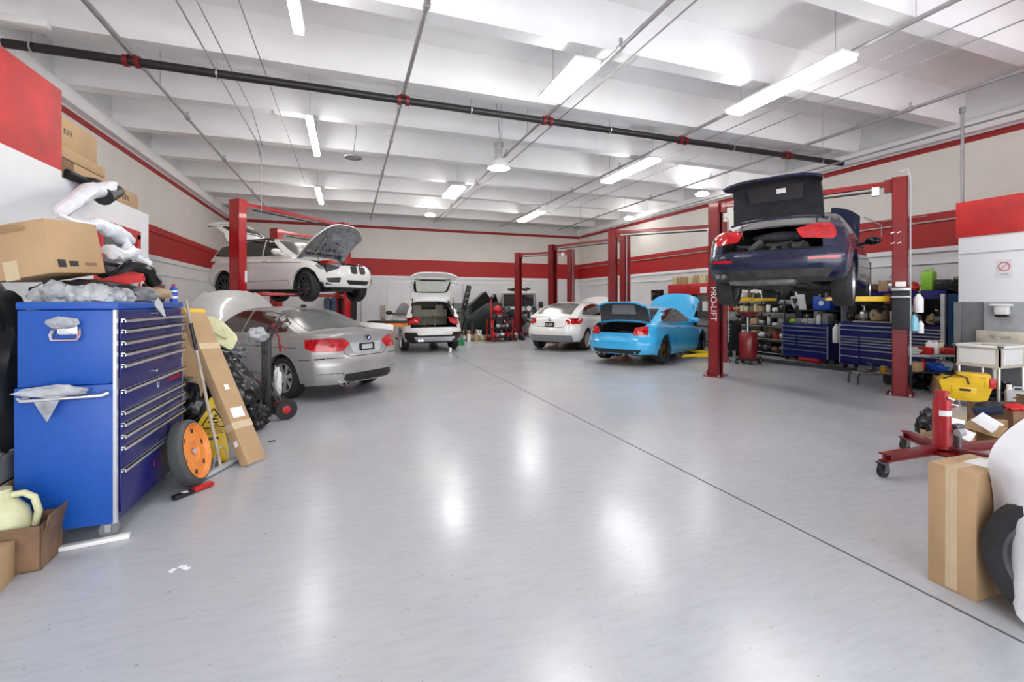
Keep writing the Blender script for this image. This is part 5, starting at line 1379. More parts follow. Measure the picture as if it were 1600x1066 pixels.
t = thing('wet_floor_sign', 'folded yellow caution floor sign behind the broom', 'sign', (-1.18, 4.93, 0.01), rot=(R(-7), 0, R(8)))
mx = basis((0, 0, 0), (1, 0, 0), (0, 0, 1))
bm = nb(); prism(bm, rpoly([(-.11, 0), (-.075, .0), (-.04, .05), (.04, .05), (.075, 0), (.12, 0), (.125, .12), (.085, .30), (.125, .27), (.145, .31), (.05, .50), (.035, .60), (-.035, .60), (-.05, .50), (-.165, .31), (-.15, .27), (-.105, .29), (-.12, .12)], .012), .025, mx, bev=.004)
obj('panel', bm, 'yellow', t)
bm = nb(); prism(bm, rpoly([(-.11, 0), (-.075, .0), (-.04, .05), (.04, .05), (.075, 0), (.12, 0), (.10, .35), (.03, .60), (-.03, .60), (-.1, .35)], .012), .02, basis((0, .06, 0), (1, 0, 0), (0, .03, 1)), bev=.004)
obj('rear_panel', bm, 'yellow', t)
bm = nb()
tri = [Vector((-.105, .325)), Vector((.105, .325)), Vector((0, .50))]
for a, b_ in zip(tri, tri[1:]+tri[:1]):
    tube(bm, [(a.x, -.027, a.y), (b_.x, -.027, b_.y)], .006, 6)
cyl(bm, (.015, -.03, .43), (.015, -.026, .43), .012, 12)
tube(bm, [(.01, -.028, .415), (-.02, -.028, .385), (-.045, -.028, .375)], .008, 6); tube(bm, [(-.02, -.028, .385), (.02, -.028, .365), (.045, -.028, .375)], .007, 6); tube(bm, [(0, -.028, .40), (.035, -.028, .40)], .005, 6); tube(bm, [(-.03, -.028, .35), (.04, -.028, .345)], .004, 6)
obj('slip_pictogram', bm, 'ink', t)
text('sign_lettering', 'ATENCION', .030, 'ink', basis((0, -.027, .30), (1, 0, 0), (0, 0, 1)), t); text('sign_lettering', 'CAUTION', .034, 'ink', basis((0, -.027, .275), (1, 0, 0), (0, 0, 1)), t)
bm = nb(); bx(bm, -.04, .04, -.028, -.024, .215, .235); obj('moulded_slot', bm, 'ink', t)
# long carton leaning
t = thing('long_cardboard_box', 'long narrow cardboard box leaning diagonally, its foot on the open floor', 'box', (0, 0, 0))
Ld = (Vector((-1.46, 5.32, 1.42))-Vector((-.84, 4.85, .03))).normalized(); Wd_ = Vector((.5, .87, 0)); Wd_ = (Wd_-Ld*Wd_.dot(Ld)).normalized(); Nd = Wd_.cross(Ld)
if Nd.z < 0: Nd = -Nd
LM = Matrix((Wd_, Ld, Nd)).transposed().to_4x4(); LM.translation = Vector((-.80, 4.83, .02))
t.matrix_world = LM
bm = nb(); bx(bm, -.115, .115, 0, 1.62, -.085, .0, .004); obj('carton', bm, 'card', t)
bm = nb(); bx(bm, -.07, .07, .45, .55, 0, .0018); obj('paper_label', bm, 'paper', t)
bm = nb(); bx(bm, -.03, .02, .74, .79, 0, .0018); obj('paper_label', bm, 'paper', t)
bm = nb(); bx(bm, -.09, .10, -.0018, 0, -.075, -.015); obj('paper_label', bm, 'paper', t)
bm = nb(); bx(bm, -.1165, .1165, .345, .41, -.0865, .0012); obj('tape', bm, 'tape', t); bm = nb(); bx(bm, -.1165, .1165, 1.18, 1.24, -.0865, .0012); obj('tape', bm, 'tape', t)
bm = nb(); bx(bm, -.116, .116, 1.58, 1.622, -.086, .001); obj('end_strip', bm, 'yellow', t)
bm = nb(); bx(bm, -.1165, -.115, .19, .24, -.06, -.02); obj('hand_hole', bm, 'paper', t)
# tall flat carton with writing behind it
b = carton('large flat cardboard box standing tilted behind the leaning long box, lettered', (-1.60, 5.42, .42), (.09, .56, .72), (R(-17), 0, R(-16)))
text('box_lettering', 'KIFR', .10, 'ink', basis((.047, -.02, .30), (0, 1, 0), (0, 0, 1)), b)
bm = nb(); blob(bm, (-1.45, 5.25, .24), (.2, .2, .22), 21, .25, crease=.3, flat=.0, sub=4); tag(obj('trash_bag', bm, 'bag'), 'black bag on the floor under the tilted lettered box beside the chest', 'bag')
bm = nb(); blob(bm, (-1.62, 5.35, .3), (.3, .3, .45), 25, .2, crease=.3, flat=.0, sub=4); tag(obj('trash_bag', bm, 'bag'), 'black bag behind the tilted lettered box, hidden in its shade', 'bag')
# ---- black bags, ivory panel, hand truck
bm = nb(); blob(bm, (-1.48, 6.25, .52), (.46, .40, .70), 31, .22, 1.6, crease=.14, flat=.0, sub=5)
for v in bm.verts:
    if v.co.z > .5: v.co.x -= (v.co.z-.5)*.55
tag(obj('trash_bag', bm, 'bag'), 'big black film-wrapped heap between the leaning long box and the hand truck', 'bag')
bm = nb(); blob(bm, (-1.14, 6.10, .14), (.22, .22, .20), 33, .25, crease=.2, flat=.0, sub=4); tag(obj('trash_bag', bm, 'bag'), 'small black bag at the foot of the hand truck', 'bag')
bm = nb(); blob(bm, (-1.40, 6.5, .95), (.22, .18, .10), 35, .25, crease=.4, sub=4, rot=(0, R(35), 0)); tag(obj('film_sheet', bm, 'film3'), 'grey translucent film lying on top of the black heap', 'packing film') if 'film3' in M else tag(obj('film_sheet', bm, mat('smoky_film', (.16, .17, .18), .2, bump=1.0, scale=8, bscale=15)), 'grey translucent film lying on top of the black heap', 'packing film')
t = thing('ivory_bumper_skin', 'translucent ivory plastic tray part resting on the black heap', 'car part', (-1.46, 6.10, 1.14), rot=(R(62), R(20), R(25)))
bm = nb(); prism(bm, rpoly([(-.24, -.06), (-.10, .20), (.05, .17), (.26, .02), (.22, -.17), (.0, -.10), (-.12, -.16)], .05), .03, bev=.008); obj('tray', bm, 'ivory', t)
bm = nb(); prism(bm, rpoly([(-.08, .0), (.0, .12), (.12, .06), (.14, -.06)], .04), .05, Matrix.Translation((0, 0, .01)), bev=.01); obj('raised_boss', bm, 'ivory', t)
plate('orange-brown plastic piece under the ivory tray part', 'car part', 'plastic_bracket', (-1.63, 5.98, 1.10), (.22, .18, .10), (.4, .5, .2), 'tan_o', .03) if 'tan_o' in M else plate('orange-brown plastic piece under the ivory tray part', 'car part', 'plastic_bracket', (-1.63, 5.98, 1.10), (.22, .18, .10), (.4, .5, .2), mat('orange_brown_plastic', (.50, .25, .05), .4), .03)
t = thing('hand_truck', 'black folding hand truck with red-hubbed wheels, strap on its handle', 'hand truck', (-.98, 6.62, 0), 0, rot=(0, 0, R(-68)))
for s in (-1, 1):
    bm = nb(); box(bm, (s*.13, -.02, .54), (.045, .05, .98), bev=.008); obj('frame_rail', bm, 'black', t)
    bm = nb(); cyl(bm, (s*.20-.03, .16, .13), (s*.20+.03, .16, .13), .13, 32)
    obj('wheel', bm, 'rubber', t)
    bm = nb(); lathe(bm, [(0, -.036), (.015, -.036), (.018, -.030), (.035, -.028), (.046, -.034), (.05, -.031), (.05, .031), (.046, .034), (.02, .036), (0, .036)], (s*.20, .16, .13), 'x', 24); obj('wheel_hub', bm, 'redb', t)
    bm = nb(); tube(bm, [(s*.13, 0, .5), (s*.15, .16, .14)], .012, 8); obj('brace', bm, 'steel', t)
bm = nb()
for z in (.15, .5, .85): box(bm, (0, -.02, z), (.26, .02, .04))
obj('cross_bars', bm, 'black', t)['kind'] = 'stuff'
bm = nb(); tube(bm, [(-.13, -.02, 1.0), (-.13, .03, 1.12), (-.10, .08, 1.2), (.10, .08, 1.2), (.13, .03, 1.12), (.13, -.02, 1.0)], .018, 10); obj('handle', bm, 'black', t)
bm = nb(); box(bm, (0, -.17, .02), (.36, .28, .014), bev=.004); obj('toe_plate', bm, 'black', t)
bm = nb(); cyl(bm, (-.2, .16, .13), (.2, .16, .13), .012, 8); obj('axle', bm, 'steel', t)
bm = nb(); blob(bm, (-1.10, 6.58, 1.08), (.13, .10, .09), 41, .35, 1.6, crease=.12, sub=4); tag(obj('plastic_bag', bm, 'lgreyp'), 'grey crumpled bag draped over the hand truck handle', 'bag')
bm = nb(); tube(bm, [(-.92, 6.6, 1.18), (-.86, 6.62, 1.05), (-.84, 6.65, .85), (-.83, 6.6, .95), (-.76, 6.62, .88)], .012, 8); blob(bm, (-.9, 6.6, 1.18), (.05, .05, .04), 5, .3); tag(obj('bungee_cord', bm, 'redm2') if 'redm2' in M else obj('bungee_cord', bm, mat('dark_red_strap', (.25, .02, .03), .5)), 'dark red strap hanging from the hand truck handle', 'strap')
bm = nb(); blob(bm, (-.90, 6.86, .42), (.05, .08, .20), 44, .3, 1.6, crease=.15, sub=4); tag(obj('plastic_bag', bm, 'white'), 'white crumpled bag caught behind the hand truck frame', 'bag')
# floor scraps
bm = nb(); box(bm, (0, 0, .004), (.07, .03, .008), (0, 0, .4), .002); tag(obj('floor_scrap', bm, 'black', loc=(-.78, 5.52, 0)), 'small black scrap on the floor right of the leaning long box', 'litter')
for k, (x, y) in enumerate([(-.89, 3.08), (-.93, 3.05), (-.86, 3.05)]):
    bm = nb(); prism(bm, [(-.02, -.01), (.018, -.014), (.024, .01), (-.012, .014)], .002, Matrix.Rotation(k*1.3, 4, 'Z')); tag(obj('paper_scrap', bm, 'paper', loc=(x, y, 0)), 'tiny white paper flakes on the bare floor right of the chest', 'litter', 'white paper flakes on the floor')
# ---- things behind the silver saloon
t = thing('white_front_bumper', 'loose white front bumper behind the silver saloon\'s boot', 'car part', (.25, 11.9, .86), R(-35))
bm = nb(); tube(bm, [(-.75, .22, -.05), (-.6, .06, 0), (-.25, 0, 0.02), (.25, 0, 0.02), (.6, .06, 0), (.75, .22, -.05)], .14, 10)
for v in bm.verts: v.co.z *= .9
obj('skin', bm, 'white', t)
for s in (-1, 1):
    bm = nb(); box(bm, (s*.14, -.13, .03), (.18, .03, .10), bev=.02); obj('grille_hole', bm, 'black', t)
t = thing('wooden_workbench', 'orange-topped bench with a dark edge beyond the silver saloon\'s boot', 'bench', (1.0, 12.6, 0), R(-20))
bm = nb(); box(bm, (0, 0, .98), (1.0, .5, .05), bev=.005); obj('bench_top', bm, 'black', t)
bm = nb(); box(bm, (0, 0, .90), (.9, .45, .10)); obj('apron', bm, 'orange', t)
for sx in (-1, 1):
    for sy in (-1, 1):
        bm = nb(); box(bm, (sx*.2-.12, sy*.18, .43), (.06, .06, .86)); obj('leg', bm, 'wood', t)
# hanging work clothes on the back-left wall
t = thing('clothes_rail', 'rail of hanging work clothes under the raised white crossover', 'clothes rail', (-.3, 20.9, 0))
bm = nb(); cyl(bm, (-.8, 0, 1.75), (.8, 0, 1.75), .02, 8); obj('rail', bm, 'galv', t)
for s in (-1, 1):
    bm = nb(); cyl(bm, (s*.8, 0, 0), (s*.8, 0, 1.75), .02, 8); cyl(bm, (s*.8, -.25, .02), (s*.8, .25, .02), .02, 8); obj('upright', bm, 'galv', t)
cl = mat('blue_grey_cloth', (.08, .10, .16), .9, var=.3); cr_ = mat('dark_red_cloth', (.20, .02, .05), .9); cg = mat('dark_grey_cloth', (.03, .03, .035), .9)
for k, (x, m_, lb) in enumerate([(-.55, cl, 'leftmost blue-grey overalls on the clothes rail'), (-.3, cl, 'blue-grey work shirt second on the clothes rail'), (-.05, cg, 'dark grey jacket in the middle of the clothes rail'), (.2, cr_, 'dark red jacket on the clothes rail'), (.48, cg, 'rightmost dark grey jacket on the clothes rail')]):
    bm = nb(); prism(bm, rpoly([(-.13, -1.0), (.13, -1.0), (.15, -.1), (.03, 0), (-.03, 0), (-.15, -.1)], .03), .08, basis((x-.3, 20.94, 1.72), (1, 0, 0), (0, 0, 1)), bev=.02); tag(obj('work_jacket', bm, m_), lb, 'clothes')
# ================================================================= RIGHT SIDE
def blue_cab(label, x, y0, y1, z1, rows, split, m='cabblue2', depth=.5, group=None, rows2=None):
    """tool cabinet on castors whose drawers face the hall (-x)"""
    t = thing('tool_cabinet', label, 'tool cabinet', (x, y0, 0), 0, group)
    w_ = y1-y0
    bm = nb(); bx(bm, .012, depth, 0, w_, .12, z1, .006); obj('carcass', bm, m, t)
    bm = nb(); bx(bm, 0, depth+.01, -.005, w_+.005, z1, z1+.03, .004); obj('top_tray', bm, m, t)
    bm = nb(); bx(bm, -.004, .012, -.006, .02, .12, z1); obj('corner_trim', bm, 'alu', t)
    bm = nb(); bx(bm, -.004, .012, w_-.02, w_+.006, .12, z1); obj('corner_trim', bm, 'alu', t)
    zz = z1-.03
    for h, k in rows:
        spans = [(.02, split-.01), (split+.01, w_-.02)] if k == 2 else [(.02, w_-.02)] if k == 1 else [(.02, split-.01)]
        for a, b_ in spans:
            bm = nb(); bx(bm, -.002, .012, a, b_, zz-h+.008, zz, .002); d = obj('drawer', bm, m, t)
            bm = nb(); bx(bm, -.022, -.002, a+.01, b_-.01, zz-.014, zz-.002); bx(bm, -.022, -.017, a+.01, b_-.01, zz-.028, zz-.004); obj('drawer_pull', bm, 'alu', d)
        zz -= h
    for cx in (.07, depth-.07):
        for cy in (.08, w_-.08):
            bm = nb(); cyl(bm, (cx, cy-.02, .05), (cx, cy+.02, .05), .05, 16); bx(bm, cx-.02, cx+.02, cy-.025, cy+.025, .06, .122); obj('castor', bm, 'black', t)
    return t
c1 = blue_cab('deep blue roller cabinet under the lifted navy car, standing on a black mat', 10.75, 7.80, 9.02, .92, [(.10, 1), (.13, 1), (.075, 2), (.075, 2), (.075, 2), (.13, 2), (.2, 1)], .80)
c2 = blue_cab('deep blue roller cabinet with a hutch of clutter, left of the near lift post', 10.55, 6.22, 7.38, 1.02, [(.09, 1), (.16, 1), (.06, 2), (.06, 2), (.06, 2), (.09, 2), (.16, 2), (.18, 2)], .72)
c3 = blue_cab('deep blue many-drawered cabinet just right of the near lift post', 10.35, 5.30, 6.12, 1.02, [(.065, 1)]*8+[(.11, 1)]*3, .4)
# hutches above c2, c3
def hutch(label, x, y0, y1, z0, z1, depth=.5):
    t = thing('tool_hutch', label, 'tool hutch', (x, y0, z0)); w_ = y1-y0; h = z1-z0
    bm = nb(); bx(bm, depth-.03, depth, 0, w_, 0, h); obj('back_panel', bm, 'black', t)
    for y in (0, w_-.03):
        bm = nb(); bx(bm, 0, depth, y, y+.03, 0, h); obj('side_panel', bm, 'greyp' if y else 'black', t)
    bm = nb(); bx(bm, -.02, depth, 0, w_, h-.16, h); obj('top_box', bm, 'cabblue2', t)
    return t
hutch('deep blue open hutch on the cabinet left of the near lift post, full of parts', 10.60, 6.22, 7.38, 1.052, 1.72)
hutch('deep blue open hutch on the many-drawered cabinet right of the near lift post', 10.40, 5.30, 6.12, 1.052, 1.72)
bm = nb(); box(bm, (0, 0, .02), (.30, .8, .03), bev=.005); tag(obj('wooden_board', bm, 'wood', loc=(10.75, 6.72, 1.05)), 'brown board lying on the cabinet left of the near lift post', 'board')
# generic small clutter --------------------------------------------
COLN = {'tan': 'tan', 'card': 'brown', 'white': 'white', 'black': 'black', 'redb': 'red', 'greyp': 'grey', 'lgreyp': 'light grey', 'bluep': 'bright blue', 'brown': 'dark brown', 'yellow': 'yellow', 'steel': 'dark steel', 'galv': 'dull metal', 'ivory': 'ivory', 'lime': 'lime green', 'cyan': 'pale cyan', 'green': 'green'}
def small(kind, c, m, label, group, s=1.0, rz=0.0):
    """small shaped things: carton, bottle, can, jug, bag, caliper, roll, tool_box, helmet"""
    t = None; q = random.random
    mk = lambda nm, bm, mm, par: obj(nm, bm, mm, par)
    cat = {'carton': 'box', 'bottle': 'bottle', 'can': 'can', 'jug': 'jug', 'rag': 'cloth', 'brake_caliper': 'car part', 'tape_roll': 'roll', 'tool_case': 'case', 'pump': 'car part', 'pulley': 'car part'}[kind]
    name = {'carton': 'small_carton', 'can': 'paint_can', 'rag': 'shop_rag'}.get(kind, kind)
    t = thing(name, label, cat, c, rz, group)
    if kind == 'carton':
        bm = nb(); bx(bm, -.09*s, .09*s, -.12*s, .12*s, 0, .13*s, .004); mk('carton', bm, m, t)
        bm = nb(); bx(bm, -.0915*s, .0915*s, -.02*s, .02*s, .09*s, .1315*s); mk('tape', bm, 'tape', t)
    elif kind == 'bottle':
        bm = nb(); lathe(bm, [(0, 0), (.04*s, 0), (.043*s, .01*s), (.043*s, .15*s), (.018*s, .19*s), (.015*s, .20*s)], seg=16); mk('bottle_body', bm, m, t)
        bm = nb(); cyl(bm, (0, 0, .20*s), (0, 0, .235*s), .018*s, 12); mk('cap', bm, 'black' if m != 'black' else 'redb', t)
    elif kind == 'can':
        bm = nb(); cyl(bm, (0, 0, 0), (0, 0, .14*s), .065*s, 20); mk('can_body', bm, m, t)
        bm = nb(); cyl(bm, (0, 0, .14*s), (0, 0, .15*s), .067*s, 20); mk('lid', bm, 'galv', t)
    elif kind == 'jug':
        bm = nb(); box(bm, (0, 0, .11*s), (.11*s, .18*s, .22*s), bev=.02*s); cyl(bm, (0, .04*s, .21*s), (0, .04*s, .25*s), .02*s, 12); mk('jug_body', bm, m, t)
        bm = nb(); tube(bm, [(0, -.08*s, .2*s), (0, -.06*s, .25*s), (0, .0, .245*s), (0, .02*s, .21*s)], .011*s, 8); mk('handle', bm, m, t)
    elif kind == 'rag':
        bm = nb(); blob(bm, (0, 0, .05*s), (.11*s, .13*s, .06*s), q()*50, .35, crease=.5, flat=0); mk('cloth', bm, m, t)
    elif kind == 'brake_caliper':
        bm = nb(); box(bm, (0, 0, .05*s), (.10*s, .2*s, .09*s), bev=.02*s); cyl(bm, (-.06*s, .03*s, .05*s), (.06*s, .03*s, .05*s), .035*s, 12); cyl(bm, (-.04*s, -.12*s, .05*s), (.04*s, -.12*s, .05*s), .02*s, 10); mk('casting', bm, m, t)
    elif kind == 'pump':
        bm = nb(); cyl(bm, (0, 0, .07*s), (0, .12*s, .07*s), .07*s, 16); cyl(bm, (0, -.05*s, .07*s), (0, 0, .07*s), .04*s, 12); tube(bm, [(0, .06*s, .12*s), (0, .06*s, .19*s), (0, .14*s, .2*s)], .018*s, 8); mk('casting', bm, m, t)
    elif kind == 'pulley':
        bm = nb(); lathe(bm, [(.02*s, -.02*s), (.09*s, -.025*s), (.075*s, 0), (.09*s, .025*s), (.02*s, .02*s)], (0, 0, .09*s), 'x', 20, closed=True); mk('disc', bm, m, t)
    elif kind == 'tape_roll':
        bm = nb(); lathe(bm, [(.035*s, 0), (.07*s, 0), (.07*s, .06*s), (.035*s, .06*s)], seg=20, closed=True); mk('roll', bm, m, t)
    elif kind == 'tool_case':
        bm = nb(); box(bm, (0, 0, .06*s), (.12*s, .34*s, .12*s), bev=.012*s); mk('case', bm, m, t)
        bm = nb(); tube(bm, [(-.062*s, -.06*s, .08*s), (-.09*s, -.05*s, .08*s), (-.09*s, .05*s, .08*s), (-.062*s, .06*s, .08*s)], .007*s, 6); mk('handle', bm, 'black' if m != 'black' else 'greyp', t)
    return t
ORD = ['leftmost', 'second from the left', 'third from the left', 'fourth from the left', 'fifth from the left', 'sixth from the left', 'seventh from the left', 'eighth from the left', 'ninth from the left', 'tenth from the left', 'eleventh from the left', 'twelfth from the left']
KN = {'carton': 'carton', 'can': 'can', 'rag': 'crumpled rag', 'brake_caliper': 'brake part', 'tape_roll': 'roll of tape', 'tool_case': 'hard case', 'pump': 'pump casting', 'pulley': 'pulley disc', 'bottle': 'bottle', 'jug': 'jug'}
def row(where, group, x, y_left, y_right, z, items, jx=.015, s=1.0):
    """items stand from left to right as the hall sees them (large y to small y)"""
    n = len(items)
    for i, (k, m_) in enumerate(items):
        y = y_left+(y_right-y_left)*(i+.5)/n
        sc = s*random.uniform(.85, 1.15)
        tt_ = small(k, (x+random.uniform(-jx, jx), y, z), m_, '%s %s, %s %s' % (COLN[m_], KN[k], ORD[i], where), group, sc, random.uniform(-.15, .15))
        wy = {'carton': .24, 'tool_case': .34, 'jug': .18, 'brake_caliper': .24, 'pump': .19, 'rag': .27}.get(k, .14)*sc; wx = {'carton': .18, 'rag': .24, 'tool_case': .13}.get(k, .13)*sc
        sp = abs(y_left-y_right)/n
        tt_.scale = (min(1, .19/wx), min(1, sp*.86/wy), 1)
random.seed(21)
row('on the cabinet on the mat', 'clutter on the cabinet on the mat', 10.95, 8.95, 7.90, .95, [('rag', 'lime'), ('tool_case', 'greyp'), ('rag', 'lgreyp'), ('tool_case', 'lgreyp'), ('bottle', 'white'), ('jug', 'greyp')], s=1.15)
row('at the rear of the cabinet on the mat', 'rear row on the cabinet on the mat', 11.15, 8.95, 7.90, .95, [('jug', 'black'), ('carton', 'black'), ('jug', 'greyp'), ('carton', 'greyp')], s=1.9)
row('inside the hutch left of the post', 'parts in the left hutch', 10.80, 7.32, 6.30, 1.09, [('pump', 'steel'), ('brake_caliper', 'brown'), ('pump', 'galv'), ('pulley', 'tan'), ('brake_caliper', 'tan'), ('pump', 'brown'), ('carton', 'white')], s=1.5)
row('atop the hutch left of the post', 'things on the left hutch', 10.85, 7.32, 6.30, 1.72, [('carton', 'brown'), ('brake_caliper', 'tan'), ('rag', 'brown'), ('carton', 'card'), ('pump', 'galv')], s=1.6)
row('inside the hutch right of the post', 'parts in the right hutch', 10.60, 6.08, 5.38, 1.06, [('jug', 'lgreyp'), ('carton', 'black'), ('rag', 'tan'), ('pump', 'steel')], s=1.6)
row('atop the hutch right of the post', 'things on the right hutch', 10.65, 6.08, 5.38, 1.72, [('rag', 'redb'), ('jug', 'lime'), ('tool_case', 'black')], s=1.5)
t = thing('long_mat', 'flat black rubber mat on the floor in front of the roller cabinets', 'mat', (10.2, 8.1, 0), R(10))
bm = nb(); box(bm, (0, 0, .008), (.62, 2.7, .016), bev=.004); obj('mat_sheet', bm, 'mat_blk', t)
bm = nb(); box(bm, (0, 0, .07), (.4, .55, .09), bev=.03); tag(obj('floor_creeper', bm, 'redb', loc=(10.95, 8.3, 0)), 'low red thing lying under the cabinet that stands on the mat', 'creeper')
bm = nb(); box(bm, (0, 0, .16), (.05, .05, .32)); 
# blue tin with white mark on wall-side shelf above cabinet 1
t = thing('blue_drum', 'bright blue box-shaped can with a white mark, under the navy car', 'can', (11.1, 8.15, 1.30), R(5))
bm = nb(); box(bm, (0, 0, .17), (.22, .42, .34), bev=.03); obj('body', bm, 'bluep', t)
bm = nb(); cyl(bm, (-.115, 0, .17), (-.108, 0, .17), .06, 16); obj('white_mark', bm, 'paper', t)
bm = nb(); cyl(bm, (0, .05, .34), (0, .05, .40), .06, 16); obj('cap', bm, 'galv', t)
bm = nb(); bx(bm, -.2, .25, -.55, .98, 0, .03); tag(obj('wall_shelf', bm, 'black', loc=(11.25, 8.15, 1.27)), 'black shelf board behind the roller cabinet on the mat', 'shelf')
bm = nb(); box(bm, (0, 0, .2), (.03, .2, .4), (0, R(-12), 0), .005); tag(obj('leaning_board', bm, 'white', loc=(10.95, 8.62, 1.30)), 'white leaning board left of the bright blue can', 'panel')
t = thing('mask_helmet', 'black and silver mask-like part left of the white leaning board', 'car part', (11.15, 8.92, 1.335))
bm = nb(); prism(bm, rpoly([(-.14, .32), (.14, .32), (.10, .06), (.0, -.03), (-.1, .06)], .03), .06, basis((0, 0, 0), (0, -1, 0), (0, 0, 1)), bev=.01); obj('shell', bm, 'lgreyp', t)
bm = nb(); prism(bm, rpoly([(-.09, .26), (.09, .26), (.0, .08)], .02), .01, basis((-.061, 0, 0), (0, -1, 0), (0, 0, 1))); obj('visor', bm, 'ink', t)
bm = nb(); bx(bm, 0, .04, 0, 1.75, 0, 1.0); tag(obj('black_pegboard', bm, 'dark', loc=(11.48, 7.42, .92)), 'black board on the right wall behind the roller cabinet on the mat', 'board')
row('hanging before the black board', 'things by the black board', 11.38, 8.0, 7.45, 1.30, [('jug', 'black'), ('bottle', 'greyp'), ('rag', 'black')], s=1.4)
# white hanging bottle on cabinet side
t = small('bottle', (10.72, 7.55, .55), 'white', 'white bottle hanging between the two deep blue roller cabinets', 'hanging bottles', 2.2)
# ---- items clipped to the near post (lift 1, post B at 8.45,4.93)
t = thing('post_organizer', 'black magnetic holder strapped to the near lift post at eye level', 'holder', (8.42, 4.90, 1.18), R(-61))
bm = nb(); box(bm, (0, -.20, .20), (.22, .10, .62), bev=.02); obj('pouch', bm, 'greyb', t) if 'greyb' in M else obj('pouch', bm, mat('black_fabric_pouch', (.02, .023, .025), .7), t)
bm = nb(); box(bm, (0, -.22, .52), (.24, .12, .05), bev=.01); box(bm, (0, -.22, .40), (.24, .12, .03), bev=.01); obj('clip_rack', bm, 'galv', t)
bm = nb(); box(bm, (0, -.24, .60), (.13, .06, .08), bev=.01); obj('control_box', bm, 'white', t)
t = small('bottle', (8.53, 4.72, 1.33), 'white', 'white spray bottle hung beside the holder on the near lift post', 'bottles on the post', 1.5)
t = small('bottle', (8.47, 4.75, 1.04), 'cyan', 'pale cyan bottle hung lowest on the near lift post', 'bottles on the post', 1.3)
t = small('bottle', (8.58, 4.72, 1.00), 'white', 'small white tube hung right of the pale cyan bottle', 'bottles on the post', 1.0)
# ---- blue locker and white edge
t = thing('blue_locker', 'dark blue metal locker at the end of the grey sink wall', 'locker', (10.25, 4.92, 0))
bm = nb(); bx(bm, 0, .6, 0, .30, 0, 1.65, .005); obj('carcass', bm, 'lockb', t) if 'lockb' in M else obj('carcass', bm, mat('locker_blue', (.012, .055, .16), .4), t)
bm = nb(); bx(bm, -.015, 0, .02, .28, .1, 1.6, .004); dd = obj('door', bm, 'locker_blue' if 'locker_blue' in M else bpy.data.materials['locker_blue'], t)
bm = nb(); cyl(bm, (-.04, .06, .82), (-.015, .06, .82), .02, 12); obj('knob', bm, 'steel', dd)
bm = nb(); bx(bm, -.03, .02, .30, .36, 0, 1.65); tag(obj('white_post', bm, 'white', loc=(10.25, 4.95, 0)), 'narrow white upright strip left of the dark blue locker', 'post')
bm = nb(); blob(bm, (10.55, 5.08, 1.80), (.28, .22, .14), 7, .3, crease=.3, flat=1.655); tag(obj('dark_bundle', bm, 'dark'), 'dark bundle with a tan top on the blue locker', 'bundle')
bm = nb(); blob(bm, (10.5, 5.06, 1.93), (.16, .18, .05), 8, .3); tag(obj('tan_cloth', bm, 'tan'), 'tan cloth lying on the dark bundle atop the locker', 'cloth')

# ---- black wire shelving unit with stock
t = thing('shelving_unit', 'tall black wire shelving crammed with stock behind the red oil drainer', 'shelving', (11.0, 9.15, 0))
SL = 2.35; lv = [.12, .50, .86, 1.22, 1.58]
for x in (0, .5):
    for y in (0, SL/2, SL):
        bm = nb(); cyl(bm, (x, y, 0), (x, y, 1.95), .016, 8); obj('upright', bm, 'black', t)
for z in lv:
    bm = nb(); bx(bm, -.01, .51, -.01, SL+.01, z-.025, z); obj('shelf', bm, 'black', t)
    bm = nb(); cyl(bm, (-.014, 0, z-.03), (-.014, SL, z-.03), .006, 6); obj('shelf_edge', bm, 'galv', t)
kinds = [('carton', 'tan'), ('carton', 'card'), ('carton', 'white'), ('bottle', 'white'), ('can', 'ivory'), ('bottle', 'ivory'), ('rag', 'greyp'), ('jug', 'black'), ('carton', 'black'), ('tool_case', 'black'), ('tape_roll', 'tan'), ('can', 'greyp'), ('brake_caliper', 'steel'), ('tool_case', 'redb'), ('rag', 'bluep'), ('pump', 'galv'), ('carton', 'ivory'), ('rag', 'white')]
names = ['bottom shelf', 'second shelf', 'middle shelf', 'fourth shelf', 'top shelf']
random.seed(33)
pal = [[('jug', 'black'), ('rag', 'bluep'), ('tool_case', 'black'), ('rag', 'bluep'), ('jug', 'greyp'), ('carton', 'black'), ('carton', 'black'), ('pump', 'steel'), ('rag', 'brown'), ('carton', 'black')],
       [('rag', 'tan'), ('bottle', 'white'), ('carton', 'white'), ('tool_case', 'white'), ('rag', 'lgreyp'), ('carton', 'tan'), ('rag', 'white'), ('brake_caliper', 'steel'), ('tape_roll', 'redb'), ('rag', 'white')],
       [('tool_case', 'black'), ('tool_case', 'black'), ('carton', 'black'), ('pump', 'steel'), ('rag', 'tan'), ('carton', 'card'), ('brake_caliper', 'galv'), ('bottle', 'lgreyp'), ('tape_roll', 'white'), ('carton', 'greyp')],
       [('carton', 'black'), ('tool_case', 'redb'), ('rag', 'tan'), ('can', 'ivory'), ('carton', 'ivory'), ('bottle', 'ivory'), ('carton', 'tan'), ('bottle', 'white'), ('rag', 'white'), ('carton', 'black')],
       [('rag', 'greyp'), ('rag', 'redb'), ('carton', 'white'), ('carton', 'white'), ('bottle', 'tan'), ('can', 'tan'), ('bottle', 'white'), ('bottle', 'ivory'), ('carton', 'brown'), ('bottle', 'black')]]
for z, nm, its in zip(lv, names, pal):
    row('on the wire unit\'s %s' % nm, 'stock on the %s' % nm, 11.13, 11.45, 9.2, z, its, s=1.25)
    row('at the rear of the wire unit\'s %s' % nm, 'rear stock on the %s' % nm, 11.38, 11.45, 9.2, z, [('carton', random.choice(['black', 'black', 'brown', 'tan'])) for _ in range(5)], s=1.6, jx=.01)
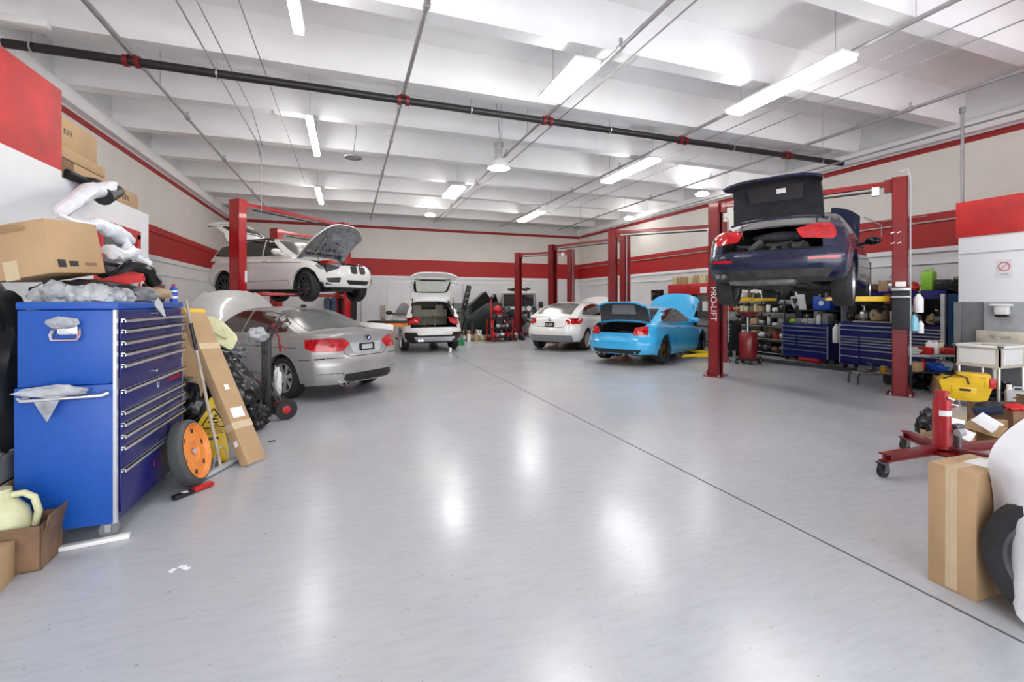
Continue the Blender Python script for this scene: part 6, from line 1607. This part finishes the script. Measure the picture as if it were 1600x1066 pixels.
# red box shelf farther along the wall, cartons on it
t = thing('red_storage_bin', 'long bright red wall locker with cartons on top, beyond the blue coupe\'s bonnet', 'locker', (11.05, 11.9, 1.75))
bm = nb(); bx(bm, 0, .42, 0, 2.1, 0, .38, .01); obj('locker_body', bm, 'redb', t)
bm = nb(); bx(bm, -.006, 0, 1.02, 1.04, .02, .36); obj('door_gap', bm, 'ink', t)
bm = nb(); bx(bm, -.004, 0, .15, .45, .05, .25); obj('paper_label', bm, 'paper', t)
row('on the bright red wall locker', 'cartons on the red wall locker', 11.25, 13.95, 11.95, 2.13, [('carton', 'ivory'), ('carton', 'tan'), ('carton', 'card'), ('carton', 'ivory'), ('carton', 'tan'), ('carton', 'ivory'), ('bottle', 'white')], s=2.0)
t = thing('black_parts_rack', 'black open rack under the bright red wall locker', 'rack', (11.0, 11.9, 0))
for y in (0, 1.05, 2.1):
    bm = nb(); bx(bm, 0, .45, y-.015, y+.015, 0, 1.75); obj('side_frame', bm, 'black', t)
for z in (.2, .7, 1.2, 1.72):
    bm = nb(); bx(bm, 0, .45, 0, 2.1, z-.02, z); obj('shelf', bm, 'black', t)
row('on the black rack beyond the coupe', 'things on the black rack', 11.2, 13.95, 12.0, 1.2, [('carton', 'black'), ('jug', 'black'), ('carton', 'greyp'), ('can', 'white')], s=2.2)
t = thing('wall_television', 'black screen on the right wall beyond the blue coupe\'s bonnet', 'screen', (11.2, 14.5, 1.55))
bm = nb(); bx(bm, 0, .06, 0, .7, 0, .42, .01); obj('screen', bm, 'blackgloss', t); bm = nb(); bx(bm, .06, .5, .3, .4, .15, .25); obj('bracket', bm, 'black', t)
# ---- red oil drainer
t = thing('oil_drainer', 'red wheeled oil drain tank standing between the lift posts under the navy car', 'oil drainer', (9.15, 8.62, 0), R(20))
bm = nb(); lathe(bm, [(0, .13), (.19, .13), (.2, .15), (.2, .72), (.17, .77), (0, .78)], seg=32); obj('tank', bm, 'red', t)
bm = nb(); cyl(bm, (0, 0, .76), (0, 0, 1.16), .018, 10); obj('funnel_tube', bm, 'alu', t)
bm = nb(); cyl(bm, (.06, .05, .76), (.06, .05, 1.1), .012, 10); obj('hose', bm, 'black', t)
bm = nb(); lathe(bm, [(.02, 1.13), (.24, 1.22), (.25, 1.26), (.235, 1.26), (.015, 1.16)], seg=32, closed=True); obj('collecting_bowl', bm, 'red', t)
bm = nb(); box(bm, (0, 0, .11), (.42, .40, .04), bev=.01); obj('base_frame', bm, 'black', t)
for (x, y, r_) in ((-.22, -.16, .05), (-.22, .16, .05), (.2, -.2, .09), (.2, .2, .09)):
    bm = nb(); cyl(bm, (x, y-.02, r_), (x, y+.02, r_), r_, 20); obj('wheel', bm, 'rubber', t)
    bm = nb(); cyl(bm, (x, y-.022, r_), (x, y+.022, r_), r_*.45, 14); obj('wheel_hub', bm, 'galv', t)
t = thing('tool_trolley', 'dark trolley with pale drawer edges, seen just right of the near left post', 'trolley', (9.9, 10.1, 0), R(10))
bm = nb(); box(bm, (0, 0, .55), (.45, .7, .75), bev=.01); obj('carcass', bm, 'black', t)
for k in range(4):
    bm = nb(); bx(bm, -.235, -.225, -.33, .33, .52+k*.09, .60+k*.09); d = obj('drawer', bm, 'black', t); bm = nb(); bx(bm, -.245, -.235, -.32, .32, .585+k*.09, .595+k*.09); obj('drawer_pull', bm, 'paper', d)
for x in (-.18, .18):
    for y in (-.28, .28):
        bm = nb(); cyl(bm, (x, y-.02, .09), (x, y+.02, .09), .09, 16); obj('castor', bm, 'rubber', t)
bm = nb(); blob(bm, (9.9, 10.1, 1.05), (.25, .35, .14), 17, .3, crease=.3, flat=.93); tag(obj('grey_cloth_heap', bm, 'greyp'), 'grey heap lying on the dark trolley behind the near left post', 'cloth')
# ---- low black frame stool with parts, between post and cabinets
t = thing('low_work_stool', 'low black tube-legged bench with parts on it left of the near post', 'bench', (9.05, 5.75, 0), R(-22))
bm = nb(); tube(bm, [(-.32, -.12, 0), (-.32, -.12, .14), (-.29, -.12, .19), (.29, -.12, .19), (.32, -.12, .14), (.32, -.12, 0)], .016, 8); obj('leg_frame', bm, 'black', t)
bm = nb(); tube(bm, [(-.32, .12, 0), (-.32, .12, .14), (-.29, .12, .19), (.29, .12, .19), (.32, .12, .14), (.32, .12, 0)], .016, 8); obj('leg_frame', bm, 'black', t)
bm = nb(); box(bm, (0, 0, .20), (.56, .28, .012)); obj('bench_top', bm, 'alu', t)
for k, (x, m_, kd, lb) in enumerate([(-.15, 'steel', 'brake_caliper', 'dark brake part at the left end of the low black bench'), (.05, 'steel', 'pump', 'dark pump part in the middle of the low black bench'), (.22, 'yellow', 'can', 'small yellow can at the right end of the low black bench')]):
    a = R(-22); small(kd, (9.05+x*math.cos(a), 5.75+x*math.sin(a), .206), m_, lb, 'parts on the low bench', .8)
# ---- junk table between post and sink
t = thing('junk_table', 'small grey-topped table loaded with parts between near post and sink', 'table', (9.35, 4.98, 0), R(-25))
bm = nb(); box(bm, (0, 0, .60), (.95, .38, .03), bev=.005); obj('table_top', bm, 'lgreyp', t)
for sx in (-1, 1):
    for sy in (-1, 1):
        bm = nb(); box(bm, (sx*.44, sy*.15, .29), (.03, .03, .58)); obj('leg', bm, 'black', t)
bm = nb(); box(bm, (0, 0, .32), (.9, .34, .02)); obj('lower_shelf', bm, 'black', t)
def jt(x, y, z): 
    a = R(-25); return (9.35+x*math.cos(a)-y*math.sin(a), 4.98+x*math.sin(a)+y*math.cos(a), z)
for k, (x, y, z, kd, m_, s_, lb) in enumerate([(-.36, -.02, .617, 'rag', 'lgreyp', 1.1, 'pale rag on the left end of the junk table'), (-.18, .0, .617, 'tool_case', 'redb', 1.0, 'red case on the junk table by the sink'), (.0, 0, .617, 'jug', 'white', .9, 'white jug in the middle of the junk table'),
        (.12, .05, .617, 'jug', 'ivory', .9, 'ivory jug right of the white jug on the junk table'), (.25, -.03, .617, 'brake_caliper', 'redb', 1.2, 'red part right on the junk table'), (.36, .06, .617, 'rag', 'black', 1.3, 'black rag at the right end of the junk table'),
        (-.35, 0, .33, 'carton', 'card', 1.2, 'brown carton on the junk table\'s lower shelf'), (-.15, 0, .33, 'bottle', 'redb', 1.0, 'red bottle on the junk table\'s lower shelf'), (.05, 0, .33, 'rag', 'bluep', 1.2, 'blue rag on the junk table\'s lower shelf'), (.28, 0, .33, 'pump', 'lgreyp', 1.3, 'grey part on the junk table\'s lower shelf')]):
    small(kd, jt(x, y, z), m_, lb, 'parts on the junk table', s_, random.random())
carton('small tan carton on the floor right of the near lift post', (9.35, 5.35, .16), (.2, .35, .13), (0, 0, R(-30)))
bm = nb(); box(bm, (0, 0, .08), (.5, .5, .16), bev=.03); tag(obj('black_case', bm, 'black', loc=(9.45, 5.42, 0), rot=(0, 0, R(-30))), 'black flat case on the floor right of the near lift post', 'case')
carton('torn upright cardboard piece on the floor under the junk table', (9.12, 4.80, 0), (.12, .3, .26), (R(10), R(8), R(-50)), m='card')
bm = nb(); blob(bm, (9.35, 5.08, .13), (.24, .2, .15), 28, .3, crease=.3, flat=0, sub=4); tag(obj('trash_bag', bm, 'bag'), 'black bag on the floor below the junk table beside the mop bucket', 'bag')
# ---- mop bucket
t = thing('mop_bucket', 'yellow wheeled mop bucket with a red wringer part, beside the sink legs', 'mop bucket', (8.44, 4.09, 0), R(-57))
mxb = basis((0, .15, 0), (1, 0, 0), (0, 0, 1))
bm = nb(); prism(bm, rpoly([(-.22, .09), (.20, .09), (.27, .34), (.25, .43), (-.24, .40), (-.30, .36)], .02), .30, mxb, bev=.015); obj('bucket', bm, 'yellow', t)
bm = nb(); box(bm, (.08, 0, .44), (.34, .26, .07), bev=.01); box(bm, (.2, 0, .36), (.06, .31, .16), bev=.01); obj('wringer', bm, 'yellow', t)
bm = nb(); box(bm, (-.03, -.156, .20), (.26, .012, .17), bev=.006); obj('front_plate', bm, 'yellow', t)
bm = nb(); prism(bm, rpoly([(-.06, -.012), (.06, -.012), (.06, .02), (-.06, .02)], .01), .003, basis((-.02, -.162, .24), (1, 0, 0), (0, 0, 1))); obj('maker_label', bm, 'ink', t)
bm = nb(); box(bm, (.245, -.1, .36), (.07, .12, .14), (0, 0, .3), .01); obj('wringer_lever', bm, 'redb', t)
bm = nb(); tube(bm, [(-.25, -.15, .38), (-.12, -.16, .46), (.0, -.16, .42), (.02, -.165, .33)], .009, 8); obj('carry_handle', bm, 'black', t)
for (x, y) in ((-.17, -.12), (-.17, .12), (.17, -.12), (.17, .12)):
    bm = nb(); cyl(bm, (x, y-.015, .038), (x, y+.015, .038), .038, 16); bx(bm, x-.015, x+.015, y-.02, y+.02, .05, .095); obj('castor', bm, 'greyp', t)
# ---- sink, soap dispenser, sign
t = thing('utility_sink', 'beige free-standing utility sink on pipe legs by the grey wall', 'sink', (9.12, 4.12, 0), 0)
bm = nb()
w2, d2 = .33, .26
for (x0, x1, y0, y1, z0, z1) in ((-w2, w2, -d2, -d2+.02, .56, .84), (-w2, w2, d2-.02, d2, .56, .84), (-w2, -w2+.02, -d2, d2, .56, .84), (w2-.02, w2, -d2, d2, .56, .84), (-w2, w2, -d2, d2, .54, .56)): bx(bm, x0, x1, y0, y1, z0, z1)
obj('basin', bm, 'sink', t)
bm = nb()
for (x0, x1, y0, y1) in ((-w2-.03, w2+.03, -d2-.03, -d2+.03), (-w2-.03, w2+.03, d2-.03, d2+.03), (-w2-.03, -w2+.03, -d2-.03, d2+.03), (w2-.03, w2+.03, -d2-.03, d2+.03)): bx(bm, x0, x1, y0, y1, .83, .865, .008)
obj('rim', bm, 'white', t)
bm = nb(); bx(bm, -w2-.004, -w2, -d2+.06, d2-.05, .59, .80); obj('side_panel', bm, 'white', t)
bm = nb(); bx(bm, -w2+.08, w2-.1, -d2-.004, -d2, .59, .80); obj('front_panel', bm, 'white', t)
for sx in (-1, 1):
    for sy in (-1, 1):
        bm = nb(); cyl(bm, (sx*(w2-.03), sy*(d2-.03), 0), (sx*(w2-.03), sy*(d2-.03), .55), .022, 12); obj('leg', bm, 'alu', t)
bm = nb(); bx(bm, w2-.0, w2+.07, -.36, .33, .86, 1.05, .02); obj('splash_ledge', bm, 'sink', t)
bm = nb(); cyl(bm, (w2-.03, .12, .97), (w2, .12, .97), .02, 12); cyl(bm, (w2-.06, -.08, .96), (w2, -.08, .96), .022, 12); tube(bm, [(w2-.02, 0, .95), (w2-.12, 0, .97), (w2-.16, 0, .92)], .012, 8); obj('tap', bm, 'chrome', t)
bm = nb(); tube(bm, [(.1, 0, .54), (.1, 0, .3), (.2, 0, .22), (.36, 0, .25)], .025, 10); obj('drain_pipe', bm, 'white', t)
t = thing('soap_dispenser', 'white soap dispenser on the grey wall above the sink', 'dispenser', (XQ-.03, 4.16, 1.30))
bm = nb(); bx(bm, -.11, 0, -.08, .08, 0, .16, .03); obj('housing', bm, 'white', t); bm = nb(); bx(bm, -.10, -.02, -.07, .07, -.03, .01, .01); obj('nozzle', bm, 'black', t)
bm = nb(); bx(bm, -.13, 0, -.12, .13, .13, .17, .02); obj('lid', bm, 'white', t)
t = thing('towel_dispenser', 'small white bracket on the grey wall near the picture\'s right edge', 'dispenser', (XQ-.03, 3.72, 1.40))
bm = nb(); bx(bm, -.08, 0, -.08, .08, 0, .06, .015); obj('housing', bm, 'white', t)
t = thing('wall_sign', 'small faded red and white notice on the white wall above the soap dispenser', 'sign', (XQ-.006, 4.17, 2.02))
bm = nb(); bx(bm, -.002, .004, -.09, .09, -.14, .14); obj('sheet', bm, mat('faded_white_sign', (.72, .70, .71), .5), t)
bm = nb(); lathe(bm, [(.055, -.004), (.075, -.004), (.075, -.002), (.055, -.002)], (0, 0, .03), 'x', 24, closed=True); box(bm, (-.003, 0, .03), (.002, .012, .12), (R(45), 0, 0)); obj('red_ring', bm, mat('faded_red_print', (.55, .22, .24), .5), t)
bm = nb(); bx(bm, -.003, -.002, -.05, .05, -.10, -.075); obj('printed_line', bm, 'lgreyp', t)
t = thing('jerry_can', 'pale grey plastic jerrycan on the floor right of the sink legs', 'jerrycan', (8.86, 3.70, 0), R(-60))
bm = nb(); box(bm, (0, 0, .13), (.26, .16, .26), bev=.03); obj('body', bm, 'lgreyp', t)
bm = nb(); tube(bm, [(-.06, 0, .25), (-.04, 0, .30), (.06, 0, .30), (.08, 0, .25)], .014, 8); obj('handle', bm, 'lgreyp', t)
bm = nb(); cyl(bm, (-.09, 0, .25), (-.09, 0, .33), .028, 14); obj('cap', bm, 'white', t)
bm = nb(); blob(bm, (9.15, 4.1, .14), (.22, .22, .18), 51, .3, crease=.4, flat=0, sub=4); tag(obj('dark_bag', bm, 'bag'), 'dark bag on the floor beneath the utility sink', 'bag')

# ---- transmission jack
t = thing('transmission_jack', 'red hydraulic transmission jack with long steel feet on castors', 'jack', (5.08, 2.63, 0))
bm = nb(); cyl(bm, (0, 0, .17), (0, 0, .62), .066, 32); obj('outer_cylinder', bm, 'redj', t) if 'redj' in M else obj('outer_cylinder', bm, mat('jack_red', (.42, .008, .014), .3, coat=.4), t)
M['redj'] = bpy.data.materials['jack_red']
bm = nb(); cyl(bm, (0, 0, .60), (0, 0, .67), .045, 24); cyl(bm, (0, 0, .67), (0, 0, .69), .055, 24); obj('ram', bm, 'redj', t)
bm = nb(); tube(bm, [(-.02, -.05, .64), (.03, -.07, .62), (.05, -.05, .61)], .012, 8); cyl(bm, (.06, -.03, .56), (.06, -.10, .56), .018, 12); obj('bleed_valve', bm, 'chrome', t)
bm = nb(); lathe(bm, [(.0665, .475), (.0675, .475), (.0675, .525), (.0665, .525)], seg=32, closed=True)
bmesh.ops.delete(bm, geom=[v for v in bm.verts if v.co.y > .0 or v.co.x > .045], context='VERTS'); obj('paper_label', bm, 'paper', t)
for (ex, ey) in ((-.76, .02), (.22, .42), (.10, -.50), (.78, -.12)):
    e = Vector((ex, ey, .15)); d = e.normalized()
    L_ = math.hypot(ex, ey); a = math.atan2(ey, ex)
    bm = nb()
    for dz in (.03, -.03+.0): box(bm, (ex*.5, ey*.5, .165+dz), (L_, .07, .012), (0, 0, a))
    box(bm, (ex*.5, ey*.5, .165), (L_, .012, .06), (0, 0, a)); box(bm, (ex*.93, ey*.93, .165), (.01, .07, .07), (0, 0, a))
    lg = obj('foot', bm, 'red', t)
    bm = nb(); box(bm, (ex, ey, .125), (.10, .06, .012), (0, 0, a)); box(bm, (ex-.0, ey-.028, .09), (.05, .006, .08)); box(bm, (ex, ey+.028, .09), (.05, .006, .08)); obj('castor_fork', bm, 'steel', lg)
    bm = nb(); cyl(bm, (ex, ey-.018, .058), (ex, ey+.018, .058), .058, 24); cyl(bm, (ex, ey-.022, .058), (ex, ey+.022, .058), .02, 12, mi=1); obj('castor', bm, ['rubber', 'galv'], lg)
bm = nb(); box(bm, (.0, 0, .14), (.26, .24, .03), bev=.01); obj('base_plate', bm, 'red', t)
bm = nb(); cyl(bm, (.13, -.05, .17), (.13, -.05, .36), .03, 16); cyl(bm, (.05, -.04, .33), (.13, -.05, .33), .02, 10); box(bm, (.13, -.05, .37), (.11, .06, .04), bev=.01); obj('pump', bm, 'steel', t)
bm = nb(); cyl(bm, (.02, -.10, .335), (.09, -.11, .335), .03, 16); obj('pedal_pad', bm, 'lgreyp', t)
# things behind the jack: bag, open cartons, papers
bm = nb(); blob(bm, (6.0, 3.18, .15), (.14, .14, .17), 61, .3, 2, crease=.25, flat=0, sub=4); tag(obj('trash_bag', bm, 'bag'), 'small knotted black bag on the floor left of the red jack cylinder', 'bag')
b = carton('low open cardboard box on the floor behind the red jack cylinder', (6.10, 3.10, 0), (.40, .40, .12), (0, 0, R(20)), open_=True)
b = carton('open cardboard box of parts, flaps spread, above the near tall box', (6.55, 2.78, 0), (.46, .40, .22), (0, 0, R(-25)), open_=True, flaps=True)
b = carton('big open cardboard box with a rounded raised flap near the right edge', (7.08, 3.00, 0), (.55, .50, .32), (0, 0, R(-20)), 'card2', open_=True)
bm = nb(); tube(bm, [(.26, -.25, .30), (.30, -.1, .42), (.30, .1, .45), (.27, .25, .36)], .012, 6); obj('raised_flap_edge', bm, 'card', b)
bm = nb(); bx(bm, .27, .285, -.22, .22, .3, .42); obj('raised_flap', bm, 'card2', b)
plate('rolled white newspaper bag with print lying on the open boxes', 'bag', 'paper_bag', (6.28, 2.86, .24), (.14, .20, .012), (R(35), R(-40), R(-30)), 'paper', .003)
plate('sheet of white paper on the low open box behind the jack', 'paper', 'paper_sheet', (6.03, 3.02, .19), (.22, .16, .004), (R(10), R(-35), R(20)), 'paper', 0)
plate('small pale blue-white folder among the open boxes', 'paper', 'folder', (5.95, 2.88, .14), (.14, .12, .01), (R(20), R(-30), R(5)), 'white', .002)
bm = nb(); cyl(bm, (-.1, 0, 0), (.12, 0, 0), .045, 16); tag(obj('fabric_roll', bm, mat('navy_cloth', (.01, .015, .05), .8), loc=(6.62, 3.02, .30), rot=(0, R(-10), R(-50))), 'dark navy roll lying across the open boxes', 'roll')
bm = nb(); blob(bm, (0, 0, 0), (.12, .09, .06), 71, .3, crease=.4); tag(obj('red_rag', bm, 'redb', loc=(7.0, 2.95, .31)), 'crumpled red cloth inside the big open cardboard box', 'cloth')
bm = nb(); blob(bm, (0, 0, 0), (.17, .14, .08), 72, .3, crease=.4); tag(obj('black_parts_bundle', bm, 'black', loc=(6.92, 3.1, .28)), 'black bundle beside the crumpled red cloth in the big open box', 'bundle')
bm = nb(); prism(bm, [(-.15, -.1), (.14, -.08), (.1, .1), (-.12, .12)], .004); tag(obj('cardboard_sheet', bm, 'card', loc=(5.72, 3.05, .12), rot=(R(-30), R(10), 0)), 'pale cardboard sheet leaning against the red jack cylinder', 'cardboard')
# ---- near tall box
b = carton('tall brown taped cardboard box standing on the floor at the right', (3.135, 1.487, 0), (.37, .205, .64), (0, 0, R(0)), tape='v')
label_patch(b, .06, -.02, .6405, .16, .11, 'z')
bm = nb(); tube(bm, [(-.1865, .005, .02), (-.187, .0, .2), (-.1865, .006, .38), (-.187, .0, .6)], .0016, 5); obj('glue_line', bm, 'tape', b)
# ---- covered car with exposed tyre, extreme right
t = thing('covered_car', 'vehicle under a white fabric cover at the extreme right, tyre showing below', 'car', (3.1, 1.25, 0))
CVA = [(-.05, .295), (-.025, .47), (-.085, .68), (-.05, .755), (.23, .885), (.9, 1.0)]
CVB = [(-.20, .03), (-.20, .35), (-.19, .66), (-.10, .76), (.20, .89), (.9, 1.0)]
def cov(u, v):
    # u: 0 far .. 1 near the viewer, v: 0 hem .. 1 top; the cover hangs over the wing and wheel
    k = min(1, u/.115); k = k*k*(3-2*k); y = .125-1.7*u; p = v*(len(CVA)-1); i = min(len(CVA)-2, int(p)); f = p-i
    def pt(C):
        ks = [(j, c[0]) for j, c in enumerate(C)]; kz = [(j, c[1]) for j, c in enumerate(C)]
        return interp(ks, p), interp(kz, p)
    (xa, za), (xb, zb_) = pt(CVA), pt(CVB)
    x = xa+(xb-xa)*k+.012*math.sin(u*60+v*4)*(1-v); z = za+(zb_-za)*k
    n_ = noise.noise(Vector((x*4, y*4, z*4)))*.015
    return Vector((x+n_, y, z+n_))
bm = nb(); NU, NV = 44, 30
g = [[bm.verts.new(cov(i/NU, j/NV)) for j in range(NV+1)] for i in range(NU+1)]
for i in range(NU):
    for j in range(NV): bm.faces.new((g[i][j], g[i+1][j], g[i+1][j+1], g[i][j+1]))
fe = [bm.verts.new(Vector((1.2, .12, cov(0, j/NV).z))) for j in range(NV+1)]
for j in range(NV): bm.faces.new((g[0][j], g[0][j+1], fe[j+1], fe[j]))
te = [bm.verts.new(Vector((1.9, cov(i/NU, 1).y, cov(i/NU, 1).z+.02))) for i in range(NU+1)]
for i in range(NU): bm.faces.new((g[i][NV], g[i+1][NV], te[i+1], te[i]))
obj('fabric_cover', bm, 'cover', t)
tb, rb = make_wheel(.31, .24)
w0 = obj('wheel', tb, 'rubber', t); obj('rim', rb, ['steel', 'dark'], w0); w0.location = (-.06, -.185, .31); w0.rotation_euler = (0, 0, R(-90))
bm = nb(); bx(bm, .16, 1.8, -1.5, .10, .18, .66, .05); obj('body', bm, 'dark', t)

# ================================================================= BACK OF THE HALL
t = thing('red_tool_cart', 'red-framed two-shelf cart loaded with parts near the back lift', 'cart', (5.45, 16.75, 0), R(10))
for sx in (-1, 1):
    for sy in (-1, 1):
        bm = nb(); box(bm, (sx*.42, sy*.25, .48), (.05, .05, .85)); obj('upright', bm, 'redb', t)
        bm = nb(); cyl(bm, (sx*.38, sy*.25-.02, .06), (sx*.38, sy*.25+.02, .06), .06, 14); obj('castor', bm, 'black', t)
for z in (.15, .5, .86):
    bm = nb(); box(bm, (0, 0, z), (.9, .55, .04)); obj('shelf', bm, 'black', t)
t = thing('engine_hoist', 'red upright post of a parts stand behind the red cart', 'stand', (5.3, 17.4, 0))
bm = nb(); box(bm, (0, 0, .8), (.06, .06, 1.6)); obj('post', bm, 'redb', t); bm = nb(); box(bm, (0, 0, .03), (.6, .5, .06)); obj('base', bm, 'redb', t)
bm = nb(); blob(bm, (.25, -.05, 1.2), (.18, .15, .16), 81, .2); box(bm, (.35, 0, 1.0), (.3, .2, .16), (0, .5, 0), .03); obj('red_head', bm, 'redb', t)
random.seed(44)
def heap(where, group, cx, cy, rx, ry, z, items, s):
    for i, (k, m_) in enumerate(items):
        a = i/len(items)
        hs_ = small(k, (cx-rx+2*rx*(i+.5)/len(items), cy+random.uniform(-ry, ry), z), m_, '%s %s, %s %s' % (COLN[m_], KN[k], ORD[i], where), group, s, PI/2+random.uniform(-.2, .2))
        wy = {'carton': .24, 'tool_case': .34, 'jug': .18, 'brake_caliper': .24, 'pump': .19, 'rag': .27}.get(k, .14)*s
        hs_.scale = (1, min(1, 2*rx/len(items)*.92/wy), 1)
heap('on the bottom shelf of the red cart', 'things on the cart bottom', 5.45, 16.7, .36, .1, .17, [('carton', 'redb'), ('rag', 'white'), ('pump', 'galv'), ('rag', 'redb')], 1.3)
heap('on the middle shelf of the red cart', 'things on the cart middle', 5.45, 16.7, .36, .1, .52, [('bottle', 'white'), ('rag', 'white'), ('brake_caliper', 'steel'), ('rag', 'lgreyp')], 1.2)
heap('on the top of the red cart', 'things on the cart top', 5.45, 16.75, .36, .1, .88, [('tool_case', 'black'), ('brake_caliper', 'steel'), ('rag', 'black')], 1.2)
heap('in the floor heap beside the red cart', 'parts heap on the floor', 4.45, 17.2, .45, .15, 0, [('pump', 'steel'), ('rag', 'white'), ('carton', 'white'), ('rag', 'tan'), ('carton', 'tan'), ('pump', 'galv'), ('rag', 'ivory')], 2.0)
heap('at the rear of the floor heap', 'rear parts heap on the floor', 4.5, 17.7, .4, .1, 0, [('carton', 'black'), ('carton', 'brown'), ('jug', 'black'), ('carton', 'white')], 3.0)
heap('at the back lift post\'s foot', 'parts by the back post', 6.2, 17.0, .3, .1, 0, [('carton', 'black'), ('pump', 'steel'), ('rag', 'black')], 2.2)
bm = nb(); blob(bm, (3.95, 18.6, .72), (.5, .35, .72), 91, .18, 2.0, crease=.3, flat=0, sub=4); tag(obj('grey_covered_heap', bm, mat('grey_tarpaulin', (.10, .10, .09), .6, var=.2, bump=.5)), 'grey tarpaulin-covered heap right of the floor-parked white crossover', 'covered heap')
bm = nb(); prism(bm, [(-1.2, 0), (.5, 0), (.58, 1.5), (.48, 1.9), (.3, 1.6), (.18, 1.6), (.0, 2.0), (-.25, 1.8), (-.7, 1.4), (-1.2, .9)], .5, basis((5.95, 20.8, 0), (1, 0, 0), (0, 0, 1)), bev=.05)
tag(obj('black_tarpaulin_heap', bm, 'bag'), 'peaked heap under black plastic behind the red cart', 'covered heap')
bm = nb(); prism(bm, rpoly([(-.9, .0), (.3, .0), (.75, 1.0), (.3, 1.15), (-.7, .5)], .1), .3, basis((5.2, 18.4, .35), (1, 0, 0), (0, 0, 1)), bev=.04); tag(obj('dark_green_panel', bm, mat('dark_green_grey_cover', (.012, .022, .022), .35)), 'dark green-grey sloping cover in front of the peaked black heap', 'cover')
t = thing('long_black_bumper', 'long black car bumper standing on end against the back wall', 'car part', (4.72, 19.6, 1.15), rot=(0, R(13), 0))
bm = nb(); box(bm, (0, 0, .55), (.22, .14, 1.1), bev=.04); box(bm, (0, 0, -.55), (.15, .1, 1.2), bev=.02); obj('bumper_skin', bm, 'black', t)
bm = nb()
for z in (.25, .5, .75): box(bm, (0, -.072, z), (.08, .01, .08))
obj('mount_marks', bm, 'greyp', t)['kind'] = 'stuff'
t = thing('work_lamp', 'dark dish with a white knob beside the white crossover\'s right tail lamp', 'lamp', (3.75, 16.9, 0))
bm = nb(); cyl(bm, (0, 0, 0), (0, 0, 1.05), .02, 10); cyl(bm, (0, 0, 0), (0, 0, .03), .2, 20); obj('stand', bm, 'black', t); bm = nb(); lathe(bm, [(.04, 1.02), (.26, 1.10), (.26, 1.13), (0, 1.13)], seg=24); obj('dish', bm, 'black', t); bm = nb(); blob(bm, (0, 0, 1.17), (.07, .07, .05), 1, .05); obj('knob', bm, 'white', t)
bm = nb(); lathe(bm, [(0, 0), (.16, 0), (.15, .1), (.13, .22), (.0, .23)], seg=20); tag(obj('green_bucket', bm, 'green', loc=(3.62, 15.6, 0)), 'upturned green bucket beside the white crossover\'s right rear wheel', 'bucket')
bm = nb(); prism(bm, [(-.04, 0), (.04, 0), (.06, .12), (-.02, .15)], .05, basis((2.85, 13.6, 0), (1, 0, 0), (0, 0, 1))); 
tag(obj('white_cloth', bm, 'white'), 'small white cloth on the floor under the crossover\'s open tail', 'cloth')
t = thing('wall_ruler_strip', 'narrow speckled strip standing on the back wall left of the crossover', 'strip', (1.45, 21.3, 0))
bm = nb(); bx(bm, -.1, .1, 0, .06, .0, 1.35); obj('strip', bm, 'wood', t); bm = nb(); bx(bm, -.09, .09, -.004, 0, .5, .8); obj('dark_patch', bm, 'greyp', t)
